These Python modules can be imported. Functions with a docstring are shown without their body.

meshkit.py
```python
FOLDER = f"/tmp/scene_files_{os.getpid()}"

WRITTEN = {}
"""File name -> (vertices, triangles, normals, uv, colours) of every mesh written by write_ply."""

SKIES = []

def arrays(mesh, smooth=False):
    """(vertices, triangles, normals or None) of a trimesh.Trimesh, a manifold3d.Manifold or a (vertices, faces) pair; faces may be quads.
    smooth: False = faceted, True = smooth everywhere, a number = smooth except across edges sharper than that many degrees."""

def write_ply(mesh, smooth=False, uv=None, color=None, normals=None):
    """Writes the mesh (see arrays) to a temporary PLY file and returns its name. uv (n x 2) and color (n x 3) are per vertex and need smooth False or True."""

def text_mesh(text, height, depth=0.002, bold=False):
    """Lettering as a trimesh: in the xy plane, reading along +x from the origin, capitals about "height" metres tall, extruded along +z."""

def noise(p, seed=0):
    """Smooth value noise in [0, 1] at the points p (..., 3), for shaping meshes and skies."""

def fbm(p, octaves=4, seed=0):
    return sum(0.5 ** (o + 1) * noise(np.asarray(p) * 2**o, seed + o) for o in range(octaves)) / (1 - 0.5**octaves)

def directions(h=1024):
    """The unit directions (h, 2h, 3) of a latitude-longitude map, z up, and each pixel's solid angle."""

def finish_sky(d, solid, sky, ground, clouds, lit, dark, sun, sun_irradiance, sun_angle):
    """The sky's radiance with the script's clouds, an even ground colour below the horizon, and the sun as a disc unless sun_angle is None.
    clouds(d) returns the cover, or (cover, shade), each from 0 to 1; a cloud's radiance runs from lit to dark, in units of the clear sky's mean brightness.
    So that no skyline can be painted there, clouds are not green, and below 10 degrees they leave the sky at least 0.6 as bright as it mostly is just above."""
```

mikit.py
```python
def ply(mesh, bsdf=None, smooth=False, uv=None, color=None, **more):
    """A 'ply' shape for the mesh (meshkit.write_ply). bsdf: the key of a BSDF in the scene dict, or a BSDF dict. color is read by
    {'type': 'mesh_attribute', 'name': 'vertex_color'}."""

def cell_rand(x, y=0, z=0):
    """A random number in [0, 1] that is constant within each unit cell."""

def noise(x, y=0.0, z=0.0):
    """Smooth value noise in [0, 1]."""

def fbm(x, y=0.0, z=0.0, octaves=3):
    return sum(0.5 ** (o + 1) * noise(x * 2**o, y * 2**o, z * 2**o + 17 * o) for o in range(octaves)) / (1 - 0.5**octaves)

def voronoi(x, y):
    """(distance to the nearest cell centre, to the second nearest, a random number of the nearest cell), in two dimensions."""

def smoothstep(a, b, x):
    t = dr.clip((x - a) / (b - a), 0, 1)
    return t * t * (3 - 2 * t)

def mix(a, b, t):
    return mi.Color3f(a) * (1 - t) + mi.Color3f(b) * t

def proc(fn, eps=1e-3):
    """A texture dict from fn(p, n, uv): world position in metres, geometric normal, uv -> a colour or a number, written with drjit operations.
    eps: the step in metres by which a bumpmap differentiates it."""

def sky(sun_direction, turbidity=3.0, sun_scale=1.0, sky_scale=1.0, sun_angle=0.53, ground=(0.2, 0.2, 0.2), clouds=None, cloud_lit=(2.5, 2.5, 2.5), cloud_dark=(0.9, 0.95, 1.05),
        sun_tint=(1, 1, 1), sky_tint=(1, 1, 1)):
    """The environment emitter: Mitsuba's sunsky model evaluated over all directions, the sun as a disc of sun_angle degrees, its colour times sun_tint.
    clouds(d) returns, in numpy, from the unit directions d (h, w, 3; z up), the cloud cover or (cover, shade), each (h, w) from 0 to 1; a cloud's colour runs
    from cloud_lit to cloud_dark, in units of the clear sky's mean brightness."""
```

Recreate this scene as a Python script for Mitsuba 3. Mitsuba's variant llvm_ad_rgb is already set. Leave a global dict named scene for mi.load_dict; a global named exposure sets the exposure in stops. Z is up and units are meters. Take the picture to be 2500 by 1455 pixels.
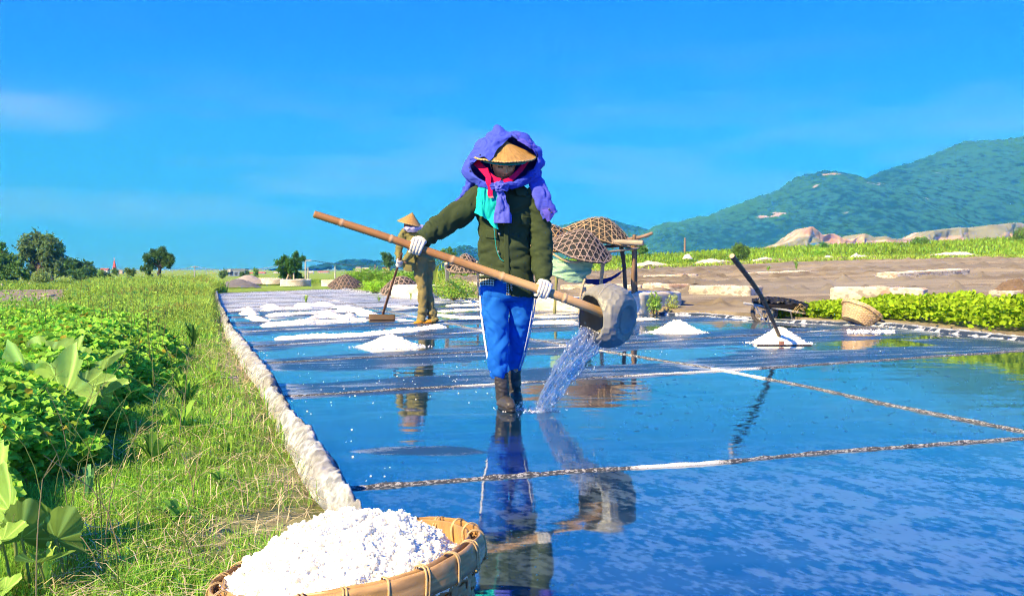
import math, random
import numpy as np
import trimesh
import drjit as dr
import mitsuba as mi
import mikit, meshkit
from mikit import noise, fbm, voronoi, smoothstep, mix

# ------------------------------------------------------------------ camera, sky, exposure
T = mi.ScalarTransform4f
EYE, FOC, CU, CV, PITCH = np.array([0.0, 0.0, 0.855]), 2250.0, 1250.0, 727.5, math.atan(69.5 / 2250.0)
FWD, UP, RIGHT = np.array([0, math.cos(PITCH), -math.sin(PITCH)]), np.array([0, math.sin(PITCH), math.cos(PITCH)]), np.array([1.0, 0, 0])
scene, labels = {}, {}
scene['camera'] = {'type': 'perspective', 'fov': math.degrees(2 * math.atan(1250 / FOC)), 'fov_axis': 'x', 'near_clip': 0.05, 'far_clip': 20000.0,
                   'to_world': T().look_at(origin=EYE.tolist(), target=(EYE + FWD).tolist(), up=[0, 0, 1])}
SUN = np.array([-0.58, -0.60, 0.61]); SUN /= np.linalg.norm(SUN)


def clouds(d):
    az, el = np.degrees(np.arctan2(d[..., 0], d[..., 1])), np.degrees(np.arcsin(np.clip(d[..., 2], -1, 1)))
    q = np.stack([az / 9, el / 1.6, 0 * az], -1)
    streak = np.clip(meshkit.fbm(q, 4, 3) - 0.46, 0, 1) * 0.55 * np.exp(-((el - 6) / 5) ** 2)
    puff = 0.36 * np.exp(-((az + 28) / 4.0) ** 2 - ((el - 8.8) / 1.2) ** 2) * np.clip(1.9 * meshkit.fbm(q * 1.6, 4, 9) - 0.45, 0, 1)
    veil = 0.15 * np.exp(-np.clip(el, 0, 90) / 4.5)
    return np.clip(streak + puff + veil, 0, 0.6)


scene['sky'] = mikit.sky(SUN.tolist(), turbidity=2.2, sun_scale=1.55, sky_scale=1.0, clouds=clouds, cloud_lit=(1.2, 1.7, 2.6), cloud_dark=(0.6, 1.1, 2.0),
                         sun_tint=(0.97, 0.955, 0.79), sky_tint=(0.03, 0.60, 2.15), ground=(0.12, 0.13, 0.09))
exposure = 2.1


# ------------------------------------------------------------------ helpers
def ray(u, v):
    """Direction from the camera through a spot measured on the 2500 x 1455 photograph (used to measure where things stand)."""
    d = RIGHT * (u - CU) / FOC + FWD - UP * (v - CV) / FOC
    return d / d[1]


def P(u, v, Y):
    return EYE + ray(u, v) * Y


def G(u, v, z=0.0):
    d = ray(u, v)
    return EYE + d * ((z - EYE[2]) / d[2])


def sm(a, b, x):
    t = np.clip((np.asarray(x, float) - a) / (b - a), 0, 1)
    return t * t * (3 - 2 * t)


def zt(x, y):
    """Height of the land: level at the pans, rising to the right, falling a little to the left."""
    x, y = np.asarray(x, float), np.asarray(y, float)
    k = np.clip((y - 12) / 48, 0, 2.2)
    return 1.35 * sm(-14, 34, x) * k * sm(10, 20, y) - 0.45 * sm(-6, -30, x) * np.clip((y - 18) / 60, 0, 1.6)


def GT(u, v):
    d, y = ray(u, v), 2.0
    for y in np.concatenate([np.arange(2, 40, 0.05), np.arange(40, 140, 0.2)]):
        p = EYE + d * y
        if p[2] <= zt(p[0], p[1]):
            return p
    return EYE + d * 140


counter = {}


def key_for(name):
    n = counter.get(name, 0)
    counter[name] = n + 1
    return name if n == 0 else f'{name}_{n:03d}'


def thing(name, label, cat, group=None, kind=None):
    key = key_for(name)
    labels[key] = {'label': label, 'category': cat}
    if group: labels[key]['group'] = group
    if kind: labels[key]['kind'] = kind
    return key


def struct(name, label=None):
    key = key_for(name)
    labels[key] = {'kind': 'structure'}
    if label: labels[key]['label'] = label
    return key


def put(key, V, F, mat, col=None, smooth=True, **more):
    V, F = np.asarray(V, float), np.asarray(F, int)
    if F.shape[1] == 4:
        F = np.vstack([F[:, [0, 1, 2]], F[:, [0, 2, 3]]])
    uv = more.pop('uv', None)
    if col is None:
        col = (0.5, 0.5, 0.5)
    col = np.asarray(col, float)
    if col.ndim == 1:
        col = np.tile(col, (len(V), 1))
    if not smooth:
        V, col = V[F].reshape(-1, 3), col[F].reshape(-1, 3)
        if uv is not None: uv = np.asarray(uv)[F].reshape(-1, 2)
        F = np.arange(len(V)).reshape(-1, 3)
    scene[key] = mikit.ply((V, F), mat, smooth=bool(smooth), uv=uv, color=np.clip(col, 0, 1), **more)
    return key


def part(parent, name, V, F, mat, col=None, smooth=True, label=None, kind=None, **more):
    key = key_for(parent + '__' + name)
    put(key, V, F, mat, col, smooth, **more)
    if label or kind:
        labels[key] = {}
        if label: labels[key]['label'] = label
        if kind: labels[key]['kind'] = kind
    return key


def join(*meshes):
    """(V, F, C) triples (C may be one colour) joined."""
    vs, fs, cs, at = [], [], [], 0
    for m in meshes:
        V, F = np.asarray(m[0], float), np.asarray(m[1], int)
        if F.shape[1] == 4: F = np.vstack([F[:, [0, 1, 2]], F[:, [0, 2, 3]]])
        C = np.asarray(m[2] if len(m) > 2 else (0.5, 0.5, 0.5), float)
        vs.append(V); fs.append(F + at); cs.append(np.tile(C, (len(V), 1)) if C.ndim == 1 else C); at += len(V)
    return np.vstack(vs), np.vstack(fs), np.vstack(cs)


def unit(v):
    v = np.asarray(v, float)
    return v / np.maximum(np.linalg.norm(v, axis=-1, keepdims=True), 1e-12)


def spline(pts, n):
    """Catmull-Rom through the rows of pts (any width), n samples spaced evenly in index."""
    p = np.asarray(pts, float)
    if len(p) == 2:
        t = np.linspace(0, 1, n)[:, None]
        return p[0] * (1 - t) + p[1] * t
    e = np.vstack([2 * p[0] - p[1], p, 2 * p[-1] - p[-2]])
    t = np.linspace(0, len(p) - 1 - 1e-9, n)
    i = t.astype(int); f = (t - i)[:, None]
    a, b, c, d = e[i], e[i + 1], e[i + 2], e[i + 3]
    return 0.5 * (2 * b + (c - a) * f + (2 * a - 5 * b + 4 * c - d) * f ** 2 + (3 * b - a - 3 * c + d) * f ** 3)


def grid_faces(n, m, wrap=False):
    """Faces of an n x m vertex grid; wrap closes the second direction."""
    i, j = np.meshgrid(np.arange(n - 1), np.arange(m if wrap else m - 1), indexing='ij')
    k = (j + 1) % m
    return np.stack([i * m + j, i * m + k, (i + 1) * m + k, (i + 1) * m + j], -1).reshape(-1, 4)


def lathe_rings(rings, cap0=True, cap1=True):
    """rings: (n, m, 3) closed loops -> V, F."""
    n, m = rings.shape[:2]
    V, F = rings.reshape(-1, 3), grid_faces(n, m, True)
    F = np.vstack([F[:, [0, 1, 2]], F[:, [0, 2, 3]]])
    add = []
    for on, r in ((cap0, 0), (cap1, n - 1)):
        if on:
            c = len(V) + len(add)
            add.append(rings[r].mean(0))
            j = np.arange(m); k = (j + 1) % m
            f = np.stack([np.full(m, c), r * m + k, r * m + j] if r == 0 else [np.full(m, c), r * m + j, r * m + k], 1)
            F = np.vstack([F, f])
    if add: V = np.vstack([V, add])
    return V, F


def tube(path, radius, sides=12, n=None, flat=1.0, up=(0, 0, 1), rough=0.0, seed=0, freq=20.0, caps=True):
    """Tapered tube along a path; radius per control point (or one), flat squashes along the second axis."""
    path = np.asarray(path, float)
    rad = np.broadcast_to(np.asarray(radius, float), (len(path),))
    q = spline(np.column_stack([path, rad]), n or max(2, 6 * (len(path) - 1) + 1)) if n != 0 else np.column_stack([path, rad])
    c, r = q[:, :3], np.maximum(q[:, 3], 1e-4)
    t = unit(np.gradient(c, axis=0))
    a = np.empty_like(t)
    w = np.cross(t[0], np.asarray(up, float))
    if np.linalg.norm(w) < 0.15: w = np.cross(t[0], [0.05, 1, 0.02])
    for i in range(len(t)):
        w = w - t[i] * np.dot(w, t[i]); w = w / np.linalg.norm(w); a[i] = w
    b = np.cross(a, t)
    th = np.arange(sides) * 2 * np.pi / sides
    R = r[:, None] * np.ones(sides)
    pos = c[:, None] + R[..., None] * (np.cos(th)[None, :, None] * a[:, None] + flat * np.sin(th)[None, :, None] * b[:, None])
    if rough:
        d = (meshkit.fbm(pos * freq, 3, seed) - 0.5) * 2 * rough
        pos = pos + (pos - c[:, None]) / np.maximum(R[..., None], 1e-4) * d[..., None]
    return lathe_rings(pos, caps, caps)


def ball(c, r, n=12, scale=(1, 1, 1)):
    m = trimesh.creation.uv_sphere(1.0, count=[n, 2 * n])
    return np.asarray(m.vertices) * np.asarray(scale) * r + np.asarray(c), np.asarray(m.faces)


def box(lo, hi, bevel=0.0):
    lo, hi = np.asarray(lo, float), np.asarray(hi, float)
    m = trimesh.creation.box(extents=hi - lo)
    return np.asarray(m.vertices) + (lo + hi) / 2, np.asarray(m.faces)


def rough_box(size, n=10, rough=0.01, seed=0, taper=0.0):
    """A weathered block about the origin, standing on z = 0, each face a grid, edges worn."""
    m = trimesh.creation.box(extents=[2, 2, 2])
    v, f = np.asarray(m.vertices), np.asarray(m.faces)
    for _ in range(n):
        v, f = trimesh.remesh.subdivide(v, f)
        if len(f) > 1500: break
    v = v / np.maximum(1, (np.abs(v) ** 14).sum(1, keepdims=True) ** (1 / 14))
    s = np.asarray(size, float) / 2
    v = v * s
    k = meshkit.fbm(v * 7 + seed, 3, seed) - 0.5
    k2 = meshkit.noise(v * 2.2 + seed * 3, seed + 5) - 0.5
    v = v + unit(v / s) * (k * rough * 2 + k2 * rough * 3)[:, None]
    v[:, :2] *= 1 - taper * (v[:, 2:] / s[2] + 1) / 2
    return v + [0, 0, s[2]], f


def rot(axis, deg):
    return trimesh.transformations.rotation_matrix(math.radians(deg), axis)[:3, :3]


def frame(zaxis, xhint=(1, 0, 0)):
    z = unit(zaxis); x = np.asarray(xhint, float) - z * np.dot(xhint, z); x = unit(x)
    return np.stack([x, np.cross(z, x), z], 1)


def blades(base, height, width, lean, rng, col, tipcol=None, bend=0.5):
    """Grass blades: base (n,3), arrays for the rest. 3 triangles each."""
    n = len(base)
    az = rng.uniform(0, 2 * np.pi, n)
    dirn = np.stack([np.cos(az), np.sin(az), 0 * az], 1)
    side = np.stack([-np.sin(az + rng.normal(0, .8, n)), np.cos(az), 0 * az], 1); side = unit(side)
    h, w, l = (np.broadcast_to(np.asarray(x, float), (n,))[:, None] for x in (height, width, lean))
    mid = base + dirn * l * h * 0.35 + [0, 0, 1] * h * 0.62
    tip = base + dirn * l * h * (0.9 + bend * 0.4) + np.array([0, 0, 1]) * h * (1 - 0.25 * np.minimum(l, 1.6))
    V = np.stack([base - side * w / 2, base + side * w / 2, mid - side * w * 0.4, mid + side * w * 0.4, tip], 1).reshape(-1, 3)
    o = (np.arange(n) * 5)[:, None]
    F = np.concatenate([o + [0, 1, 3], o + [0, 3, 2], o + [2, 3, 4]], 1).reshape(-1, 3)
    c = np.broadcast_to(np.asarray(col, float), (n, 3))
    tc = c if tipcol is None else np.broadcast_to(np.asarray(tipcol, float), (n, 3))
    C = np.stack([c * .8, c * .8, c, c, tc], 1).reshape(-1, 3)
    return V, F, C


def leaf_cards(base, axis, normal, length, width, col, fold=0.25, droop=0.2):
    """Pointed leaves, folded on the midrib, 4 triangles each."""
    n = len(base)
    axis = unit(axis); side = unit(np.cross(axis, normal)); nrm = np.cross(side, axis)
    L, W = (np.broadcast_to(np.asarray(x, float), (n,))[:, None] for x in (length, width))
    mid = base + axis * L * 0.45
    tip = base + axis * L - nrm * L * droop
    V = np.stack([base, mid - side * W / 2 + nrm * W * fold, mid + side * W / 2 + nrm * W * fold, mid, tip], 1).reshape(-1, 3)
    o = (np.arange(n) * 5)[:, None]
    F = np.concatenate([o + [0, 3, 1], o + [0, 2, 3], o + [1, 3, 4], o + [3, 2, 4]], 1).reshape(-1, 3)
    C = np.repeat(np.broadcast_to(np.asarray(col, float), (n, 3)), 5, 0)
    return V, F, C


def ribbon(path, width, normal, thick=0.003, n=None):
    """A thin flat strip (closed box section) along a path with per-point normals."""
    path = np.asarray(path, float)
    nr = np.broadcast_to(np.asarray(normal, float), path.shape)
    t = unit(np.gradient(path, axis=0)); s = unit(np.cross(t, nr)); nn = np.cross(s, t)
    w = np.broadcast_to(np.asarray(width, float), (len(path),))[:, None]
    r = np.stack([path - s * w / 2, path + s * w / 2, path + s * w / 2 + nn * thick, path - s * w / 2 + nn * thick], 1)
    return lathe_rings(r)


# ------------------------------------------------------------------ materials
VC = {'type': 'mesh_attribute', 'name': 'vertex_color'}


def principled(base=VC, rough=0.8, spec=0.4, two=True, **more):
    b = {'type': 'principled', 'base_color': base, 'roughness': rough, 'specular': spec, **more}
    return {'type': 'twosided', 'bsdf': b} if two else b


def rgb(*c):
    return {'type': 'rgb', 'value': list(c)}


scene['m_matte'] = principled()
scene['m_gloss'] = principled(rough=0.38, spec=0.5)
scene['m_wood'] = principled(rough=0.5, spec=0.4)


scene['m_cloth'] = principled(rough=0.85, spec=0.2, sheen=0.5)
scene['m_leaf'] = {'type': 'principledthin', 'base_color': VC, 'roughness': 0.45, 'diff_trans': 0.75, 'eta': 1.4, 'spec_trans': 0.0}
scene['m_dry'] = {'type': 'principledthin', 'base_color': VC, 'roughness': 0.8, 'diff_trans': 0.3, 'eta': 1.3, 'spec_trans': 0.0}
scene['m_salt'] = principled(rough=0.55, spec=0.5)
scene['m_water'] = {'type': 'dielectric', 'int_ior': 1.33, 'ext_ior': 1.0}
scene['m_aerated'] = {'type': 'blendbsdf', 'weight': 0.09, 'bsdf_0': {'type': 'dielectric', 'int_ior': 1.33, 'ext_ior': 1.0}, 'bsdf_1': {'type': 'twosided', 'bsdf': {'type': 'diffuse', 'reflectance': rgb(0.86, 0.90, 0.92)}}}
scene['m_skin'] = principled(rough=0.5, spec=0.4)
scene['m_bamboo'] = principled(rough=0.36, spec=0.45)
scene['m_tin'] = principled(rough=0.5, spec=0.4, metallic=0.15)
scene['m_bubble'] = principled(rough=0.05, spec=0.6)
# ------------------------------------------------------------------ the pans: where their lines run on the ground
def poly(pts, z=0.0):
    return np.array([G(u, v, z)[:2] for u, v in pts])


EDGE_IN = poly([(905, 1330), (868, 1245), (850, 1188), (813, 1129), (763, 1079), (717, 1018), (687, 950), (656, 904), (641, 889), (612, 851), (588, 834), (572, 811), (559, 781), (546, 762), (540, 748), (536, 732), (533, 717)])
EDGE_OUT = poly([(862, 1330), (815, 1262), (752, 1190), (708, 1106), (664, 1026), (632, 950), (606, 915), (590, 890), (570, 856), (553, 826), (543, 795), (538, 775), (532, 757), (528, 745), (527, 736), (525, 727), (524, 715)])
LINES = [  # left end, middle joint, right end (photograph)
    (None, None, None),
    ((850, 1194), (2560, 1066), None),
    ((694, 969), (1770, 905), (2640, 846)),
    ((646, 888), (1400, 846), (2090, 798)),
    ((612, 848), (1185, 809), (1720, 773)),
    ((572, 812), (1080, 786), (1560, 766)),
    ((563, 791), (1010, 773), (1400, 757)),
    ((557, 776), (950, 762), (1270, 743)),
    ((548, 763), (899, 752), (1190, 735)),
    ((541, 753), (855, 742), (1110, 730)),
    ((538, 742), (822, 735), (1030, 725)),
    ((536, 732), (770, 726), (960, 720)),
    ((534, 724), (735, 718.5), (890, 713)),
    ((533, 716), (690, 711), (830, 705)),
]
ld, rd = np.array([-0.3028, 0.953]), np.array([0.953, 0.3028])
rows = []
for i, (a, b, c) in enumerate(LINES):
    if i == 0:
        rows.append([0.62 * rd + 1.0 * ld, 4.0 * rd + 1.0 * ld, 9.0 * rd + 1.0 * ld]); continue
    A, B = G(*a)[:2], G(*b)[:2]
    C = G(*c)[:2] if c else B + (B - A) * 1.36
    rows.append([A, B, C])
rows = np.array(rows)
# right border of the pans, from beside the camera to the far end
BORDER = np.vstack([rows[0, 2] + [0, -1], rows[0, 2], rows[1, 2], poly([(2700, 850), (2500, 830), (2330, 813), (2170, 797), (2050, 793), (1930, 787), (1800, 777), (1700, 770), (1590, 767), (1400, 757), (1270, 743), (1190, 735), (1110, 730), (1030, 725), (960, 720), (890, 713), (830, 705)])])
BORDER = BORDER[np.argsort(BORDER[:, 1])]


def border_x(y):
    return np.interp(y, BORDER[:, 1], BORDER[:, 0])


def left_x(y):
    return np.interp(y, EDGE_IN[:, 1], EDGE_IN[:, 0])


def outer_x(y):
    return np.interp(y, EDGE_OUT[:, 1], EDGE_OUT[:, 0])


END_Y = float(rows[-1, :, 1].mean())


def in_pans(x, y, m=0.0):
    return (x > left_x(y) - m) & (x < border_x(y) + m) & (y < END_Y + 2.5 + m)


# ------------------------------------------------------------------ materials of the setting
def pan_s(p):
    return p.x * -0.3028 + p.y * 0.953


def wetness(p, uv):
    s, d = pan_s(p), p.x * 0.953 + p.y * 0.3028
    big = fbm(d * 0.55 + 3.1, s * 1.5, 0.0, 3)
    fine = fbm(d * 3.0, s * 9.0, 2.0, 3)
    edge = dr.minimum(uv.y, 1 - uv.y)
    bias = mix(-1.3, 0.0, smoothstep(5.6, 6.8, s - 0.16 * d)).x + 0.22 * smoothstep(10.0, 15.0, s)
    dry = (0.27 - edge) * 2.2 + (big - 0.5) * 1.5 + (fine - 0.5) * 0.35 + bias
    patch = dr.exp(-dr.square((p.x + 0.38) / 0.42) - dr.square((p.y - 4.32) / 0.16))
    return smoothstep(-0.06, 0.05, dr.maximum(dry, (patch - 0.62 + (fine - 0.5) * 0.5)))


def crystals(p, n, uv):
    """Membrane seen through the brine, with thin pale crystals in drifts on the bed."""
    s, d = pan_s(p), p.x * 0.953 + p.y * 0.3028
    al, ac = p.x * 0.55 - p.y * 0.83, p.x * 0.83 + p.y * 0.55
    w = fbm(ac * 1.5, al * 0.8, 0.0, 3)
    a = fbm(ac * 17.0 + w * 3.0, al * 8.5, 1.0, 4)
    g = fbm(d * 55.0, s * 40.0, 4.0, 2)
    near = 1 - smoothstep(3.0, 4.2, s)
    k = smoothstep(0.38, 0.70, a * 0.70 + w * 0.30 + (g - 0.5) * 0.55) * smoothstep(0.4, 2.6, d + 0.35 * s - 0.2) * near
    k2 = smoothstep(0.5, 0.8, fbm(d * 2.2, s * 5.0, 7.0, 3)) * 0.12
    return mix(mi.Color3f(0.004, 0.022, 0.05), mi.Color3f(0.15, 0.23, 0.30), dr.minimum(0.68 * k + k2, 1))


def dry_sheet(p, n, uv):
    s, d = pan_s(p), p.x * 0.953 + p.y * 0.3028
    a = fbm(d * 2.0, s * 9.0, 3.0, 4)
    g = noise(d * 70, s * 110)
    k = smoothstep(0.5, 0.78, a + (g - 0.5) * 0.3)
    e = 1 - smoothstep(0.0, 0.07, dr.minimum(uv.x, 1 - uv.x))
    e = e * smoothstep(0.35, 0.62, fbm(d * 9, s * 14, 5.0, 3))
    return mix(mi.Color3f(0.012, 0.035, 0.085), mi.Color3f(0.42, 0.48, 0.55), dr.minimum(0.34 * k + 0.7 * e, 1))


def ripple(p, n, uv):
    s, d = pan_s(p), p.x
    calm = smoothstep(0.35, 0.75, fbm(p.x * 0.5, p.y * 0.9, 8.0, 2))
    return (fbm(p.x * 2.2, p.y * 6.5, 0.0, 2) * 0.0018 + fbm(p.x * 9, p.y * 26, 3.0, 2) * (0.0001 + 0.0005 * calm))


scene['m_film'] = {'type': 'blendbsdf', 'weight': 0.32, 'bsdf_0': principled(mikit.proc(crystals), 0.03, 0.95),
                   'bsdf_1': {'type': 'twosided', 'bsdf': {'type': 'roughconductor', 'material': 'none', 'alpha': 0.004, 'specular_reflectance': rgb(0.80, 0.86, 0.90)}}}   # brine on glossy plastic: two mirror layers
scene['m_brine'] = {'type': 'bumpmap', 'scale': 1.0, 'arbitrary': mikit.proc(ripple, 4e-3), 'bsdf': {'type': 'ref', 'id': 'm_film'}}
scene['m_drysheet'] = principled(mikit.proc(dry_sheet), 0.33, 0.35)
scene['m_pan'] = {'type': 'blendbsdf', 'weight': mikit.proc(lambda p, n, uv: wetness(p, uv)), 'bsdf_0': {'type': 'ref', 'id': 'm_brine'}, 'bsdf_1': {'type': 'ref', 'id': 'm_drysheet'}}


def crust(p, n, uv):
    s, d = pan_s(p), p.x * 0.953 + p.y * 0.3028
    a = fbm(d * 1.3, s * 10.0, 3.0, 4)
    b = fbm(d * 6.0, s * 26.0, 6.0, 3)
    k = smoothstep(0.35, 0.7, a * 0.7 + b * 0.3)
    return mix(mi.Color3f(0.13, 0.17, 0.24), mi.Color3f(0.56, 0.60, 0.66), k)


scene['m_crust'] = principled(mikit.proc(crust), 0.5, 0.4)


def joint_col(p, n, uv):
    s, d = pan_s(p), p.x * 0.953 + p.y * 0.3028
    a = fbm(d * 0.9 + 5.3, s * 0.9, 2.0, 2)
    g = fbm(p.x * 120, p.y * 120, p.z * 160, 3)
    k = smoothstep(0.63, 0.68, a + (g - 0.5) * 0.12)
    sp = smoothstep(0.50, 0.62, g)
    return mix(mix(mi.Color3f(0.055, 0.06, 0.07), mi.Color3f(0.42, 0.43, 0.44), sp), mi.Color3f(0.62, 0.62, 0.60), k)


scene['m_joint'] = principled(mikit.proc(joint_col), 0.7, 0.3)


def berm_col(p, n, uv):
    a = fbm(p.x * 3, p.y * 3, p.z * 4, 3)
    b = fbm(p.x * 22, p.y * 22, p.z * 30, 4)
    stain = smoothstep(0.45, 0.68, a)
    c = mix(mi.Color3f(0.21, 0.235, 0.265), mi.Color3f(0.47, 0.515, 0.56), smoothstep(0.32, 0.68, b))
    c = mix(c, mi.Color3f(0.19, 0.185, 0.18), stain * 0.5)
    inner = smoothstep(0.66, 0.80, uv.y + (b - 0.5) * 0.12)
    salt = smoothstep(0.5, 0.75, fbm(p.x * 11, p.y * 11, 3.0, 4) + 0.22 * smoothstep(0.86, 1.0, uv.y))
    return mix(c, mix(mi.Color3f(0.03, 0.05, 0.09), mi.Color3f(0.62, 0.65, 0.70), salt), inner)


def berm_bump(p, n, uv):
    return fbm(p.x * 30, p.y * 30, p.z * 40, 4) * 0.02 + fbm(p.x * 120, p.y * 120, p.z * 120, 2) * 0.002


scene['m_berm'] = {'type': 'bumpmap', 'scale': 1.0, 'arbitrary': mikit.proc(berm_bump, 2e-3), 'bsdf': principled(mikit.proc(berm_col), 0.85, 0.2)}


def ground_col(p, n, uv):
    a = fbm(p.x * 1.6, p.y * 1.6, 0.0, 4)
    b = fbm(p.x * 14, p.y * 14, 5.0, 3)
    soil = mix(mi.Color3f(0.20, 0.17, 0.12), mi.Color3f(0.40, 0.355, 0.28), b)
    green = mix(mi.Color3f(0.09, 0.16, 0.03), mi.Color3f(0.20, 0.29, 0.06), a)
    k = smoothstep(0.34, 0.55, fbm(p.x * 0.9, p.y * 0.9, 9.0, 3)) * smoothstep(0.25, 0.6, b + 0.15)
    far = smoothstep(16.0, 30.0, p.y)
    return mix(soil, green, dr.minimum(dr.maximum(k, far), 1))


scene['m_ground'] = principled(mikit.proc(ground_col), 0.95, 0.1)


def mud_col(p, n, uv):
    s = p.y - 0.10 * p.x
    a = fbm(p.x * 0.16, s * 0.9, 0.0, 4)
    b = fbm(p.x * 1.5, s * 5.0, 4.0, 3)
    wet = smoothstep(0.48, 0.66, fbm(p.x * 0.10 + 7, s * 0.45, 2.0, 3))
    c = mix(mi.Color3f(0.15, 0.125, 0.085), mi.Color3f(0.275, 0.24, 0.17), smoothstep(0.3, 0.7, 0.6 * a + 0.4 * b))
    return mix(c, mi.Color3f(0.19, 0.178, 0.15), wet * 0.6)


scene['m_mud'] = principled(mikit.proc(mud_col), 0.7, 0.3)


def levee_col(p, n, uv):
    a = fbm(p.x * 0.25, p.y * 0.5, p.z * 0.8, 4)
    b = fbm(p.x * 1.6, p.y * 1.6, p.z * 2.5, 3)
    c = mix(mi.Color3f(0.055, 0.13, 0.02), mi.Color3f(0.20, 0.30, 0.055), smoothstep(0.3, 0.7, 0.5 * a + 0.5 * b))
    return mix(c, mi.Color3f(0.30, 0.27, 0.22), smoothstep(0.93, 0.97, uv.y + (b - 0.5) * 0.1))


scene['m_levee'] = principled(mikit.proc(levee_col), 0.95, 0.1)


def hill_col(p, n, uv):
    a = fbm(p.x * 0.004, p.y * 0.004, p.z * 0.008, 4)
    b = fbm(p.x * 0.13, p.y * 0.045, p.z * 0.13, 4)
    c = mix(mi.Color3f(0.007, 0.042, 0.016), mi.Color3f(0.027, 0.105, 0.027), smoothstep(0.36, 0.64, 0.45 * a + 0.55 * b))
    rock = smoothstep(0.70, 0.76, fbm(p.x * 0.012 + 9, p.y * 0.012, p.z * 0.03, 4)) * smoothstep(0.45, 0.6, b)
    return mix(c, mi.Color3f(0.36, 0.27, 0.20), rock * 0.9)


scene['m_hill'] = principled(mikit.proc(hill_col), 1.0, 0.05)


def quarry_col(p, n, uv):
    a = fbm(p.x * 0.02, p.y * 0.02, p.z * 0.04, 4)
    b = fbm(p.x * 0.09, p.y * 0.09, p.z * 0.03, 3)
    c = mix(mi.Color3f(0.30, 0.19, 0.145), mi.Color3f(0.56, 0.46, 0.39), smoothstep(0.3, 0.7, 0.5 * a + 0.5 * b))
    return mix(c, mi.Color3f(0.10, 0.15, 0.05), smoothstep(0.52, 0.60, a) * 0.75)


scene['m_quarry'] = principled(mikit.proc(quarry_col), 0.95, 0.1)


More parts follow.
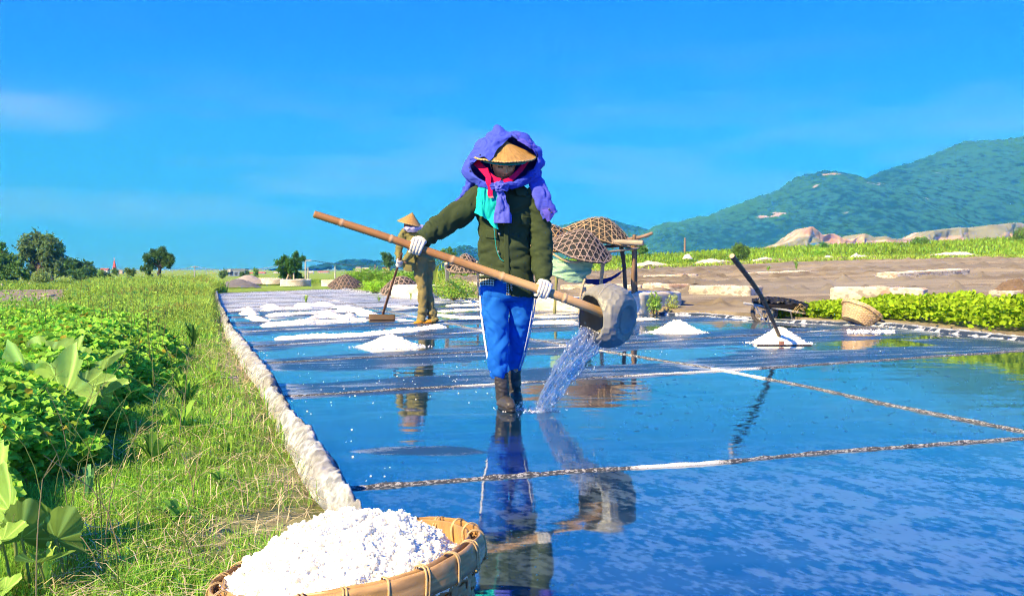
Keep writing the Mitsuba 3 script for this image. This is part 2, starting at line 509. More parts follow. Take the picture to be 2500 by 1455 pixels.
def plaster(p, n, uv):
    a = fbm(p.x * 1.6, p.y * 1.6, p.z * 5, 4)
    b = fbm(p.x * 9, p.y * 9, p.z * 12, 3)
    c = mix(mi.Color3f(0.42, 0.36, 0.27), mi.Color3f(0.68, 0.64, 0.55), smoothstep(0.3, 0.65, 0.6 * a + 0.4 * b))
    c = mix(c, mi.Color3f(0.16, 0.145, 0.11), smoothstep(0.48, 0.68, b) * 0.7)
    red = smoothstep(0.55, 0.62, fbm(p.x * 3 + 4, p.y * 3, 1.0, 3)) * smoothstep(0.62, 0.75, uv.y + (b - 0.5) * 0.35)
    return mix(c, mi.Color3f(0.46, 0.27, 0.19), red * 0.55)


scene['m_plaster'] = principled(mikit.proc(plaster), 0.9, 0.2)

# ------------------------------------------------------------------ the land
ax = np.unique(np.round(np.concatenate([np.linspace(-14, 14, 57), np.sinh(np.linspace(-6.75, 6.75, 140)) * 8]), 4))
ay = np.unique(np.round(np.concatenate([np.linspace(-6, 50, 90), 50 + np.sinh(np.linspace(0, 6.2, 70)) * 12, -6 - np.sinh(np.linspace(0, 4, 14)) * 6]), 4))
X, Y = np.meshgrid(ax, ay, indexing='ij')
Z = zt(X, np.minimum(Y, 400)) + (meshkit.fbm(np.stack([X * .8, Y * .8, 0 * X], -1), 3, 2) - 0.5) * 0.05 - 0.02
inside = in_pans(X, Y, 0.05)
Z = np.where(inside, -0.12, Z)
put(struct('ground'), np.stack([X, Y, Z], -1).reshape(-1, 3), grid_faces(len(ax), len(ay)), 'm_ground', (0.2, 0.2, 0.1))

# ------------------------------------------------------------------ salt pans: panels with joints between them
salt_pan = struct('salt_pan', 'black plastic lined salt pans flooded with brine')
for i in range(len(rows) - 1):
    for j in (0, 1):
        a, b, c, d = rows[i, j], rows[i, j + 1], rows[i + 1, j + 1], rows[i + 1, j]
        n, m = 14, 8
        uu, vv = np.meshgrid(np.linspace(0, 1, n), np.linspace(0, 1, m), indexing='ij')
        xy = (a * ((1 - uu) * (1 - vv))[..., None] + b * (uu * (1 - vv))[..., None] + c * (uu * vv)[..., None] + d * ((1 - uu) * vv)[..., None])
        if j == 0:   # the left edge follows the ridge
            shift = (left_x(xy[..., 1]) - 0.03 - xy[..., 0]) * np.where(uu == 0, 1, 0)
            xy[..., 0] += shift
        if j == 1:
            xy[..., 0] += np.where(uu == 1, border_x(xy[..., 1]) - xy[..., 0], 0)
        V = np.concatenate([xy, np.zeros((n, m, 1))], -1).reshape(-1, 3)
        mat = 'm_pan' if i < 8 else 'm_crust'
        part(salt_pan, 'panel', V, grid_faces(n, m)[:, ::1], mat, (.1, .1, .1), uv=np.stack([uu, vv], -1).reshape(-1, 2))


def joint(a, b, w=0.03, h=0.011, seed=0):
    L = np.linalg.norm(b - a); n = max(8, int(L / 0.05)); n = min(n, 220)
    t = np.linspace(0, 1, n)[:, None]
    c = a * (1 - t) + b * t
    dirn = unit(b - a); nr = np.array([-dirn[1], dirn[0]])
    c = c + nr * ((meshkit.fbm(np.column_stack([c * 1.2, 0 * t[:, 0]]), 2, seed) - 0.5) * 0.07)[:, None] * np.sin(np.pi * t)
    prof = np.array([[-0.5, -0.2], [-0.42, 0.55], [-0.2, 0.95], [0.1, 1.0], [0.36, 0.7], [0.5, -0.2]])
    V = c[:, None, :] + nr * (prof[:, 0] * w)[None, :, None]
    Vz = np.broadcast_to(prof[:, 1] * h, V.shape[:2])
    V = np.concatenate([V, Vz[..., None]], -1)
    k = meshkit.fbm(V * [26, 26, 9], 3, seed) - 0.5
    V[..., 2] += k * h * 1.1; V[..., :2] += nr * (k * w * 0.6)[..., None]
    return V.reshape(-1, 3), grid_faces(n, len(prof))


for i in range(1, len(rows)):
    big = 1 if i < 5 else 1.15
    a = rows[i, 0].copy(); a[0] = left_x(a[1]) - 0.02
    part(salt_pan, 'joint', *joint(a, rows[i, 1], 0.028 * big, 0.0105 * big, i), 'm_joint')
    b = rows[i, 2].copy(); b[0] = border_x(b[1])
    part(salt_pan, 'joint', *joint(rows[i, 1], b, 0.028 * big, 0.0105 * big, 30 + i), 'm_joint')
for i in range(0, len(rows) - 1):
    part(salt_pan, 'joint', *joint(rows[i, 1], rows[i + 1, 1], 0.031, 0.012, 60 + i), 'm_joint')


def ridge(inner, outer, key, h, n, seed, mat='m_berm'):
    """A rough plastered ridge between two lines on the ground."""
    m = 26
    ti = spline(inner, n); to = spline(outer, n)
    t = np.linspace(0, 1, m)
    prof = np.interp(t, [0, 0.10, 0.28, 0.46, 0.62, 0.78, 0.92, 1], [-0.15, 0.25, 0.68, 0.97, 1.0, 0.72, 0.2, -0.06])
    xy = to[:, None] * (1 - t)[None, :, None] + ti[:, None] * t[None, :, None]
    hh = h * (0.8 + 0.5 * meshkit.fbm(np.column_stack([ti * 0.9, np.zeros(n)]), 3, seed))
    z = prof[None] * hh[:, None]
    V = np.concatenate([xy, z[..., None]], -1)
    k = meshkit.fbm(V * 9, 4, seed) - 0.5
    V[..., 2] += k * h * 0.55 * (0.3 + prof[None])
    V[..., 2] += (meshkit.fbm(V * 34, 3, seed + 3) - 0.5) * h * 0.34 * prof[None].clip(0, 1)
    k2 = meshkit.fbm(V * [5, 5, 5], 3, seed + 7) - 0.5
    V[..., 0] += k2 * 0.10 * np.sin(np.pi * t)[None]
    uv = np.stack(np.broadcast_arrays(np.linspace(0, 1, n)[:, None], t[None]), -1).reshape(-1, 2)
    put(key, V.reshape(-1, 3), grid_faces(n, m), mat, uv=uv)


k = thing('berm', 'rough pale grey plaster ridge between the grass path and the left side of the pans', 'ridge')
ridge(EDGE_IN, EDGE_OUT, k, 0.085, 900, 3)
B2 = BORDER[2:]
k = thing('berm', 'low salt whitened ridge along the right side of the pans', 'ridge')
ridge(np.column_stack([B2[:, 0] - 0.16, B2[:, 1]]), np.column_stack([B2[:, 0] + 0.13, B2[:, 1] + 0.05]), k, 0.05, 500, 11)

# ------------------------------------------------------------------ bare fields, bank and hills
ys = np.concatenate([np.linspace(6.0, 20, 120), np.linspace(20.1, 76, 300)])
ul = np.where(ys < 38, border_x(ys) + 0.2, 0) + np.where(ys >= 38, -(165 / 2250) * ys, 0)
ul = np.where((ys > 26) & (ys < 38), np.interp(ys, [26, 38], [float(border_x(26)) + 0.6, -(165 / 2250) * 38]), ul)
ur = 0.66 * ys + 5
tx = np.linspace(0, 1, 240) ** 1.15
XX = ul[:, None] * (1 - tx) + ur[:, None] * tx; YY = np.broadcast_to(ys[:, None], XX.shape)
sl = YY - 0.10 * XX
row = meshkit.fbm(np.stack([XX * 0.05, sl * 0.33, 0 * XX], -1), 3, 4)
furrow = np.exp(-((((sl + 1.2 * meshkit.fbm(np.stack([XX * .12, sl * .1, 0 * XX], -1), 2, 1)) % 7.5) - 3.5) / 0.45) ** 2)
clod = np.clip(meshkit.fbm(np.stack([XX * 2.2, YY * 2.2, 0 * XX], -1), 3, 6) - 0.42, 0, 1)
ZZ = zt(XX, YY) + 0.045 + 0.05 * (row - 0.5) + furrow * (0.05 + 0.55 * clod) + 0.05 * clod
ZZ = np.where(tx[None] < 0.004, ZZ - 0.08, ZZ)
put(struct('mud_field', 'bare brown mud field beyond the pans on the right'), np.stack([XX, YY, ZZ], -1).reshape(-1, 3), grid_faces(*XX.shape)[:, ::-1], 'm_mud')
ys = np.linspace(13, 44, 120)
XX = -ys[:, None] * np.linspace(0.70, 0.40, 90)[None] - 0.8
YY = np.broadcast_to(ys[:, None], XX.shape)
ZZ = zt(XX, YY) + 0.05 + 0.06 * (meshkit.fbm(np.stack([XX * .6, YY * 1.4, 0 * XX], -1), 4, 6) - 0.5)
put(struct('mud_field', 'bare grey brown mud field at the left edge behind the leafy plants'), np.stack([XX, YY, ZZ], -1).reshape(-1, 3), grid_faces(*XX.shape)[:, ::-1], 'm_mud')

# the green bank across the right background
crest_uv = [(1100, 652), (1250, 645), (1400, 636), (1600, 624), (1750, 617), (1900, 608), (2050, 603), (2200, 597), (2350, 590), (2500, 585), (2700, 578), (3000, 570)]
CR = spline(np.array([P(u, v, 92.0) for u, v in crest_uv]), 300)
prof_t = np.linspace(0, 1, 40)
fx = CR[:, None, 0] * (1 - 0.02 * (1 - prof_t))
fy = CR[:, None, 1] - (1 - prof_t) * 14 + np.where(prof_t > 0.9, (prof_t - 0.9) * 60, 0)
base_z = zt(fx, fy)
hz = base_z + (CR[:, None, 2] - base_z) * np.interp(prof_t, [0, 0.15, 0.4, 0.8, 0.9, 1.0], [0, 0.10, 0.52, 0.97, 1.0, 0.98])
hz = hz + (meshkit.fbm(np.stack([fx * .5, fy * .5, hz], -1), 4, 5) - 0.5) * 0.7 * np.sin(np.pi * np.clip(prof_t * 1.05, 0, 1))
put(struct('levee', 'grassy bank across the right background below the hills'), np.stack([fx + 0 * fy, fy + 0 * fx, hz], -1).reshape(-1, 3), grid_faces(*fy.shape)[:, ::-1], 'm_levee',
    uv=np.stack(np.broadcast_arrays(np.linspace(0, 1, 300)[:, None], prof_t[None]), -1).reshape(-1, 2))


def hill(name, crest_uv, Yc, depth, label, n=420, m=150, seed=0, canopy=5.0, floor=0.0):
    pts = np.array([P(u, v, Yc) for u, v in crest_uv])
    xs = np.linspace(pts[0, 0], pts[-1, 0], n)
    cz = np.interp(xs, pts[:, 0], pts[:, 2])
    t = np.linspace(0, 1, m)                       # 0 foot (near) .. 0.8 crest .. 1 back
    yy = Yc - depth * (0.8 - t)[None] / 0.8
    XX = np.broadcast_to(xs[:, None], (n, m)); YY = np.broadcast_to(yy, (n, m))
    f = np.where(t < 0.8, (t / 0.8), 1 - (t - 0.8) * 1.2)
    shape = np.where(t < 0.8, 0.55 * f + 0.45 * f ** 2 * (3 - 2 * f), f)
    ridgen = np.abs(meshkit.fbm(np.stack([XX / (depth * .30), YY / (depth * .8), 0 * XX], -1), 4, seed) - 0.5)
    taper = np.clip(np.sin(np.pi * np.clip(t / 0.8, 0, 1)), 0, 1)
    Z = floor + (cz[:, None] - floor) * (shape[None] - ridgen * 0.75 * taper[None])
    can = meshkit.fbm(np.stack([XX / canopy / 2.0, YY / canopy / 5.5, Z / canopy / 2.0], -1), 3, seed + 3)
    Z = Z + (can - 0.5) * canopy * 1.7
    put(struct(name, label), np.stack([XX, YY, Z], -1).reshape(-1, 3), grid_faces(n, m)[:, ::-1], 'm_hill')
    return xs, yy, Z


hill('hill', [(1180, 640), (1250, 600), (1310, 575), (1364, 552), (1398, 543), (1445, 534), (1490, 536), (1524, 546), (1552, 553), (1590, 562), (1640, 575), (1750, 600), (1850, 640)], 2300, 700,
     'low wooded hill showing behind the woven roofs', seed=5, n=300)
hill('hill', [(1480, 640), (1560, 575), (1597, 553), (1636, 541), (1664, 540), (1703, 528), (1734, 526), (1762, 512), (1787, 502), (1850, 481), (1900, 463), (1940, 434), (2000, 419), (2035, 418), (2070, 430), (2110, 438), (2170, 411),
              (2230, 396), (2290, 371), (2350, 346), (2400, 343), (2450, 341), (2500, 331), (2620, 305), (2800, 290), (3100, 330)], 2000, 900, 'long wooded hill filling the right background', n=900, m=260, seed=1, canopy=4.6)
hill('hill', [(770, 662), (790, 657), (820, 643), (860, 635), (905, 634), (940, 641), (980, 634), (1030, 622), (1065, 618), (1090, 609), (1120, 601), (1150, 601), (1170, 607), (1200, 622), (1260, 650)], 1550, 320, 'pale blue distant hill behind the second worker', n=300, m=80, seed=8, canopy=8)

# the quarry cut at the foot of the long hill
q_uv = [(1870, 606), (1900, 600), (1925, 590), (1945, 578), (1962, 570), (1985, 559), (2000, 563), (2015, 575), (2040, 574), (2065, 582), (2090, 582), (2112, 575), (2140, 580), (2160, 577), (2190, 585), (2225, 588), (2250, 580),
        (2290, 566), (2330, 563), (2380, 560), (2440, 555), (2490, 548), (2560, 550), (2700, 560)]
QY = 1085.0
qp = np.array([P(u, v, QY) for u, v in q_uv])
xs = np.linspace(qp[0, 0], qp[-1, 0], 320); cz = np.interp(xs, qp[:, 0], qp[:, 2])
cz = cz * (0.93 + 0.22 * meshkit.fbm(np.column_stack([xs / 16, 0 * xs, 0 * xs]), 4, 6))
t = np.linspace(0, 1, 50)
XX = np.broadcast_to(xs[:, None], (320, 50))
nz = meshkit.fbm(np.stack([XX / 30, 0 * XX, t[None] * 1.2 + 0 * XX], -1), 4, 2) - 0.5
YY = QY - 40 + 45 * t[None] ** 0.7 + nz * 60 * np.sin(np.pi * t)[None] + (meshkit.fbm(np.stack([XX / 7, 0 * XX, t[None] * 4 + 0 * XX], -1), 3, 12) - 0.5) * 26 * np.sin(np.pi * t)[None] + np.where(t > .93, 60, 0)[None]
ZZ = np.where(t[None] > .93, 0.97, t[None] / 0.93) * cz[:, None]
put(struct('quarry_face', 'pink bare rock cut at the foot of the long hill'), np.stack([XX, YY, ZZ], -1).reshape(-1, 3), grid_faces(320, 50)[:, ::-1], 'm_quarry')
# ------------------------------------------------------------------ people: helpers
import manifold3d as m3


def to_man(V, F):
    return m3.Manifold(m3.Mesh(np.asarray(V, np.float32), np.asarray(F, np.uint32)))


def union(meshes):
    mans = []
    for V, F in meshes:
        F = np.asarray(F)
        if F.shape[1] == 4: F = np.vstack([F[:, [0, 1, 2]], F[:, [0, 2, 3]]])
        t = trimesh.Trimesh(V, F, process=True)
        t.fix_normals()
        mans.append(to_man(t.vertices, t.faces))
    m = m3.Manifold.batch_boolean(mans, m3.OpType.Add).to_mesh()
    return np.asarray(m.vert_properties)[:, :3].astype(float), np.asarray(m.tri_verts)


def vnormals(V, F):
    F = np.asarray(F)
    if F.shape[1] == 4: F = np.vstack([F[:, [0, 1, 2]], F[:, [0, 2, 3]]])
    n = np.zeros_like(V)
    f = np.cross(V[F[:, 1]] - V[F[:, 0]], V[F[:, 2]] - V[F[:, 0]])
    for k in range(3): np.add.at(n, F[:, k], f)
    return unit(n)


def folds(V, F, amp, freq=(9, 9, 16), seed=0, sharp=True):
    """Cloth folds: ridged noise pushed along the normals."""
    q = V * np.asarray(freq)
    w = meshkit.fbm(q * 0.6 + 5, 2, seed + 9)[:, None]
    k = meshkit.fbm(q + w * 2.2, 3, seed)
    k = 1.25 * (1 - np.abs(2 * k - 1)) ** 2.6 - 0.62 if sharp else k - 0.5
    return V + vnormals(V, F) * (k * amp * 1.6)[:, None]


def tone(V, col, amt=0.12, freq=14, seed=0):
    k = 1 + (meshkit.fbm(V * freq, 3, seed) - 0.5) * 2 * amt
    return np.clip(np.asarray(col)[None] * k[:, None], 0, 1)


def head_mesh(center, R, n=72):
    """A head facing local -y: eyes, brow, nose, lips and chin modelled, ears at the sides. Returns mesh and a colour function."""
    m = trimesh.creation.uv_sphere(1.0, count=[n, int(n * 1.6)])
    d = np.asarray(m.vertices)
    V = d * [0.073, 0.094, 0.113]
    lo = np.clip(-d[:, 2], 0, 1)
    V[:, 0] *= 1 - 0.30 * lo ** 1.6; V[:, 1] = np.where(V[:, 1] < 0, V[:, 1] * (1 - 0.06 * lo), V[:, 1] * (1 - 0.35 * lo))
    x, z, front = V[:, 0], V[:, 2], sm(0.15, -0.35, d[:, 1])

    def g(cx, cz, sx, sz): return np.exp(-((x - cx) / sx) ** 2 - ((z - cz) / sz) ** 2)
    o = 0.024 * g(0, -0.020, 0.0105, 0.016) + 0.013 * g(0, -0.002, 0.008, 0.022) + 0.010 * (g(0.012, -0.024, 0.008, 0.008) + g(-0.012, -0.024, 0.008, 0.008))
    for s in (-1, 1):
        o += -0.012 * g(s * 0.031, 0.012, 0.017, 0.012) + 0.006 * g(s * 0.030, 0.033, 0.020, 0.008) + 0.009 * g(s * 0.043, -0.018, 0.018, 0.018) + 0.006 * g(s * 0.031, 0.011, 0.011, 0.007)
        o += -0.004 * g(s * 0.028, -0.040, 0.006, 0.016)
    o += 0.009 * g(0, -0.048, 0.020, 0.0055) + 0.009 * g(0, -0.060, 0.017, 0.006) - 0.005 * g(0, -0.054, 0.022, 0.0025) + 0.010 * g(0, -0.088, 0.020, 0.013)
    V[:, 1] -= o * front
    E = []
    for s in (-1, 1):
        ev, ef = ball((s * 0.071, 0.012, 0.0), 1, 10, (0.010, 0.018, 0.030)); E.append((ev, ef))

    def colour(P, skin):
        L = (P - center) @ R
        c = np.tile(np.asarray(skin, float), (len(P), 1))
        c *= (1 + 0.25 * (meshkit.fbm(L * 55, 3, 4) - 0.5))[:, None]
        fr = (L[:, 1] < -0.045)[:, None]
        ax_ = np.abs(L[:, 0])

        def mk(mask, col, a): return np.where((mask & fr[:, 0])[:, None], c * (1 - a) + np.asarray(col) * a, c)
        c = mk((ax_ < 0.022) & (np.abs(L[:, 2] + 0.054) < 0.010 * (1 - (ax_ / 0.025) ** 2)), (0.30, 0.09, 0.08), 0.7)
        c = mk((ax_ < 0.021) & (np.abs(L[:, 2] + 0.0545) < 0.0015), (0.05, 0.02, 0.02), 0.8)
        c = mk((np.abs(ax_ - 0.031) < 0.014) & (np.abs(L[:, 2] - 0.0095) < 0.0032), (0.02, 0.015, 0.012), 0.9)
        c = mk((np.abs(ax_ - 0.031) < 0.018) & (np.abs(L[:, 2] - 0.030 + (ax_ - 0.031) ** 2 * 14) < 0.0035), (0.03, 0.022, 0.018), 0.75)
        c = mk((np.abs(ax_ - 0.008) < 0.004) & (np.abs(L[:, 2] + 0.034) < 0.003), (0.06, 0.03, 0.02), 0.7)
        return c
    ms = [(V, np.asarray(m.faces))] + E
    return [(v @ R.T + center, f) for v, f in ms], colour


def grip_hand(wrist, c, a, rp, toward, thumb_dir=1.0, spread=0.0215):
    """A gloved hand closed round a pole: palm, four bent fingers of unequal length wrapped round it, thumb closing from the side."""
    a = unit(a)
    n = wrist - c; n = unit(n - a * np.dot(n, a))
    s = np.cross(a, n)
    if np.dot(s, toward) < 0: s = -s
    at = lambda o, phi, r: c + a * o + r * (math.cos(phi) * n + math.sin(phi) * s)
    fr = 0.0098
    ms = []
    kn = at(0, math.radians(38), rp + 0.020)
    up = unit(np.cross(unit(kn - wrist), a))
    rings = []
    pts = [(wrist + (wrist - kn) * 0.35, 0.027, 0.023), (wrist, 0.028, 0.022), (wrist * 0.55 + kn * 0.45, 0.039, 0.021), (wrist * 0.2 + kn * 0.8, 0.044, 0.019), (kn, 0.043, 0.016), (kn + unit(kn - wrist) * 0.014, 0.036, 0.009)]
    q = spline(np.array([[*p, w, h] for p, w, h in pts]), 22)
    th = np.arange(28) * 2 * np.pi / 28
    rings = q[:, None, :3] + q[:, 3, None, None] * np.cos(th)[None, :, None] * a + q[:, 4, None, None] * np.sin(th)[None, :, None] * up
    ms.append(lathe_rings(rings))
    for i, (L, rr) in enumerate(((0.92, 0.95), (1.03, 1.0), (1.0, 0.98), (0.82, 0.85))):
        o = (i - 1.5) * spread * (1 if thumb_dir > 0 else -1)
        ph = np.radians([30, 62, 110, 160, 205 * L, 238 * L])
        path = [at(o * (1 - 0.05 * k), p, rp + (0.021 if k == 0 else 0.0155 if k < 3 else 0.0115)) for k, p in enumerate(ph)]
        ms.append(tube(path, np.array([1.12, 1.1, 1.0, 1.0, 0.92, 0.7]) * fr * rr * 1.1, 12, 26))
    o = 1.9 * spread * thumb_dir
    path = [wrist * 0.45 + kn * 0.55 - a * 0, at(o * 0.75, math.radians(-10), rp + 0.030), at(o * 0.95, math.radians(-55), rp + 0.016), at(o * 0.8, math.radians(-105), rp + 0.012), at(o * 0.65, math.radians(-145), rp + 0.011)]
    ms.append(tube(path, [0.017, 0.0165, 0.0125, 0.0115, 0.009], 12, 26))
    return union(ms)


def hat_mesh(apex, center, radius, lean_up, n=160, seed=0):
    """A conical palm leaf hat: thin shell with a slightly concave profile, ribbed rings and a bound rim."""
    ax_ = unit(apex - center); H = np.linalg.norm(apex - center)
    Rm = frame(ax_)
    t = np.concatenate([[0.004], np.linspace(0.03, 1, 40)])
    th = np.arange(n) * 2 * np.pi / n
    rr = t * radius
    z = H * (1 - t ** 0.94) + 0.0022 * np.abs(np.sin(t * np.pi * 15))
    pl = 0.0012 * np.sin(th * 46)[None] * t[:, None]
    out = np.stack([np.cos(th)[None] * rr[:, None], np.sin(th)[None] * rr[:, None], z[:, None] + pl], -1)
    inn = out[::-1] * [0.985, 0.985, 1] - [0, 0, 0.006]
    rings = np.concatenate([out, inn], 0)
    V, F = lathe_rings(rings, True, True)
    V[:-2] += ((meshkit.fbm(V[:-2] * 18 + seed, 2, seed) - 0.5) * 0.006)[:, None] * [0, 0, 1]
    ang = np.arctan2(V[:, 1], V[:, 0]); rad = np.hypot(V[:, 0], V[:, 1])
    k = meshkit.noise(np.stack([ang * 34, rad * 18, 0 * ang], -1), seed) * 0.55 + 0.45 * meshkit.noise(np.stack([ang * 7, rad * 60, 0 * ang], -1), seed + 1)
    C = np.array([0.46, 0.27, 0.085])[None] * (0.68 + 0.62 * k)[:, None]
    C = np.where((rad > radius * 0.975)[:, None], np.array([0.52, 0.38, 0.17]) * (0.7 + 0.6 * (np.sin(ang * 70) > 0))[:, None], C)
    return V @ Rm.T + center, F, C


# ------------------------------------------------------------------ the woman with the scoop
WY = 5.72


def W(u, v, dy=0.0):
    return P(u, v, WY + dy)


def WA(pts):
    return np.array([W(*p) for p in pts])


px = WY / FOC     # metres per photograph pixel at her distance
OLIVE, BLUE, PURPLE, CYAN, PINK = (0.042, 0.066, 0.030), (0.008, 0.135, 0.60), (0.062, 0.100, 0.62), (0.01, 0.60, 0.56), (0.72, 0.006, 0.10)
woman = thing('person', 'woman in green jacket, blue trousers and purple cloth over conical hat, pouring water', 'person')

# torso as measured rings: v, centre u, half width (px), depth of centre, half depth (m)
TOR = np.array([(444, 1240, 26, 0.015, 0.055), (455, 1239, 46, 0.01, 0.075), (466, 1237, 66, 0.005, 0.092), (482, 1235, 74, 0.0, 0.105), (515, 1233, 70, 0.0, 0.112), (560, 1232, 65, 0.0, 0.114), (610, 1232, 65, 0.0, 0.118), (655, 1235, 68, 0.0, 0.126), (690, 1238, 71, 0.0, 0.134), (712, 1240, 73, 0.0, 0.140)])
tv = np.linspace(444, 712, 80)
TR = np.column_stack([tv] + [np.interp(tv, TOR[:, 0], TOR[:, i]) for i in range(1, 5)])
for _ in range(3): TR[1:-1, 1:] = (TR[:-2, 1:] + 2 * TR[1:-1, 1:] + TR[2:, 1:]) / 4


def torso_dy(u, v, off=0.0):
    u, v = np.asarray(u, float), np.asarray(v, float)
    uc, w, dc, hd = (np.interp(v, TR[:, 0], TR[:, i]) for i in range(1, 5))
    return dc - hd * np.sqrt(np.clip(1 - np.clip(np.abs((u - uc) / w), 0, 1) ** 2.3, 0, 1)) - off


def hem_shift(u, v):
    return np.clip((np.asarray(v) - 610) / 102, 0, 1) ** 1.3 * (-31 + 46 * sm(1240, 1247, u) - 4 * np.exp(-((np.asarray(u) - 1185) / 16) ** 2))


def torso_patch(us, vs, off=0.006, n=24, m=24, thick=0.004):
    """A piece of cloth on the jacket front: us, vs are the four corners (tl, tr, br, bl)."""
    a, b = np.meshgrid(np.linspace(0, 1, n), np.linspace(0, 1, m), indexing='ij')
    q = lambda c: c[0] * (1 - a) * (1 - b) + c[1] * a * (1 - b) + c[2] * a * b + c[3] * (1 - a) * b
    u, v = q(us), q(vs)
    edge = np.minimum(np.minimum(a, 1 - a), np.minimum(b, 1 - b))
    o = off * np.clip(edge * 12, 0.0, 1) ** 0.5 + 0.001
    V = np.array([W(x, y + hem_shift(x, y), torso_dy(x, y) - oo) for x, y, oo in zip(u.ravel(), v.ravel(), o.ravel())])
    return V, grid_faces(n, m)


th = np.arange(96) * 2 * np.pi / 96
rings = []
for v, uc, w, dc, hd in TR:
    cs, sn = np.cos(th), np.sin(th)
    cs = np.sign(cs) * np.abs(cs) ** 0.92; sn = np.sign(sn) * np.abs(sn) ** 0.92
    u = uc + w * cs
    rings.append([W(uu, v + hem_shift(uu, v), dc + hd * s) for uu, s in zip(u, sn)])
tb = lathe_rings(np.array(rings))
tb = (folds(tb[0], tb[1], 0.010, (6, 6, 9), 3), tb[1])
arm_l = tube(WA([(1196, 474, 0.0), (1172, 483, 0.0), (1128, 517, -0.03), (1092, 540, -0.055), (1060, 562, -0.10), (1036, 582, -0.15), (1029, 588, -0.165)]), [0.066, 0.078, 0.079, 0.076, 0.068, 0.057, 0.054], 40, 90)
arm_r = tube(WA([(1282, 472, 0.0), (1301, 484, 0.0), (1312, 525, -0.005), (1320, 575, -0.02), (1322, 620, -0.055), (1324, 660, -0.105), (1324, 684, -0.14), (1324, 692, -0.15)]), [0.062, 0.076, 0.076, 0.074, 0.070, 0.060, 0.050, 0.047], 40, 90)
arm_l = (folds(arm_l[0], arm_l[1], 0.010, (11, 11, 11), 21), arm_l[1])
arm_r = (folds(arm_r[0], arm_r[1], 0.010, (8, 8, 14), 22), arm_r[1])
V, F = union([tb, arm_l, arm_r])
jacket = part(woman, 'jacket', V, F, 'm_cloth', tone(V, OLIVE, 0.10, 9, 1))
for us, vs in (((1272, 1308, 1306, 1271), (527, 530, 553, 550)), ((1185, 1216, 1216, 1185), (560, 562, 584, 582))):
    Vp, Fp = torso_patch(us, vs, 0.010)
    part(jacket, 'pocket_flap', Vp, Fp, 'm_cloth', tone(Vp, np.array(OLIVE) * 1.05, 0.1, 9, 2))
Vp, Fp = torso_patch((1228, 1239, 1246, 1232), (468, 466, 708, 708), 0.007, 12, 80)
part(jacket, 'placket', Vp, Fp, 'm_cloth', tone(Vp, np.array(OLIVE) * 1.0, 0.1, 9, 2))
for sgn, pts in ((1, [(1250, 452), (1288, 462), (1284, 480), (1262, 478)]), (-1, [(1222, 454), (1190, 462), (1190, 474), (1212, 476)])):
    Vp, Fp = torso_patch([p[0] for p in pts], [p[1] for p in pts], 0.018, 16, 16)
    part(jacket, 'collar', Vp, Fp, 'm_cloth', tone(Vp, np.array(OLIVE) * 1.15, 0.1, 9, 2))
for u, v in ((1219, 571), (1216, 615)):
    bv, bf = ball(W(u, v, torso_dy(u, v) - 0.011), 0.0075, 10, (1, 0.45, 1))
    part(jacket, 'button', bv, bf, 'm_gloss', (0.30, 0.31, 0.30))

# checked shirt tails showing below the jacket
for us, vs in (((1169, 1208, 1206, 1171), (660, 664, 698, 696)), ((1236, 1251, 1252, 1236), (674, 675, 719, 720))):
    n = 61
    a, b = np.meshgrid(np.linspace(0, 1, n), np.linspace(0, 1, n), indexing='ij')
    q = lambda c: c[0] * (1 - a) * (1 - b) + c[1] * a * (1 - b) + c[2] * a * b + c[3] * (1 - a) * b
    u, v = q(us).ravel(), q(vs).ravel()
    Vp = np.array([W(x, y, float(torso_dy(x, 700)) + 0.008) for x, y in zip(u, v)])
    ch = ((np.floor(u / 3.1) % 2) + (np.floor(v / 3.1) % 2))
    part(woman, 'shirt_tail', Vp, grid_faces(n, n), 'm_cloth', np.where(ch[:, None] == 2, [[0.05, 0.04, 0.035]], np.where(ch[:, None] == 1, [[0.40, 0.36, 0.30]], [[0.72, 0.69, 0.62]])), label='black and cream checked shirt tail')

# trousers
leg_l = tube(WA([(1208, 668, 0.0), (1208, 720, 0.0), (1209, 765, -0.01), (1212, 810, -0.04), (1215, 850, -0.055), (1218, 888, -0.05), (1220, 910, -0.045), (1221, 921, -0.045)]), [0.092, 0.094, 0.086, 0.077, 0.071, 0.064, 0.055, 0.046], 44, 100)
leg_r = tube(WA([(1270, 668, 0.01), (1271, 720, 0.02), (1271, 765, 0.03), (1268, 810, 0.06), (1262, 850, 0.11), (1257, 880, 0.15), (1254, 900, 0.17), (1253, 909, 0.17)]), [0.088, 0.088, 0.080, 0.070, 0.062, 0.053, 0.047, 0.040], 44, 100)
pel = lathe_rings(np.array([[W(1238 + w * math.cos(t), v, 0.005 + hd * math.sin(t)) for t in th] for v, w, hd in ((640, 60, 0.10), (670, 64, 0.118), (700, 66, 0.122), (722, 64, 0.116), (735, 50, 0.09))]))
leg_l = (folds(leg_l[0], leg_l[1], 0.014, (8, 8, 7), 31), leg_l[1]); leg_r = (folds(leg_r[0], leg_r[1], 0.014, (8, 8, 7), 32), leg_r[1])
V, F = union([leg_l, leg_r, pel])
trousers = part(woman, 'trousers', V, F, 'm_cloth', tone(V, BLUE, 0.08, 8, 1))
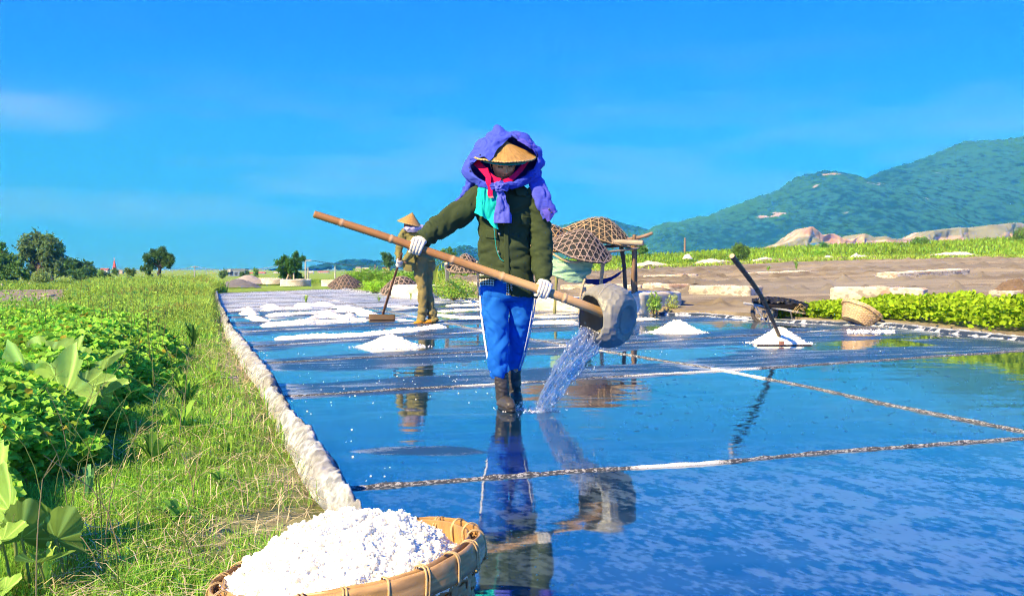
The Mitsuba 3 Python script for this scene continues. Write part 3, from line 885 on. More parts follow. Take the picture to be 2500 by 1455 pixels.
for pts, w in (([(1170.5, 700, -0.01), (1175, 765, -0.02), (1182, 820, -0.05), (1190, 870, -0.065), (1199, 908, -0.065)], 0.011), ([(1308.5, 726, 0.0), (1303, 765, 0.005), (1294, 815, 0.03), (1284, 860, 0.085), (1273, 894, 0.135)], 0.007), ([(1304, 726, -0.045), (1298, 765, -0.04), (1289, 815, -0.01), (1279, 860, 0.05), (1268, 898, 0.11)], 0.007)):
    Vs, Fs = ribbon(spline(WA(pts), 50), w, np.array([0.3 * (1 if pts[0][0] > 1240 else -1), -1, 0.0]), 0.004)
    part(trousers, 'stripe', Vs, Fs, 'm_cloth', (0.72, 0.74, 0.76), label='white side stripe')

# boots
for top, ank, heel, toe, sd, col in (((1222, 913, -0.045), (1227, 955, -0.05), (1228, 982, -0.03), (1246, 989, -0.19), 41, (0.055, 0.052, 0.048)), ((1254, 900, 0.17), (1256, 940, 0.17), (1255, 966, 0.19), (1262, 974, 0.06), 42, (0.05, 0.048, 0.045))):
    shaft = tube(WA([top, ((top[0] + ank[0]) / 2, (top[1] + ank[1]) / 2, ank[2]), ank, (heel[0], heel[1] - 6, heel[2])]), [0.047, 0.043, 0.041, 0.042], 28, 40)
    mid = ((heel[0] + toe[0]) / 2, (heel[1] + toe[1]) / 2 - 3, (heel[2] + toe[2]) / 2)
    foot = tube(WA([(heel[0], heel[1] - 2, heel[2] + 0.02), (heel[0], heel[1], heel[2]), mid, toe, (toe[0] + 1, toe[1] + 2, toe[2] - 0.03)]), [0.030, 0.042, 0.042, 0.036, 0.016], 24, 40, flat=0.82)
    V, F = union([shaft, foot])
    V = folds(V, F, 0.004, (22, 22, 34), sd)
    V[:, 2] = np.maximum(V[:, 2], 0.008)
    mud = sm(0.07, 0.015, V[:, 2]) * 0.5
    b = part(woman, 'boot', V, F, 'm_gloss', tone(V, col, 0.35, 30, sd) * (1 - mud[:, None]) + mud[:, None] * np.array([[0.16, 0.14, 0.12]]))
    fr_ = np.linspace(0, 2 * np.pi, 40)
    c0 = W(mid[0], mid[1], mid[2]); d = W(*toe) - W(*heel); d[2] = 0; L = np.linalg.norm(d); d /= L; sdv = np.array([-d[1], d[0], 0])
    ring = lambda s, z: np.array([[*(c0[:2] + d[:2] * math.cos(t) * (L / 2 + 0.052) * s + sdv[:2] * math.sin(t) * 0.044 * s), z] for t in fr_[:-1]])
    Vs, Fs = lathe_rings(np.array([ring(0.98, 0.001), ring(1.0, 0.006), ring(1.0, 0.016), ring(0.96, 0.02)]))
    part(b, 'sole', Vs, Fs, 'm_gloss', (0.03, 0.03, 0.03))

# body: head, neck, trunk, limbs in one skin
yaw, pit, rol = 8, 24, -6
Rh = rot([0, 1, 0], rol) @ rot([0, 0, 1], yaw) @ rot([1, 0, 0], pit)
hc = W(1229, 402, -0.04)
hm, face_col = head_mesh(hc, Rh)
core = [tube(WA([(1238, 470, 0.02), (1236, 445, 0.015), (1232, 415, 0.01)]), [0.055, 0.047, 0.046], 20, 20), tube(WA([(1236, 460, 0), (1235, 500, 0), (1235, 600, 0), (1238, 700, 0)]), [0.05, 0.085, 0.09, 0.095], 20, 30),
        tube(WA([(1190, 478, 0.0), (1092, 540, -0.055), (1024, 592, -0.17)]), [0.045, 0.038, 0.024], 16, 20), tube(WA([(1290, 480, 0.0), (1320, 590, -0.03), (1323, 694, -0.155)]), [0.045, 0.038, 0.024], 16, 20),
        tube(WA([(1212, 690, 0), (1213, 800, -0.04), (1222, 930, -0.045), (1228, 975, -0.04)]), [0.07, 0.045, 0.03, 0.03], 16, 30), tube(WA([(1266, 690, 0.01), (1267, 800, 0.06), (1254, 920, 0.17), (1255, 958, 0.17)]), [0.07, 0.045, 0.03, 0.03], 16, 30)]
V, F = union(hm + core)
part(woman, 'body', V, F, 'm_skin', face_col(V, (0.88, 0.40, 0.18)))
hair = ball(hc + Rh @ np.array([0, 0.022, 0.018]), 1.0, 30, (0.079, 0.088, 0.108))
Vh = (hair[0] - hc) @ np.eye(3)
part(woman, 'hair', hair[0], hair[1], 'm_matte', (0.012, 0.011, 0.010))

# hat, cap below it, straps
brim = W(1231, 381, -0.03)
up_ = unit([0.03, -0.30, 0.95])
apex = brim + up_ * 0.098
part(woman, 'conical_hat', *hat_mesh(apex, brim, 0.200, None, seed=2)[:2], 'm_wood', hat_mesh(apex, brim, 0.200, None, seed=2)[2], label='golden palm leaf conical hat')
c2 = brim - up_ * 0.028 + np.array([0.006, -0.012, 0])
Vc, Fc, _ = hat_mesh(c2 + up_ * 0.055, c2, 0.138, None, 80, 5)
part(woman, 'cap', Vc, Fc, 'm_cloth', (0.02, 0.36, 0.40), label='teal cap under the hat')
Vr, Fr = ribbon(spline(WA([(1290, 384, -0.04), (1278, 405, -0.075), (1262, 424, -0.105), (1246, 438, -0.12), (1228, 446, -0.13)]), 30), 0.030, np.array([0.5, -0.8, 0.2]), 0.004)
strap = part(woman, 'chin_strap', Vr, Fr, 'm_cloth', PINK, label='crimson chin strap')
Vr, Fr = ribbon(spline(WA([(1162, 396, -0.03), (1178, 412, -0.075), (1192, 428, -0.115), (1208, 440, -0.14), (1222, 444, -0.145)]), 30), 0.040, np.array([-0.3, -1, 0.2]), 0.004)
part(woman, 'chin_strap', Vr, Fr, 'm_cloth', PINK)
Vr, Fr = ribbon(spline(WA([(1186, 412, -0.12), (1190, 430, -0.155), (1195, 452, -0.165), (1199, 485, -0.168)]), 30), 0.030, np.array([0, -1, 0.05]), 0.004)
Vr = Vr + 0.003 * np.sin(Vr[:, 2:] * 90)
part(woman, 'chin_strap', Vr, Fr, 'm_cloth', np.where((Vr[:, 2] < W(1199, 480, -0.17)[2])[:, None], [[0.7, 0.35, 0.4]], [list(PINK)]), label='crimson strap end hanging over the towel')

# purple shirt draped over the hat as a hood
INN = [(1222, 451, -0.15), (1196, 447, -0.135), (1172, 436, -0.11), (1157, 425, -0.075), (1149, 412, -0.05), (1152, 400, -0.045), (1160, 390, -0.06), (1176, 373, -0.10), (1196, 358, -0.10), (1218, 344, -0.075), (1245, 335, -0.05), (1263, 342, -0.07), (1290, 358, -0.085), (1308, 370, -0.07), (1312, 386, -0.05), (1306, 408, -0.06), (1294, 423, -0.09), (1264, 443, -0.13)]
OUT = [(1224, 459, -0.125), (1190, 457, -0.10), (1162, 452, -0.06), (1143, 437, -0.02), (1131, 416, 0.0), (1134, 396, 0.0), (1148, 374, 0.0), (1166, 350, 0.0), (1182, 332, 0.0), (1198, 319, 0.01), (1211, 309, 0.02), (1238, 317, 0.0), (1262, 319, -0.02), (1287, 334, -0.01), (1310, 350, 0.0), (1322, 372, 0.0), (1323, 402, 0.01), (1314, 432, -0.02), (1290, 447, -0.07), (1258, 456, -0.11)]


def around(pts, n=200):
    """Closed outline resampled by angle about the face."""
    p = np.array(pts); q = spline(np.vstack([p, p[:3]]), 40 * (len(p) + 2))[:40 * len(p)]
    a = np.unwrap(np.arctan2(q[:, 1] - 392, q[:, 0] - 1232))
    if a[-1] < a[0]: a, q = a[::-1], q[::-1]
    o = np.argsort((a - a[0]) % (2 * np.pi)); aa = ((a - a[0]) % (2 * np.pi))[o]
    base = (a[0]) % (2 * np.pi)
    t = (np.linspace(0, 2 * np.pi, n, endpoint=False) - base) % (2 * np.pi)
    return np.column_stack([np.interp(t, aa, q[o, i], period=2 * np.pi) for i in range(3)])


inn, out = around(INN), around(OUT)
cen = np.array([1232.0, 390.0])
layers = []
for f, b in ((0.0, 0.0), (0.25, -0.015), (0.5, -0.012), (0.75, -0.006), (1.0, 0.0)):
    L = inn * (1 - f) + out * f
    L[:, 2] += b * 1.2
    layers.append(L)
for f, dyb in ((0.97, 0.05), (0.88, 0.11), (0.70, 0.16), (0.4, 0.195), (0.1, 0.21)):
    L = out.copy(); L[:, :2] = cen + (out[:, :2] - cen) * f; L[:, 2] = np.where(True, dyb + out[:, 2] * (1 - dyb / 0.21), 0)
    layers.append(L)
S = np.array(layers)                                            # (10, n, 3)
S = np.stack([spline(S[:, i], 46) for i in range(S.shape[1])], 1)
RG = np.array([[W(*q) for q in r] for r in S])
nrow, ncol = S.shape[:2]
fa = np.arange(ncol) / ncol * 2 * np.pi
V, F = lathe_rings(RG, False, True)
pleat = (np.sin(fa * 11 + 2.5 * np.sin(fa * 3))[None] * np.sin(np.linspace(0, np.pi, nrow))[:, None] * 0.006 + np.sin(fa * 7 + np.linspace(0, 2, nrow)[:, None] * 1.5) * 0.006).ravel()
V[:-1] += vnormals(V, F)[:-1] * pleat[:, None]
wob = np.repeat(np.clip(np.linspace(0, 1, 46) * 6, 0.15, 1), S.shape[1]); wob = np.append(wob, 1)
V = V + (folds(V, F, 0.012, (5, 5, 5), 51, False) - V) * wob[:, None] + (folds(V, F, 0.005, (15, 15, 15), 52) - V) * wob[:, None]
hood = part(woman, 'head_cloth', V, F, 'm_cloth', tone(V, PURPLE, 0.10, 12, 1), label='purple shirt draped over the hat like a hood')


def sheet(grid_uvd, n, m, key, name, col, amp=0.006, seed=0, fr=(18, 18, 18), **kw):
    g = np.array(grid_uvd, float)                                  # (r, c, 3) control grid
    a = np.stack([spline(g[i], m) for i in range(g.shape[0])])
    b = np.stack([spline(a[:, j], n) for j in range(m)], 1)
    V = np.array([W(*q) for q in b.reshape(-1, 3)])
    F = grid_faces(n, m)
    V = folds(V, F, amp, fr, seed)
    return part(key, name, V, F, 'm_cloth', tone(V, col, 0.08, 14, seed), **kw)


# loose shirt front lying over the left of the hat, with its buttons
sheet([[(1160, 352, -0.06), (1186, 338, -0.07), (1212, 327, -0.06), (1246, 324, -0.05)], [(1152, 372, -0.08), (1180, 358, -0.125), (1206, 344, -0.12), (1248, 334, -0.075)], [(1146, 392, -0.07), (1174, 378, -0.16), (1200, 362, -0.16), (1240, 340, -0.09)], [(1150, 402, -0.08), (1178, 382, -0.185), (1196, 393, -0.215), (1210, 370, -0.17)]], 40, 40, hood, 'shirt_front', PURPLE, 0.007, 61)
sheet([[(1250, 322, -0.03), (1280, 332, -0.03), (1306, 350, -0.02), (1318, 372, -0.01)], [(1262, 334, -0.08), (1284, 345, -0.085), (1304, 358, -0.07), (1314, 376, -0.05)], [(1264, 344, -0.10), (1288, 357, -0.105), (1304, 368, -0.09), (1312, 384, -0.07)]], 30, 30, hood, 'shirt_yoke', (0.09, 0.09, 0.55), 0.008, 62)
for u, v, d in ((1172, 379, -0.185), (1145, 411, -0.06), (1148, 418, -0.075)):
    part(hood, 'button', *ball(W(u, v, d), 0.006, 8, (1, .5, 1)), 'm_gloss', (0.03, 0.04, 0.12))
# sleeves: knotted at the chin, hanging right, hanging behind on the left
V, F = tube(WA([(1306, 418, 0.02), (1310, 440, -0.02), (1318, 466, -0.06), (1328, 492, -0.075), (1338, 515, -0.075), (1344, 528, -0.07)]), [0.040, 0.043, 0.050, 0.056, 0.060, 0.058], 36, 60, flat=0.5)
V = folds(V, F, 0.012, (14, 14, 7), 71)
slv = part(hood, 'sleeve', V, F, 'm_cloth', tone(V, (0.085, 0.11, 0.62), 0.08, 12, 4), label='purple sleeve hanging on the right shoulder')
sheet([[(1322, 510, -0.12), (1340, 506, -0.125), (1357, 515, -0.11)], [(1328, 525, -0.115), (1342, 522, -0.125), (1352, 526, -0.11)], [(1336, 542, -0.10), (1342, 540, -0.11), (1346, 536, -0.105)]], 16, 16, slv, 'cuff', (0.13, 0.115, 0.62), 0.003, 72)
for u, v in ((1341, 512), (1347, 519)):
    part(slv, 'button', *ball(W(u, v, -0.135), 0.0065, 8, (1, .5, 1)), 'm_gloss', (0.05, 0.06, 0.10))
V, F = tube(WA([(1152, 440, 0.03), (1146, 456, 0.03), (1136, 472, 0.02), (1122, 489, 0.0), (1108, 503, -0.03)]), [0.05, 0.052, 0.045, 0.034, 0.012], 30, 50, flat=0.62)
V = folds(V, F, 0.010, (16, 16, 16), 73)
part(hood, 'sleeve', V, F, 'm_cloth', tone(V, PURPLE, 0.08, 12, 4), label='purple sleeve trailing over the raised arm')
V, F = tube(WA([(1172, 450, -0.10), (1196, 456, -0.145), (1222, 457, -0.16), (1250, 454, -0.15), (1282, 439, -0.10), (1300, 422, -0.06)]), [0.024, 0.027, 0.026, 0.028, 0.03, 0.03], 36, 90, flat=0.8)
V = folds(V, F, 0.009, (14, 14, 40), 74)
part(hood, 'neck_wrap', V, F, 'm_cloth', tone(V, (0.04, 0.07, 0.52), 0.08, 12, 4))
kv, kf = ball(W(1224, 457, -0.19), 1.0, 40, (0.040, 0.026, 0.026))
kv = folds(kv, kf, 0.014, (26, 26, 40), 75)
part(hood, 'knot', kv, kf, 'm_cloth', tone(kv, (0.11, 0.135, 0.62), 0.08, 12, 4))
V, F = tube(WA([(1224, 458, -0.195), (1224, 474, -0.19), (1225, 500, -0.185), (1226, 530, -0.18), (1226, 545, -0.18)]), [0.026, 0.026, 0.040, 0.052, 0.053], 40, 60, flat=0.55, up=(0, 1, 0), caps=False)
V = folds(V, F, 0.011, (26, 26, 8), 76)
part(hood, 'tied_sleeve', V, F, 'm_cloth', tone(V, (0.11, 0.135, 0.64), 0.07, 12, 4), label='lilac sleeve end hanging from the knot')
sheet([[(1164, 458, -0.12), (1176, 459, -0.15), (1192, 460, -0.155), (1207, 462, -0.15), (1216, 464, -0.155)], [(1161, 490, -0.115), (1175, 492, -0.15), (1192, 492, -0.15), (1206, 494, -0.145), (1214, 500, -0.15)], [(1158, 514, -0.115), (1174, 522, -0.155), (1190, 528, -0.14), (1205, 528, -0.15), (1212, 535, -0.145)], [(1156, 519, -0.115), (1173, 527, -0.16), (1190, 537, -0.14), (1206, 556, -0.155), (1217, 561, -0.15)]], 60, 60, woman, 'towel', CYAN, 0.010, 77, (16, 16, 7), label='turquoise towel hanging under the chin')
Vt, Ft = tube(WA([(1206, 556, -0.14), (1209, 585, -0.135), (1213, 612, -0.13), (1222, 632, -0.132), (1230, 638, -0.135)]), 0.0022, 6, 30)
part(woman, 'thread', Vt, Ft, 'm_cloth', (0.02, 0.40, 0.36))

# the pole and the bucket
POLE = spline(WA([(767, 523, -0.28), (900, 565, -0.255), (1016, 604, -0.225), (1160, 653, -0.215), (1324, 709, -0.21), (1410, 740, -0.17), (1470, 764, -0.10)]), 240)
scoop = thing('long_handled_scoop', 'dented grey metal bucket scoop on a long bamboo pole held by the woman, pouring water', 'scoop')
arc = np.concatenate([[0], np.cumsum(np.linalg.norm(np.diff(POLE, axis=0), axis=1))])
node_u = [(840, 548), (955, 586), (1103, 634), (1226, 676), (1378, 727)]
rad = np.interp(arc, [0, arc[-1]], [0.0215, 0.029])
colP = np.tile([[0.36, 0.185, 0.075]], (240, 1)).astype(float)
for u, v in node_u:
    i = np.argmin(np.abs(POLE[:, 0] - W(u, v, -0.22)[0]))
    d = np.abs(arc - arc[i])
    rad = rad + 0.0035 * np.exp(-(d / 0.008) ** 2) - 0.0012 * np.exp(-((d - 0.016) / 0.006) ** 2)
    colP = colP + np.exp(-(d / 0.010) ** 2)[:, None] * np.array([[0.14, 0.13, 0.10]])
light = sm(0.75, 1.35, arc)[:, None]
colP = colP * (1 - light) + (colP * 0 + np.array([[0.56, 0.37, 0.18]]) + np.exp(-0) * 0) * light + 0.0
for u, v in node_u:
    i = np.argmin(np.abs(POLE[:, 0] - W(u, v, -0.22)[0])); colP += np.exp(-(np.abs(arc - arc[i]) / 0.007) ** 2)[:, None] * 0.10
V, F = tube(np.column_stack([POLE]), rad, 28, 0)
ang = np.tile(np.arange(28), 240)
cp = np.repeat(colP, 28, 0) * (0.86 + 0.28 * meshkit.noise(np.column_stack([np.repeat(arc, 28) * 5, ang * 1.7, 0 * ang]), 4))[:, None]
cp = np.vstack([cp, [[0.5, 0.36, 0.2]] * 2])
part(scoop, 'handle', V, F, 'm_bamboo', cp, label='long bamboo pole')


def pole_at(u):
    i = np.argmin([abs((np.dot(p - EYE, RIGHT) / np.dot(p - EYE, FWD)) * FOC + CU - u) for p in POLE])
    return POLE[i], unit(POLE[min(i + 3, 239)] - POLE[max(i - 3, 0)]), rad[i]


for hu, wr, td in ((1016, (1032, 585, -0.165), -1), (1325, (1325, 688, -0.15), -1)):
    c, a, rp = pole_at(hu)
    V, F = grip_hand(W(*wr), c, a, rp, np.array([0, -1, 0.0]), td)
    V = folds(V, F, 0.0016, (60, 60, 60), 81)
    tint = np.exp(-(np.linalg.norm(V - W(*wr), axis=1) / 0.022) ** 2)[:, None] * (1 if hu < 1100 else 0)
    part(woman, 'glove', V, F, 'm_cloth', np.array([[0.70, 0.69, 0.64]]) * (1 - tint * 0.8) + np.array([[0.30, 0.68, 0.58]]) * tint * 0.8, label='white cotton work glove')

# bucket: a squashed drum, cut open on the side that faces left
bc = W(1478, 770, -0.04)
ax_b = unit(np.array([0.80, -0.56, -0.14]))
Rb = frame(ax_b, (0, 0, 1))
t = np.linspace(-1, 1, 90)
prof_z = np.array([-1.0, -0.98, -0.86, -0.55, -0.1, 0.35, 0.70, 0.90, 0.985, 1.0, 1.0])
prof_r = np.array([0.0, 0.40, 0.66, 0.90, 1.0, 0.985, 0.90, 0.78, 0.66, 0.55, 0.0])
sp = spline(np.column_stack([prof_z, prof_r]), 110); sp[:, 1] = np.clip(sp[:, 1], 0.002, None)


def drum(scale, seed, dent):
    th = np.arange(120) * 2 * np.pi / 120
    R0, H0 = 0.196 * scale, 0.150 * scale
    ringz = np.stack([sp[:, 1][:, None] * R0 * np.cos(th)[None], sp[:, 1][:, None] * R0 * np.sin(th)[None], sp[:, 0][:, None] * H0 + 0 * th[None]], -1)
    V, F = lathe_rings(ringz, True, True)
    d = unit(V)
    side = sm(0.05, 0.5, V[:, 2] / H0)
    k = meshkit.noise(d * 3.4, seed); kk = np.abs(meshkit.noise(d * 6.0 + 7, seed + 3) * 2 - 1)
    facet = (1 - kk) ** 3
    r = np.hypot(V[:, 0], V[:, 1])
    ringd = np.exp(-((r - 0.083 * scale) / 0.007) ** 2) * (V[:, 2] > 0.5 * H0)
    inset = -0.012 * (r < 0.080 * scale) * (V[:, 2] > 0.5 * H0)
    V = V + d * (dent * (0.008 * (k - 0.5) + 0.006 * (facet - 0.45) * side * (1 - 0.7 * (r < 0.08 * scale)) + 0.009 * ringd))[:, None] + np.array([0, 0, 1]) * (inset * dent)[:, None]
    seam = np.exp(-((V[:, 2] / H0 - 0.12) / 0.035) ** 2)
    return V + d * (0.003 * seam * dent)[:, None], F


Vo, Fo = drum(1.0, 5, 1.0)
Vi, Fi = drum(0.955, 5, 1.0)
O = to_man(Vo, Fo); I = to_man(Vi, Fi)
# mouth: plane cut plus the local frame back to the world
Ow = m3.Manifold(m3.Mesh((Vo @ Rb.T + bc).astype(np.float32), np.asarray(Fo, np.uint32))); Iw = m3.Manifold(m3.Mesh((Vi @ Rb.T + bc).astype(np.float32), np.asarray(Fi, np.uint32)))
shell = Ow - Iw
nrm = unit(np.array([-0.86, -0.50, -0.06]))
mouth_c = W(1436, 770, -0.10)
shell = shell.trim_by_plane((-nrm).tolist(), float(np.dot(-nrm, mouth_c)))
m = shell.to_mesh(); V, F = np.asarray(m.vert_properties)[:, :3].astype(float), np.asarray(m.tri_verts)
L = (V - bc) @ Rb
bk = meshkit.fbm(L * 16, 4, 8)
grime = sm(0.50, 0.66, bk)[:, None]
inside_m = (np.linalg.norm(L / [0.196, 0.196, 0.150], axis=1) < 0.90)[:, None]
cb = np.array([[0.29, 0.30, 0.28]]) * (0.88 + 0.25 * meshkit.fbm(L * 40, 2, 2))[:, None] * (1 - 0.25 * grime) + grime * np.array([[0.05, 0.045, 0.03]])
part(scoop, 'bucket', V, F, 'm_tin', cb, smooth=True)
seam_p = np.array([bc + Rb @ np.array([0.1975 * math.cos(a), 0.1975 * math.sin(a), 0.020]) for a in np.linspace(-3.1, 3.1, 200)])
seam_ok = (seam_p - mouth_c) @ nrm < -0.004
st = np.argmax(~seam_ok); seam_p = np.roll(seam_p, -st - np.argmax(np.roll(seam_ok, -st)), 0)[:int(seam_ok.sum()) - 2]
sv, sf = tube(seam_p, 0.0035, 8, 60) if True else tube(np.array([bc + Rb @ np.array([0.1975 * math.cos(a), 0.1975 * math.sin(a), 0.020]) for a in np.linspace(-3.1, 3.1, 200)])[SEAM], 0.0035, 8, 50)
part(scoop, 'seam', sv, sf, 'm_tin', (0.40, 0.39, 0.35))
# ------------------------------------------------------------------ the second worker, back turned, and the rakes
MY = 14.7


def Q(u, v, dy=0.0):
    return P(u, v, MY + dy)


def QA(pts):
    return np.array([Q(*p) for p in pts])


KHAKI, KHAKI2 = (0.21, 0.20, 0.075), (0.24, 0.205, 0.085)
man = thing('person', 'worker in khaki shirt and trousers, orange shoes and conical hat, seen from behind, raking', 'person')
TQ = [(556, 1008, 14, 0.02, 0.06), (562, 1010, 26, 0.01, 0.10), (572, 1011, 28, 0.0, 0.115), (590, 1013, 28, 0.0, 0.125), (612, 1021, 26, 0.0, 0.12), (630, 1030, 27, 0.0, 0.12), (640, 1034, 29, 0.0, 0.125)]
tq = spline(np.array(TQ), 50)
rings = np.array([[Q(uc + w * math.cos(t), v + 0.10 * w * -math.cos(t) * (1 if v > 600 else 0.3), dc + hd * math.sin(t)) for t in np.arange(48) * 2 * np.pi / 48] for v, uc, w, dc, hd in tq])
tb = lathe_rings(rings); tb = (folds(tb[0], tb[1], 0.020, (5, 5, 7), 103), tb[1])
al = tube(QA([(992, 566, -0.02), (984, 574, -0.03), (976, 596, -0.06), (973, 616, -0.12), (974, 634, -0.2)]), [0.07, 0.08, 0.068, 0.06, 0.05], 24, 50)
ar = tube(QA([(1030, 568, 0.02), (1026, 584, -0.12), (1005, 618, -0.28), (988, 640, -0.34)]), [0.07, 0.075, 0.065, 0.05], 24, 50)
flap = tube(QA([(1004, 606, -0.10), (1001, 630, -0.14), (998, 650, -0.15), (996, 662, -0.15)]), [0.05, 0.085, 0.10, 0.075], 20, 40, flat=0.25, up=(0, 1, 0))
V, F = union([tb, (folds(al[0], al[1], 0.02, (7, 7, 9), 5), al[1]), (folds(ar[0], ar[1], 0.02, (7, 7, 9), 6), ar[1]), flap])
part(man, 'shirt', V, F, 'm_cloth', tone(V, KHAKI, 0.1, 5, 2))
l1 = tube(QA([(1032, 626, -0.02), (1029, 650, -0.04), (1030, 690, -0.04), (1033, 730, -0.03), (1030, 765, -0.04), (1029, 784, -0.05)]), [0.115, 0.118, 0.092, 0.078, 0.075, 0.078], 32, 70)
l2 = tube(QA([(1040, 626, 0.04), (1043, 650, 0.06), (1043, 690, 0.07), (1048, 730, 0.07), (1055, 765, 0.06), (1059, 786, 0.05)]), [0.11, 0.115, 0.09, 0.078, 0.078, 0.088], 32, 70)
V, F = union([(folds(l1[0], l1[1], 0.022, (6, 6, 5), 7), l1[1]), (folds(l2[0], l2[1], 0.022, (6, 6, 5), 8), l2[1])])
part(man, 'trousers', V, F, 'm_cloth', tone(V, KHAKI2, 0.1, 5, 2))
for pts in ([(1030, 785, -0.05), (1022, 788.5, -0.10), (1013, 791, -0.16)], [(1058, 786, 0.05), (1045, 787, -0.02), (1030, 789, -0.08)]):
    V, F = tube(QA(pts), [0.06, 0.058, 0.04], 18, 24, flat=0.8)
    V[:, 2] = np.maximum(V[:, 2], 0.005)
    part(man, 'shoe', V, F, 'm_gloss', (0.72, 0.32, 0.02), label='orange rubber shoe')
mh = Q(1001, 553, -0.02)
hm, mcol = head_mesh(mh, rot([0, 0, 1], -75) @ rot([1, 0, 0], 20))
V, F = union(hm + [tube(QA([(1010, 572, 0), (1004, 556, 0)]), [0.06, 0.055], 16, 10), tube(QA([(1012, 570, 0), (1032, 632, 0)]), [0.06, 0.075], 16, 16), tube(QA([(992, 572, -0.02), (979, 590, -0.05), (973, 612, -0.11), (974, 638, -0.21)]), [0.04, 0.035, 0.03, 0.028], 12, 12),
                  tube(QA([(1026, 584, -0.12), (1005, 618, -0.28), (988, 641, -0.345)]), [0.04, 0.032, 0.026], 12, 12), tube(QA([(1029, 645, -0.04), (1030, 690, -0.04), (1033, 730, -0.03), (1029, 784, -0.05)]), [0.06, 0.05, 0.042, 0.035], 12, 16), tube(QA([(1043, 645, 0.06), (1043, 690, 0.07), (1048, 730, 0.07), (1058, 785, 0.05)]), [0.06, 0.05, 0.042, 0.035], 12, 16)])
part(man, 'body', V, F, 'm_skin', mcol(V, (0.34, 0.19, 0.11)))
ma, mb = Q(1011, 521, 0.03), Q(1000, 547, -0.02)
mup = unit([0.26, -0.06, 1.0])
V, F, C = hat_mesh(mb + mup * 0.19, mb, 0.205, None, 120, 4)
part(man, 'conical_hat', V, F, 'm_wood', C)
V, F = tube(QA([(988, 556, -0.12), (1000, 560, -0.14), (1016, 559, -0.12), (1030, 556, 0.0), (1022, 552, 0.12)]), [0.04, 0.05, 0.05, 0.045, 0.03], 24, 40)
part(man, 'scarf', folds(V, F, 0.014, (14, 14, 14), 9), F, 'm_cloth', tone(V, (0.42, 0.42, 0.66), 0.3, 20, 3), label='pale lilac scarf round the neck')

rake_top, rake_bot = Q(978, 628, -0.26), G(932, 780) + [0, 0, 0.03]
rake = thing('salt_rake', 'wooden salt rake held by the worker in khaki, its brown board on the wet pan', 'rake')
axr = unit(rake_bot - rake_top)
V, F = tube(np.array([rake_top - axr * 0.1, rake_top * .5 + rake_bot * .5, rake_bot]), [0.019, 0.021, 0.022], 12, 30, rough=0.004, freq=12)
part(rake, 'handle', V, F, 'm_wood', tone(V, (0.17, 0.09, 0.05), 0.3, 12, 1))
bx, bf = rough_box((0.44, 0.03, 0.10), 4, 0.002, 5)
Rk = rot([1, 0, 0], -24)
part(rake, 'board', bx @ Rk.T + G(932, 782) + [0, 0, 0.004], bf, 'm_wood', tone(bx, (0.075, 0.042, 0.018), 0.3, 9, 2), label='brown raking board')
for i, (wx, top) in enumerate((((972, 640, -0.22), 0.06), ((984, 652, -0.36), 0.14))):
    c = rake_top + axr * (top + 0.04)
    V, F = grip_hand(Q(*wx) if i == 0 else c + np.array([0.09, 0.0, 0.05]), c, axr, 0.02, np.array([0.2, -1, 0]), -1)
    part(man, 'glove', V, F, 'm_cloth', (0.74, 0.74, 0.74))

# the rake left standing in the right-hand heap
h0, h1 = G(1906, 838) + [0, -0.03, 0.02], P(1787, 625, 9.35)
rk2 = thing('salt_rake', 'salt rake left leaning over the right hand salt heap, its dark pole pointing up', 'rake')
mid = h0 * 0.45 + h1 * 0.55 + np.array([0.045, 0, 0.03])
low = h0 * 0.85 + h1 * 0.15 + np.array([0.022, 0, 0.0])
path = spline(np.array([h0, low, mid, h1]), 120)
arc2 = np.concatenate([[0], np.cumsum(np.linalg.norm(np.diff(path, axis=0), axis=1))])
r2 = np.interp(arc2, [0, arc2[-1]], [0.020, 0.027])
c2_ = np.tile([[0.15, 0.11, 0.075]], (120, 1))
for f in np.linspace(0.08, 0.95, 9):
    dd = np.abs(arc2 - f * arc2[-1])
    r2 = r2 + 0.002 * np.exp(-(dd / 0.012) ** 2); c2_ = c2_ * (1 - 0.5 * np.exp(-(dd / 0.012) ** 2))[:, None]
V, F = tube(path, r2, 20, 0, rough=0.002, freq=20)
cc = np.vstack([np.repeat(c2_, 20, 0), [c2_[0], [0.62, 0.46, 0.28]]])
cc[:-2] *= (0.75 + 0.5 * meshkit.fbm(V[:-2] * [18, 18, 18], 3, 5))[:, None]
part(rk2, 'handle', V, F, 'm_wood', cc)
V, F = tube(np.array([path[-1] - unit(path[-1] - path[-2]) * 0.004, path[-1] + unit(path[-1] - path[-2]) * 0.002]), 0.0265, 20, 0)
part(rk2, 'cut_end', V, F, 'm_wood', (0.60, 0.45, 0.28), smooth=False, label='pale sawn end of the pole')
bx, bf = rough_box((0.62, 0.03, 0.012), 4, 0.001, 15)
part(rk2, 'board', bx + G(1915, 844) + [0.0, 0, 0.0], bf, 'm_wood', tone(bx, (0.05, 0.045, 0.04), 0.3, 9, 2))
bx, bf = rough_box((0.05, 0.05, 0.045), 3, 0.003, 16)
part(rk2, 'socket', bx + G(1907, 845) + [0, -0.012, 0.012], bf, 'm_wood', (0.30, 0.15, 0.10))

# ------------------------------------------------------------------ woven lattice covers


def dome_z(r, R, H):
    t = np.clip(r / R, 0, 1)
    return H * (1 - t ** 1.7) ** 1.0 * (1 - 0.12 * t)


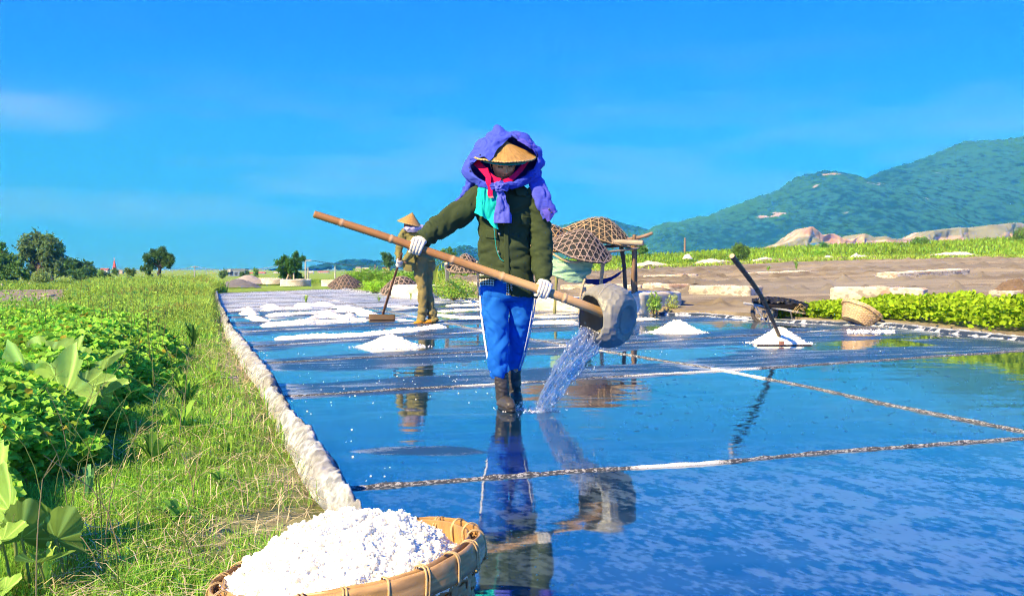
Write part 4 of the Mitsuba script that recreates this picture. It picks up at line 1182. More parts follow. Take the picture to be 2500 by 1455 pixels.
def lattice_cover(key, R, H, M, spacing, col, dark=(0.035, 0.038, 0.036), wstrip=0.0155, seed=0, deform=0.06, hexa=True):
    """A shallow basket-work dome of split bamboo in three directions over black sheeting. M: 4x4 placement."""
    rng = np.random.default_rng(seed)
    put_ = lambda V: V @ M[:3, :3].T + M[:3, 3]

    def surf(x, y, off):
        r = np.hypot(x, y)
        z = dome_z(r, R, H) + deform * (meshkit.noise(np.stack([x * 3 + seed, y * 3, 0 * x], -1), seed) - 0.5)
        return np.stack([x, y, z + off], -1)
    a = np.linspace(0, 1, 26)[:, None] * R * 1.0; thh = np.arange(64)[None] * 2 * np.pi / 64
    g = surf(a * np.cos(thh), a * np.sin(thh), -0.014)
    g[0] = g[0].mean(0)
    V, F = lathe_rings(g, False, False)
    part(key, 'sheeting', put_(V), F, 'm_matte', tone(V, dark, 0.4, 14, seed), label='black sheeting under the lattice')
    n = int(2 * R / spacing)
    k = 0
    for fam, ang in enumerate((0, 60, 120) if hexa else (20, 80, 140)):
        ca, sa = math.cos(math.radians(ang)), math.sin(math.radians(ang))
        for i in range(n):
            c = (i - (n - 1) / 2) * spacing + (spacing / 2 if fam == 2 else 0) + rng.normal(0, 0.011)
            if abs(c) > R * 0.97: continue
            L = math.sqrt(R * R - c * c) + rng.uniform(0.0, 0.035)
            t = np.linspace(-L, L, 22)
            x, y = t * ca - c * sa, t * sa + c * ca
            p = surf(x, y, 0.003 + 0.004 * fam + 0.003 * np.sin(t / spacing * np.pi + fam))
            nr = unit(np.stack([x * 0.9, y * 0.9, np.full_like(x, R * 0.9)], -1))
            V, F = ribbon(p, wstrip * rng.uniform(0.85, 1.15), nr, 0.004)
            cc = np.array(col) * rng.uniform(0.7, 1.2)
            part(key, 'strip', put_(V), F, 'm_wood', cc)
            k += 1
    tt = np.linspace(0, 2 * np.pi, 60)
    rp = surf(R * 0.985 * np.cos(tt), R * 0.985 * np.sin(tt), 0.004)
    V, F = tube(rp, 0.013, 8, 0)
    part(key, 'rim', put_(V), F, 'm_wood', np.array(col) * 0.75)


def place(pos, rx=0.0, ry=0.0, rz=0.0):
    M = np.eye(4); M[:3, :3] = rot([0, 0, 1], rz) @ rot([0, 1, 0], ry) @ rot([1, 0, 0], rx); M[:3, 3] = pos
    return M


HY = 17.4
k = thing('lattice_cover', 'pinkish brown woven bamboo dome at the front of the hut, above the green sheet', 'woven cover')
lattice_cover(k, 0.60, 0.40, place(P(1416, 610, HY - 0.45), 22, 8, 15), 0.105, (0.40, 0.315, 0.26), seed=1)
k = thing('lattice_cover', 'golden woven bamboo dome on top of the hut, edged with black sheeting', 'woven cover')
lattice_cover(k, 0.72, 0.44, place(P(1462, 584, HY + 0.45), 12, 9, 40), 0.12, (0.50, 0.365, 0.20), seed=2)
k = thing('lattice_cover', 'tan woven bamboo dome just behind the woman, leftmost on the hut', 'woven cover')
lattice_cover(k, 0.60, 0.40, place(P(1340, 598, HY + 0.3), 14, 6, 10), 0.11, (0.52, 0.35, 0.18), seed=3)
k = thing('lattice_cover', 'dark weathered woven dome lying low at the far end of the pans', 'woven cover')
cpos = G(843, 706); lattice_cover(k, 0.78, 0.50, place(cpos + [0.0, 0.15, 0.14], 14, 0, 10), 0.14, (0.27, 0.20, 0.155), seed=4, wstrip=0.026, dark=(0.05, 0.05, 0.05))
k = thing('lattice_cover', 'grey woven dome resting on the white block left of the khaki worker', 'woven cover')
cpos = G(968, 722); lattice_cover(k, 0.68, 0.50, place(cpos + [0.1, 0.5, 0.16], 20, -8, 20), 0.14, (0.40, 0.31, 0.25), seed=5, wstrip=0.024)
k = thing('lattice_cover', 'small grey woven dome raised on a post between the two workers', 'woven cover')
lattice_cover(k, 0.42, 0.30, place(P(1137, 655, 20.5), 16, 0, 0), 0.085, (0.36, 0.28, 0.22), seed=6, wstrip=0.016)
pst = thing('post', 'pale thin post carrying the small woven dome behind the khaki worker', 'post')
V, F = tube(np.array([GT(1094, 715), P(1090, 645, 20.3)]), [0.05, 0.045], 12, 20, rough=0.012, freq=8); put(pst, V, F, 'm_wood', tone(V, (0.50, 0.45, 0.36), 0.3, 12, 3))
pst = thing('post', 'short pale post beside the left thigh of the woman', 'post')
V, F = tube(np.array([GT(1168, 726), P(1165, 640, 19.0)]), [0.028, 0.024], 10, 12); put(pst, V, F, 'm_wood', tone(V, (0.60, 0.5, 0.38), 0.2, 9, 3))

# ------------------------------------------------------------------ brine tanks and the hut on them


def block(key, foot_l, foot_r, height, depth, seed, name=None, mat='m_plaster', rough=0.02):
    """Weathered plastered block whose front foot runs between two measured points."""
    a, b = np.asarray(foot_l, float), np.asarray(foot_r, float)
    d = b - a; L = np.linalg.norm(d[:2]); ang = math.degrees(math.atan2(d[1], d[0]))
    V, F = rough_box((L, depth, height), 5, rough, seed)
    uv = np.stack([V[:, 0] / L + 0.5, V[:, 2] / height], -1)
    V = V + [0, depth / 2, 0]
    V = V @ rot([0, 0, 1], ang).T + (a + b) / 2 * [1, 1, 0] + [0, 0, min(a[2], b[2]) - 0.03]
    V[:, 2] += (V[:, :2] - ((a + b) / 2)[:2]) @ unit(d[:2]) * (b[2] - a[2]) / L
    if name: return part(key, name, V, F, mat, uv=uv)
    return put(key, V, F, mat, uv=uv)


def whitewash(p, n, uv):
    a = fbm(p.x * 2.2, p.y * 2.2, p.z * 3.5, 4)
    b = fbm(p.x * 12, p.y * 12, p.z * 14, 3)
    c = mix(mi.Color3f(0.50, 0.43, 0.32), mi.Color3f(0.74, 0.71, 0.65), smoothstep(0.3, 0.62, 0.6 * a + 0.4 * b))
    return mix(c, mi.Color3f(0.24, 0.22, 0.18), smoothstep(0.58, 0.74, b) * 0.45)


scene['m_whitewash'] = principled(mikit.proc(whitewash), 0.9, 0.2)
tank = thing('brine_tank', 'long whitewashed concrete tank under the hut beside the pans', 'tank')
fr0, fr1 = G(1300, 757), G(1561, 769)
block(tank, G(1440, 764), fr1, 0.45, 1.5, 21, 'wall', 'm_whitewash', 0.012)
block(tank, G(1296, 757), G(1440, 763), 0.30, 1.3, 22, 'wall', 'm_whitewash', 0.012)
t2 = thing('brine_tank', 'whitewashed block beside the legs of the khaki worker', 'tank'); block(t2, G(952, 727), G(1040, 729), 0.42, 1.4, 23, None, 'm_whitewash', 0.012)


def round_tank(label, u, v, rw, h, seed):
    c = G(u, v); n = 60
    thv = np.arange(n) * 2 * np.pi / n
    prof = [(rw * 1.0, -0.02), (rw * 1.0, h * 0.5), (rw * 1.01, h * 0.96), (rw * 0.99, h), (rw * 0.86, h), (rw * 0.84, h * 0.9), (rw * 0.84, 0.05)]
    R = np.array([[[r * math.cos(t), r * math.sin(t), z] for t in thv] for r, z in prof])
    V, F = lathe_rings(R, False, True)
    V = V + (meshkit.fbm(V * 3 + seed, 3, seed) - 0.5)[:, None] * 0.06
    key = thing('round_tank', label, 'tank', 'round brine tanks at the far end of the pans')
    put(key, V + c + [0, rw, 0], F, 'm_whitewash', smooth=False)


round_tank('round whitewashed tank at the far end of the pans, rightmost of the row', 818, 699, 0.86, 0.31, 1)
round_tank('round whitewashed tank just left of the rightmost one, below the dark round tree', 713, 698, 0.80, 0.33, 2)
round_tank('wide low round tank left of the dark round tree', 665, 693, 0.9, 0.32, 3)
round_tank('leftmost low round tank at the far end of the pans', 640, 691, 0.85, 0.30, 4)
for lab, u, v, w, h in (('dark grey salt covered mound at the far left corner of the pans', 570, 701, 1.15, 0.42), ('pale grey mound behind the dark one at the far left corner of the pans', 597, 693, 1.5, 0.55)):
    k = thing('mound', lab, 'mound')
    a = np.linspace(0, 1, 20)[:, None]; tt = np.arange(48)[None] * 2 * np.pi / 48
    R = np.stack([a * w * np.cos(tt) * (1 if w < 1.2 else .8), a * w * .8 * np.sin(tt), h * (1 - a ** 1.4) + 0 * tt], -1)
    R += ((meshkit.fbm(R * 4, 3, 7) - 0.5) * 0.12)[..., None] * [0, 0, 1]
    V, F = lathe_rings(R, False, False)
    put(k, V + G(u, v) + [0, 0.8, -0.02], F, 'm_matte', tone(V, (0.16, 0.16, 0.17) if w < 1.2 else (0.38, 0.35, 0.33), 0.25, 8, 2))

hut = thing('shelter', 'open hut of rough poles with a green sheet standing behind the concrete tank', 'hut')


def pole(name, pts, r, col, seed, rough=0.006, sides=12, parent=None, **kw):
    V, F = tube(np.array(pts), r, sides, 30, rough=rough, seed=seed, freq=9)
    V = V + (meshkit.noise(V * [3, 3, 3], seed)[:, None] - 0.5) * 0.03
    return part(parent or hut, name, V, F, 'm_wood', tone(V, col, 0.35, 14, seed), **kw)


DK, LT = (0.10, 0.075, 0.055), (0.42, 0.33, 0.23)
gz = lambda u, Y: np.array([(u - CU) / FOC * Y, Y, float(zt((u - CU) / FOC * Y, Y))])
pole('post', [gz(1531, HY + .35), P(1523, 650, HY + .3), P(1515, 588, HY + .3)], 0.040, DK, 1)
pole('post', [gz(1546, HY + .1), P(1547, 660, HY + .1), P(1549, 573, HY + .1)], [0.042, 0.04, 0.034], (0.20, 0.13, 0.075), 2)
pole('post', [gz(1554, HY + .5), P(1552, 660, HY + .5), P(1551, 590, HY + .5)], 0.030, DK, 3)
pole('post', [gz(1462, HY - .25), P(1471, 650, HY - .3), P(1477, 612, HY - .3)], [0.036, 0.034, 0.03], LT, 4)
pole('post', [gz(1354, HY - .2), P(1358, 690, HY - .2), P(1363, 640, HY - .2)], 0.028, (0.25, 0.26, 0.10), 5, label='greenish bamboo post')
pole('post', [gz(1414, HY - .5), P(1420, 710, HY - .55), P(1428, 680, HY - .5)], 0.022, LT, 6)
pole('post', [gz(1428, HY - .3), P(1428, 700, HY - .3)], 0.03, (0.55, 0.42, 0.26), 7)
pole('beam', [P(1480, 592, HY - .1), P(1540, 592, HY - .2), P(1571, 594, HY - .3)], 0.052, (0.36, 0.31, 0.23), 8)
pole('beam', [P(1400, 600, HY + .2), P(1545, 583, HY + .25), P(1594, 568, HY + .3)], [0.03, 0.032, 0.03], (0.34, 0.23, 0.15), 9)
pole('beam', [P(1480, 594, HY + .7), P(1550, 582, HY + .6), P(1584, 576, HY + .55)], 0.026, (0.5, 0.36, 0.2), 10)
pole('beam', [P(1470, 617, HY - .3), P(1520, 611, HY - .1), P(1560, 606, HY + .1)], [0.024, 0.02, 0.014], (0.30, 0.25, 0.19), 11)
pole('beam', [P(1335, 612, HY - .2), P(1400, 640, HY - .8), P(1478, 612, HY - .35)], 0.022, LT, 12)
pole('beam', [P(1330, 606, HY + .7), P(1440, 604, HY + .8), P(1552, 596, HY + .5)], 0.028, DK, 14)
pole('beam', [P(1335, 612, HY - .2), P(1332, 608, HY + .3), P(1330, 604, HY + .7)], 0.024, LT, 15)


def sheet_w(grid, n, m, parent, name, col, mat='m_cloth', amp=0.01, seed=0, fr=(6, 6, 6), **kw):
    g = np.array(grid, float)
    a = np.stack([spline(g[i], m) for i in range(g.shape[0])])
    b = np.stack([spline(a[:, j], n) for j in range(m)], 1)
    V, F = b.reshape(-1, 3), grid_faces(n, m)
    V = folds(V, F, amp, fr, seed)
    return part(parent, name, V, F, mat, tone(V, col, 0.1, 6, seed), **kw) if parent and name else put(parent, V, F, mat, tone(V, col, 0.1, 6, seed))


H0 = HY - 0.45
sheet_w([[P(1345, 628, H0), P(1385, 640, H0 - .15), P(1425, 634, H0 - .1), P(1466, 618, H0 + .05)], [P(1342, 648, H0), P(1375, 660, H0 - .12), P(1420, 656, H0 - .05), P(1456, 634, H0 + .1)],
         [P(1346, 668, H0), P(1378, 680, H0 - .12), P(1418, 676, H0 - .05), P(1446, 656, H0 + .1)], [P(1358, 681, H0), P(1388, 689, H0 - .1), P(1422, 690, H0), P(1438, 668, H0 + .1)]], 40, 50, hut, 'sheet', (0.30, 0.52, 0.36), 'm_matte', 0.035, 91, (3, 3, 9), label='pale green plastic sheet')
hm_ = thing('hammock', 'dark blue hammock slung between the poles of the hut', 'hammock')
hp = spline(np.array([P(1400, 676, HY + .2), P(1425, 686, HY + .15), P(1455, 690, HY + .15), P(1490, 682, HY + .2), P(1527, 657, HY + .3)]), 50)
wd = np.interp(np.linspace(0, 1, 50), [0, .15, .5, .8, 1], [0.02, .09, .13, .07, .02])
ph = np.linspace(-1.2, 1.2, 14)
Vh = hp[:, None] + np.stack([0 * ph, np.sin(ph) * 1.0, 0.75 - np.cos(ph)], -1)[None] * wd[:, None, None] * [1, 1.2, 1.3]
put(hm_, folds(Vh.reshape(-1, 3), grid_faces(50, 14), 0.012, (4, 4, 14), 5), grid_faces(50, 14), 'm_cloth', (0.012, 0.03, 0.23))

# ------------------------------------------------------------------ plot walls out in the mud
for lab, ul_, vl_, ur_, vr_, hpx, dep, sd in (
        ('long low plaster wall in the mud with a reddened broken top, right of the rake pole', 2022, 737, 2256, 741, 36, 0.9, 31),
        ('chipped low plaster wall in the mud left of the rake pole', 1680, 723, 1830, 726, 26, 0.8, 32),
        ('pale plaster wall in the mud beyond the long one, upper right', 2190, 683, 2372, 672, 22, 1.0, 33),
        ('low plaster block right beside the concrete tank of the hut', 1566, 714, 1630, 717, 22, 0.9, 34),
        ('plaster wall behind the hut, seen between its poles', 1364, 712, 1560, 714, 18, 0.9, 35),
        ('stub of plaster wall at the right edge, half buried by a soil heap', 2408, 749, 2472, 752, 42, 0.9, 36),
        ('faint far plaster wall in the mud above the hut side pool', 1570, 679, 1700, 676, 8, 1.2, 37),
        ('faint far plaster wall below the two small green tufts', 1842, 672, 1985, 666, 9, 1.2, 38),
        ('small plaster wall in the mud just left of the woman', 1120, 706, 1166, 707, 16, 0.8, 39)):
    a, b = GT(ul_, vl_), GT(ur_, vr_)
    k = thing('plot_wall', lab, 'low wall')
    block(k, a, b, hpx * a[1] / FOC + 0.03, dep, sd, None, 'm_plaster', 0.03)
k = thing('soil_heap', 'brown soil heap at the right edge above the green plants', 'heap')
c = GT(2492, 750); a = np.linspace(0, 1, 40)[:, None]; tt = np.arange(90)[None] * 2 * np.pi / 90
R = np.stack([a * 0.75 * np.cos(tt), a * 0.6 * np.sin(tt), 0.62 * (1 - a ** 1.7) + 0 * tt], -1)
R += ((meshkit.fbm(R * 9, 4, 7) - 0.5) * 0.16)[..., None] * [.5, .5, 1]
V, F = lathe_rings(R, False, False)
put(k, V + c + [0.05, 0.3, -0.05], F, 'm_matte', tone(V, (0.17, 0.12, 0.075), 0.4, 20, 2))

# ------------------------------------------------------------------ wheelbarrow
bw = thing('wheelbarrow', 'wheelbarrow with grey metal handles loaded with a black tarpaulin beyond the pans', 'wheelbarrow')
BY = 15.2
B = lambda u, v, dy=0.0: P(u, v, BY + dy)
for d in (-0.16, 0.16):
    V, F = tube(np.array([B(1815, 740, d), B(1850, 745, d), B(1920, 757, d), B(1990, 770, d), B(2030, 777, d)]), 0.019, 12, 40)
    part(bw, 'handle_bar', V, F, 'm_gloss', (0.42, 0.44, 0.45))
    V, F = tube(np.array([B(1841, 744, d * .9), B(1868, 785, d * .35)]), 0.022, 8, 6, flat=0.5); part(bw, 'fork', V, F, 'm_gloss', (0.46, 0.48, 0.48))
    V, F = tube(np.array([B(1884, 752, d * .9), B(1874, 784, d * .35)]), 0.018, 8, 6, flat=0.5); part(bw, 'fork', V, F, 'm_gloss', (0.34, 0.35, 0.35))
    V, F = tube(np.array([B(1930, 760, d), B(1934, 778, d), B(1935, 790, d)]), 0.014, 8, 8); part(bw, 'leg', V, F, 'm_gloss', (0.10, 0.10, 0.10))
wc = B(1866, 789, 0)
wc[2] = max(wc[2], 0.16)
Rw = 0.20
tt = np.linspace(0, 2 * np.pi, 61)
V, F = tube(np.array([wc + [Rw * math.cos(t), 0, Rw * math.sin(t)] for t in tt]), 0.030, 14, 0); whl = part(bw, 'wheel', V, F, 'm_matte', (0.10, 0.09, 0.08), label='worn rubber wheel')
V, F = tube(np.array([wc + [Rw * .8 * math.cos(t), 0, Rw * .8 * math.sin(t)] for t in tt]), 0.012, 8, 0); part(whl, 'rim', V, F, 'm_gloss', (0.30, 0.27, 0.24))
for i in range(12):
    t = i * math.pi / 6
    V, F = tube(np.array([wc + [0, 0.02 * (-1) ** i, 0], wc + [Rw * .8 * math.cos(t), 0, Rw * .8 * math.sin(t)]]), 0.004, 6, 4); part(whl, 'spoke', V, F, 'm_gloss', (0.30, 0.27, 0.24))
V, F = tube(np.array([wc - [0, .08, 0], wc + [0, .08, 0]]), 0.02, 10, 4); part(whl, 'hub', V, F, 'm_gloss', (0.3, 0.28, 0.26))
g = []
for s, dy in ((-1, -.26), (-.5, -.2), (0, 0), (.5, .2), (1, .26)):
    g.append([B(1836, 737 + (4 if abs(s) == 1 else 0), dy), B(1868, 731 + (6 if abs(s) == 1 else 0), dy), B(1905, 733 + (8 if abs(s) == 1 else 0), dy), B(1940, 739 + (7 if abs(s) == 1 else 0), dy), B(1972, 748 + (4 if abs(s) == 1 else 0), dy)])
sheet_w(g, 30, 60, bw, 'tarpaulin', (0.022, 0.024, 0.025), 'm_gloss', 0.05, 95, (9, 9, 9), label='bunched black tarpaulin')
V, F = lathe_rings(np.array([[B(1895, v, 0) + [w * 0.42 * math.copysign(abs(math.cos(t)) ** .5, math.cos(t)) + sh, w * 0.25 * math.copysign(abs(math.sin(t)) ** .5, math.sin(t)), 0] for t in np.arange(32) * 2 * np.pi / 32] for v, w, sh in ((757, .45, .06), (752, .7, .04), (746, .85, .03), (741, .92, .02), (741, .88, .02), (746, .8, .02))]))
part(bw, 'tray', V, F, 'm_gloss', (0.045, 0.035, 0.028))
rng = np.random.default_rng(5)
for i in range(9):
    p0 = B(1958 + rng.uniform(-14, 8), 748 + rng.uniform(-3, 6), rng.uniform(-.3, -.2)); V, F = tube(np.array([p0, p0 + rng.normal(0, .05, 3), p0 + rng.normal(0, .09, 3)]), 0.005, 5, 8); part(bw, 'straw', V, F, 'm_dry', (0.55, 0.42, 0.22))

# ------------------------------------------------------------------ baskets


def woven_basket(key, M, R0, R1, H, fine, seed, stakes=44, rows_=None, col=(0.44, 0.27, 0.115), band=True, arc_only=None):
    """Bamboo basket: upright stakes, woven rows, a broad rim band outside and inside, rattan bindings. Opening up (+z), foot at z = 0."""
    rng = np.random.default_rng(seed)
    tf = lambda V: V @ M[:3, :3].T + M[:3, 3]
    rad = lambda z: R0 + (R1 - R0) * (np.clip(z / H, 0, 1) ** 0.75)
    rows_ = rows_ or 14
    for i in range(stakes):
        t = i * 2 * math.pi / stakes
        zz = np.linspace(0.0, H, 12)
        off = 0.0035 * (-1) ** i
        p = np.stack([(rad(zz) + off) * math.cos(t), (rad(zz) + off) * math.sin(t), zz], -1)
        V, F = ribbon(p, 0.55 * 2 * math.pi * R1 / stakes, np.array([math.cos(t), math.sin(t), 0.0]), 0.003)
        part(key, 'stake', tf(V), F, 'm_bamboo', np.array(col) * rng.uniform(.7, 1.1))
    hrow = H / rows_
    for j in range(rows_):
        z = (j + 0.5) * hrow
        t = np.linspace(0, 2 * np.pi, stakes * 4 + 1)
        r = rad(z) + 0.0055 * np.cos(t * stakes / 2 + math.pi * (j % 2)) + 0.001
        p = np.stack([r * np.cos(t), r * np.sin(t), z + 0.002 * np.sin(t * 9 + j)], -1)
        V, F = ribbon(p, hrow * 0.82, np.stack([np.cos(t), np.sin(t), 0 * t], -1), 0.003)
        part(key, 'weaver', tf(V), F, 'm_bamboo', np.array(col) * rng.uniform(.75, 1.15))
    n = 40
    a = np.linspace(0, 1, 10)[:, None] * R0; tt = np.arange(n)[None] * 2 * np.pi / n
    V, F = lathe_rings(np.stack([a * np.cos(tt), a * np.sin(tt), 0.004 + 0 * a * tt], -1), False, False)
    part(key, 'bottom', tf(V), F, 'm_bamboo', np.array(col) * 0.7)
    hb = 0.048 * R1 / 0.28
    for nm, o, th_ in (('rim_band', 0.010, 0.009), ('inner_band', -0.014, 0.007)):
        t = np.linspace(0, 2 * np.pi, 221)[:-1]
        zp = np.array([[0, -0.1], [0.95, -0.08], [1.05, 0.02], [1.1, 0.16], [1.12, 0.3], [1.06, 0.38], [1.13, 0.46], [1.13, 0.6], [1.1, 0.75], [1.02, 0.9], [0.7, 1.02], [0.35, 1.03], [0, 1.0]])
        Rg = np.array([[[(R1 + o + x * th_ + 0.0018 * math.sin(17 * q + 3 * z)) * math.cos(q), (R1 + o + x * th_ + 0.0018 * math.sin(17 * q + 3 * z)) * math.sin(q), H - hb * 0.8 + z * hb + 0.0025 * math.sin(5 * q + seed)] for x, z in zp] for q in t])
        V = Rg.reshape(-1, 3); nn = len(t); m = len(zp)
        i, j = np.meshgrid(np.arange(nn), np.arange(m), indexing='ij')
        F = np.stack([i * m + j, ((i + 1) % nn) * m + j, ((i + 1) % nn) * m + (j + 1) % m, i * m + (j + 1) % m], -1).reshape(-1, 4)
        k = meshkit.fbm(np.stack([np.arctan2(V[:, 1], V[:, 0]) * 3.5, V[:, 2] * 420, 0 * V[:, 0]], -1), 3, seed)
        C = np.array(col)[None] * (0.12 + 1.6 * k)[:, None]
        part(key, nm, tf(V), F, 'm_bamboo', C)
    t = np.linspace(0, 2 * np.pi, 160)[:-1]
    nb = 22
    for i in range(nb):
        for dq in (0, 0.030):
            q = i * 2 * math.pi / nb + dq + rng.uniform(-.03, .03)
            lo = np.array([(-0.010, -0.92), (0.018, -1.0), (0.0222, -0.5), (0.0222, 0.0), (0.014, 0.27), (-0.004, 0.34), (-0.0175, 0.0), (-0.0175, -0.7), (-0.010, -0.92)])
            p = np.array([[(R1 + x) * math.cos(q + 0.03 * z * (1 if x > 0 else -1)), (R1 + x) * math.sin(q + 0.03 * z * (1 if x > 0 else -1)), H + z * hb] for x, z in lo])
            V, F = tube(p, 0.0023 * R1 / .28, 6, 24, flat=0.7)
            part(key, 'binding', tf(V), F, 'm_bamboo', np.array([0.58, 0.42, 0.2]) * rng.uniform(.75, 1.1))


FB = P(852, 1366, 1.96)                                   # centre of the near basket's mouth
Mb = np.eye(4)
Mb[:3, :3] = rot([0, 1, 0], -9.6) @ rot([1, 0, 0], -2.5)
Mb[:3, 3] = FB - Mb[:3, :3] @ np.array([0, 0, 0.255])
fb = thing('basket', 'round bamboo basket in the foreground, heaped with white salt', 'basket')
woven_basket(fb, Mb, 0.20, 0.272, 0.255, True, 3, 48, 16)
M2 = np.eye(4)
ob = G(2112, 797)
M2[:3, :3] = rot([0, 1, 0], 30) @ rot([1, 0, 0], -8)
M2[:3, 3] = ob + np.array([-0.05, 0.27, 0.03])
b2 = thing('basket', 'empty tan basket lying tilted on the ridge in front of the green plants', 'basket')
woven_basket(b2, M2, 0.20, 0.30, 0.25, False, 4, 40, 13, col=(0.60, 0.42, 0.24))
# ------------------------------------------------------------------ salt


def billow(p, seed):
    return 1 - np.abs(2 * meshkit.noise(p, seed) - 1)


def salt_col(V, seed=0):
    k = sm(0.62, 0.74, meshkit.fbm(V * 38, 3, seed))[:, None]
    return np.array([[0.92, 0.905, 0.78]]) * (1 - 0.45 * k) + np.array([[0.86, 0.76, 0.50]]) * 0.45 * k


def grain(V, F, amps, freqs, seed):
    for a, f in zip(amps, freqs):
        n = vnormals(V, F)
        V = V + n * (a * (billow(V * f, seed) - 0.6))[:, None]
        seed += 1
    return V


def crumbs(centers, r, rng):
    ico = trimesh.creation.icosahedron()
    v, f = np.asarray(ico.vertices), np.asarray(ico.faces)
    n = len(centers)
    V = (v[None] * (1 + rng.normal(0, .18, (n, len(v), 1)))) * np.asarray(r)[:, None, None] + centers[:, None]
    F = (f[None] + (np.arange(n) * len(v))[:, None, None]).reshape(-1, 3)
    return V.reshape(-1, 3), F


rng = np.random.default_rng(11)
# the heap in the near basket
na, nr = 720, 330
a = (np.arange(na) * 2 * np.pi / na)[None]; r = (np.linspace(0, 1, nr) ** 0.85)[:, None]
RS = 0.2685
x, y = r * RS * np.cos(a), r * RS * np.sin(a)
low = np.exp(-((a - 0.35) / 0.75) ** 2) + np.exp(-((a - 2 * np.pi - 0.35) / 0.75) ** 2)
rr = np.hypot(x + 0.012, y) / RS
z = 0.242 + 0.108 * (1 - np.clip(rr, 0, 1.05) ** 2.1) - 0.035 * low * sm(0.45, 1.0, r) + 0.022 * (meshkit.fbm(np.stack([x * 16, y * 16, 0 * x], -1), 3, 5) - 0.5)
z = np.minimum(z, 10); z[-1] = 0.20
R = np.stack([x + 0 * z, y + 0 * z, z], -1)
V, F = lathe_rings(R, True, False)
V = grain(V, F, (0.016, 0.011, 0.0062, 0.0030), (34, 70, 150, 320), 21)
V = V @ Mb[:3, :3].T + Mb[:3, 3]
heap = thing('salt_heap', 'crumbly white salt heaped high in the foreground basket', 'salt heap')
put(heap, V, F, 'm_salt', salt_col(V, 3))
n = 5200
pick = rng.integers(0, na * nr, n)
V, F = crumbs(V[pick] + rng.normal(0, .001, (n, 3)), rng.uniform(0.0012, 0.0042, n), rng)
part(heap, 'grain', V, F, 'm_salt', (0.92, 0.905, 0.80), smooth=False, kind='stuff')


def cone_heap(label, u, v, w, d, h, seed, skew=0.0):
    c = G(u, v) + [0, d * 0.8, 0]
    na, nr = 220, 90
    a = (np.arange(na) * 2 * np.pi / na)[None]; r = np.linspace(0, 1, nr)[:, None]
    edge = 1 + 0.22 * (meshkit.fbm(np.stack([np.cos(a) * 2, np.sin(a) * 2, 0 * a], -1), 3, seed) - 0.5)
    x, y = r * w * edge * np.cos(a), r * d * edge * np.sin(a)
    rr = np.hypot(x / w - skew * 0.25 * (1 - r), y / d)
    z = h * (1 - np.clip(rr, 0, 1.1)) ** 1.08 * (1 + 0.0 * r)
    z = np.where(rr < 0.16, h * (0.84 + 0.02 * np.cos(rr * 12)) + 0 * z, z)
    z = np.nan_to_num(z, nan=0.0)
    z += 0.07 * h * (meshkit.fbm(np.stack([x * 9, y * 9, 0 * x], -1), 3, seed) - 0.5) - 0.012
    V, F = lathe_rings(np.stack([x, y, z], -1), True, False)
    V = grain(V, F, (0.020, 0.010, 0.005), (30, 75, 150), seed)
    k = thing('salt_heap', label, 'salt heap')
    put(k, V + c, F, 'm_salt', salt_col(V + seed, seed))
    n = 90
    t = rng.uniform(0, 2 * np.pi, n); q = 0.95 + 0.22 * rng.random(n) ** 2
    V, F = crumbs(np.stack([q * w * np.cos(t), q * d * np.sin(t), 0.004 + 0 * t], -1) + c, rng.uniform(.003, .010, n), rng)
    part(k, 'grain', V, F, 'm_salt', (0.84, 0.845, 0.85), smooth=False, kind='stuff')


cone_heap('white salt heap left of the woman, in front of the long salt rows', 946, 851, 0.40, 0.30, 0.17, 31)
cone_heap('white salt heap behind the bucket, between hut and rake pole', 1662, 815, 0.40, 0.32, 0.21, 32)
cone_heap('white salt heap with the dark rake pole standing in it', 1917, 842, 0.36, 0.28, 0.235, 33)


def windrow(label, pts, w, h, seed, group=None):
    c = np.array([G(u, v) for u, v in pts])
    L = np.linalg.norm(np.diff(c, axis=0), axis=1).sum()
    n, m = max(30, int(L / 0.022)), 26
    q = spline(c, n)
    t = unit(np.gradient(q, axis=0)); nr = np.stack([-t[:, 1], t[:, 0], 0 * t[:, 0]], -1)
    s = np.linspace(0, 1, n)
    end = np.clip(np.minimum(s, 1 - s) * L / 0.16, 0, 1) ** 0.6
    lump = 0.55 + 0.9 * meshkit.fbm(np.column_stack([q[:, :2] * 4.0, np.full(n, seed)]), 3, seed)
    wid = 0.8 * w * end * (0.7 + 0.6 * meshkit.fbm(np.column_stack([q[:, :2] * 3, np.full(n, seed + 9)]), 2, seed + 1))
    hh = h * end * lump
    b = np.linspace(-1, 1, m)
    V = q[:, None] + nr[:, None] * (b[None, :, None] * wid[:, None, None])
    V[..., 2] = 0.62 * hh[:, None] * (1 - np.abs(b) ** 1.3)[None] - 0.006
    F = grid_faces(n, m)
    V = grain(V.reshape(-1, 3), F, (0.020, 0.014), (26, 60), seed)
    k = thing('salt_row', label, 'salt row', group)
    put(k, V, F, 'm_salt', salt_col(V, seed))


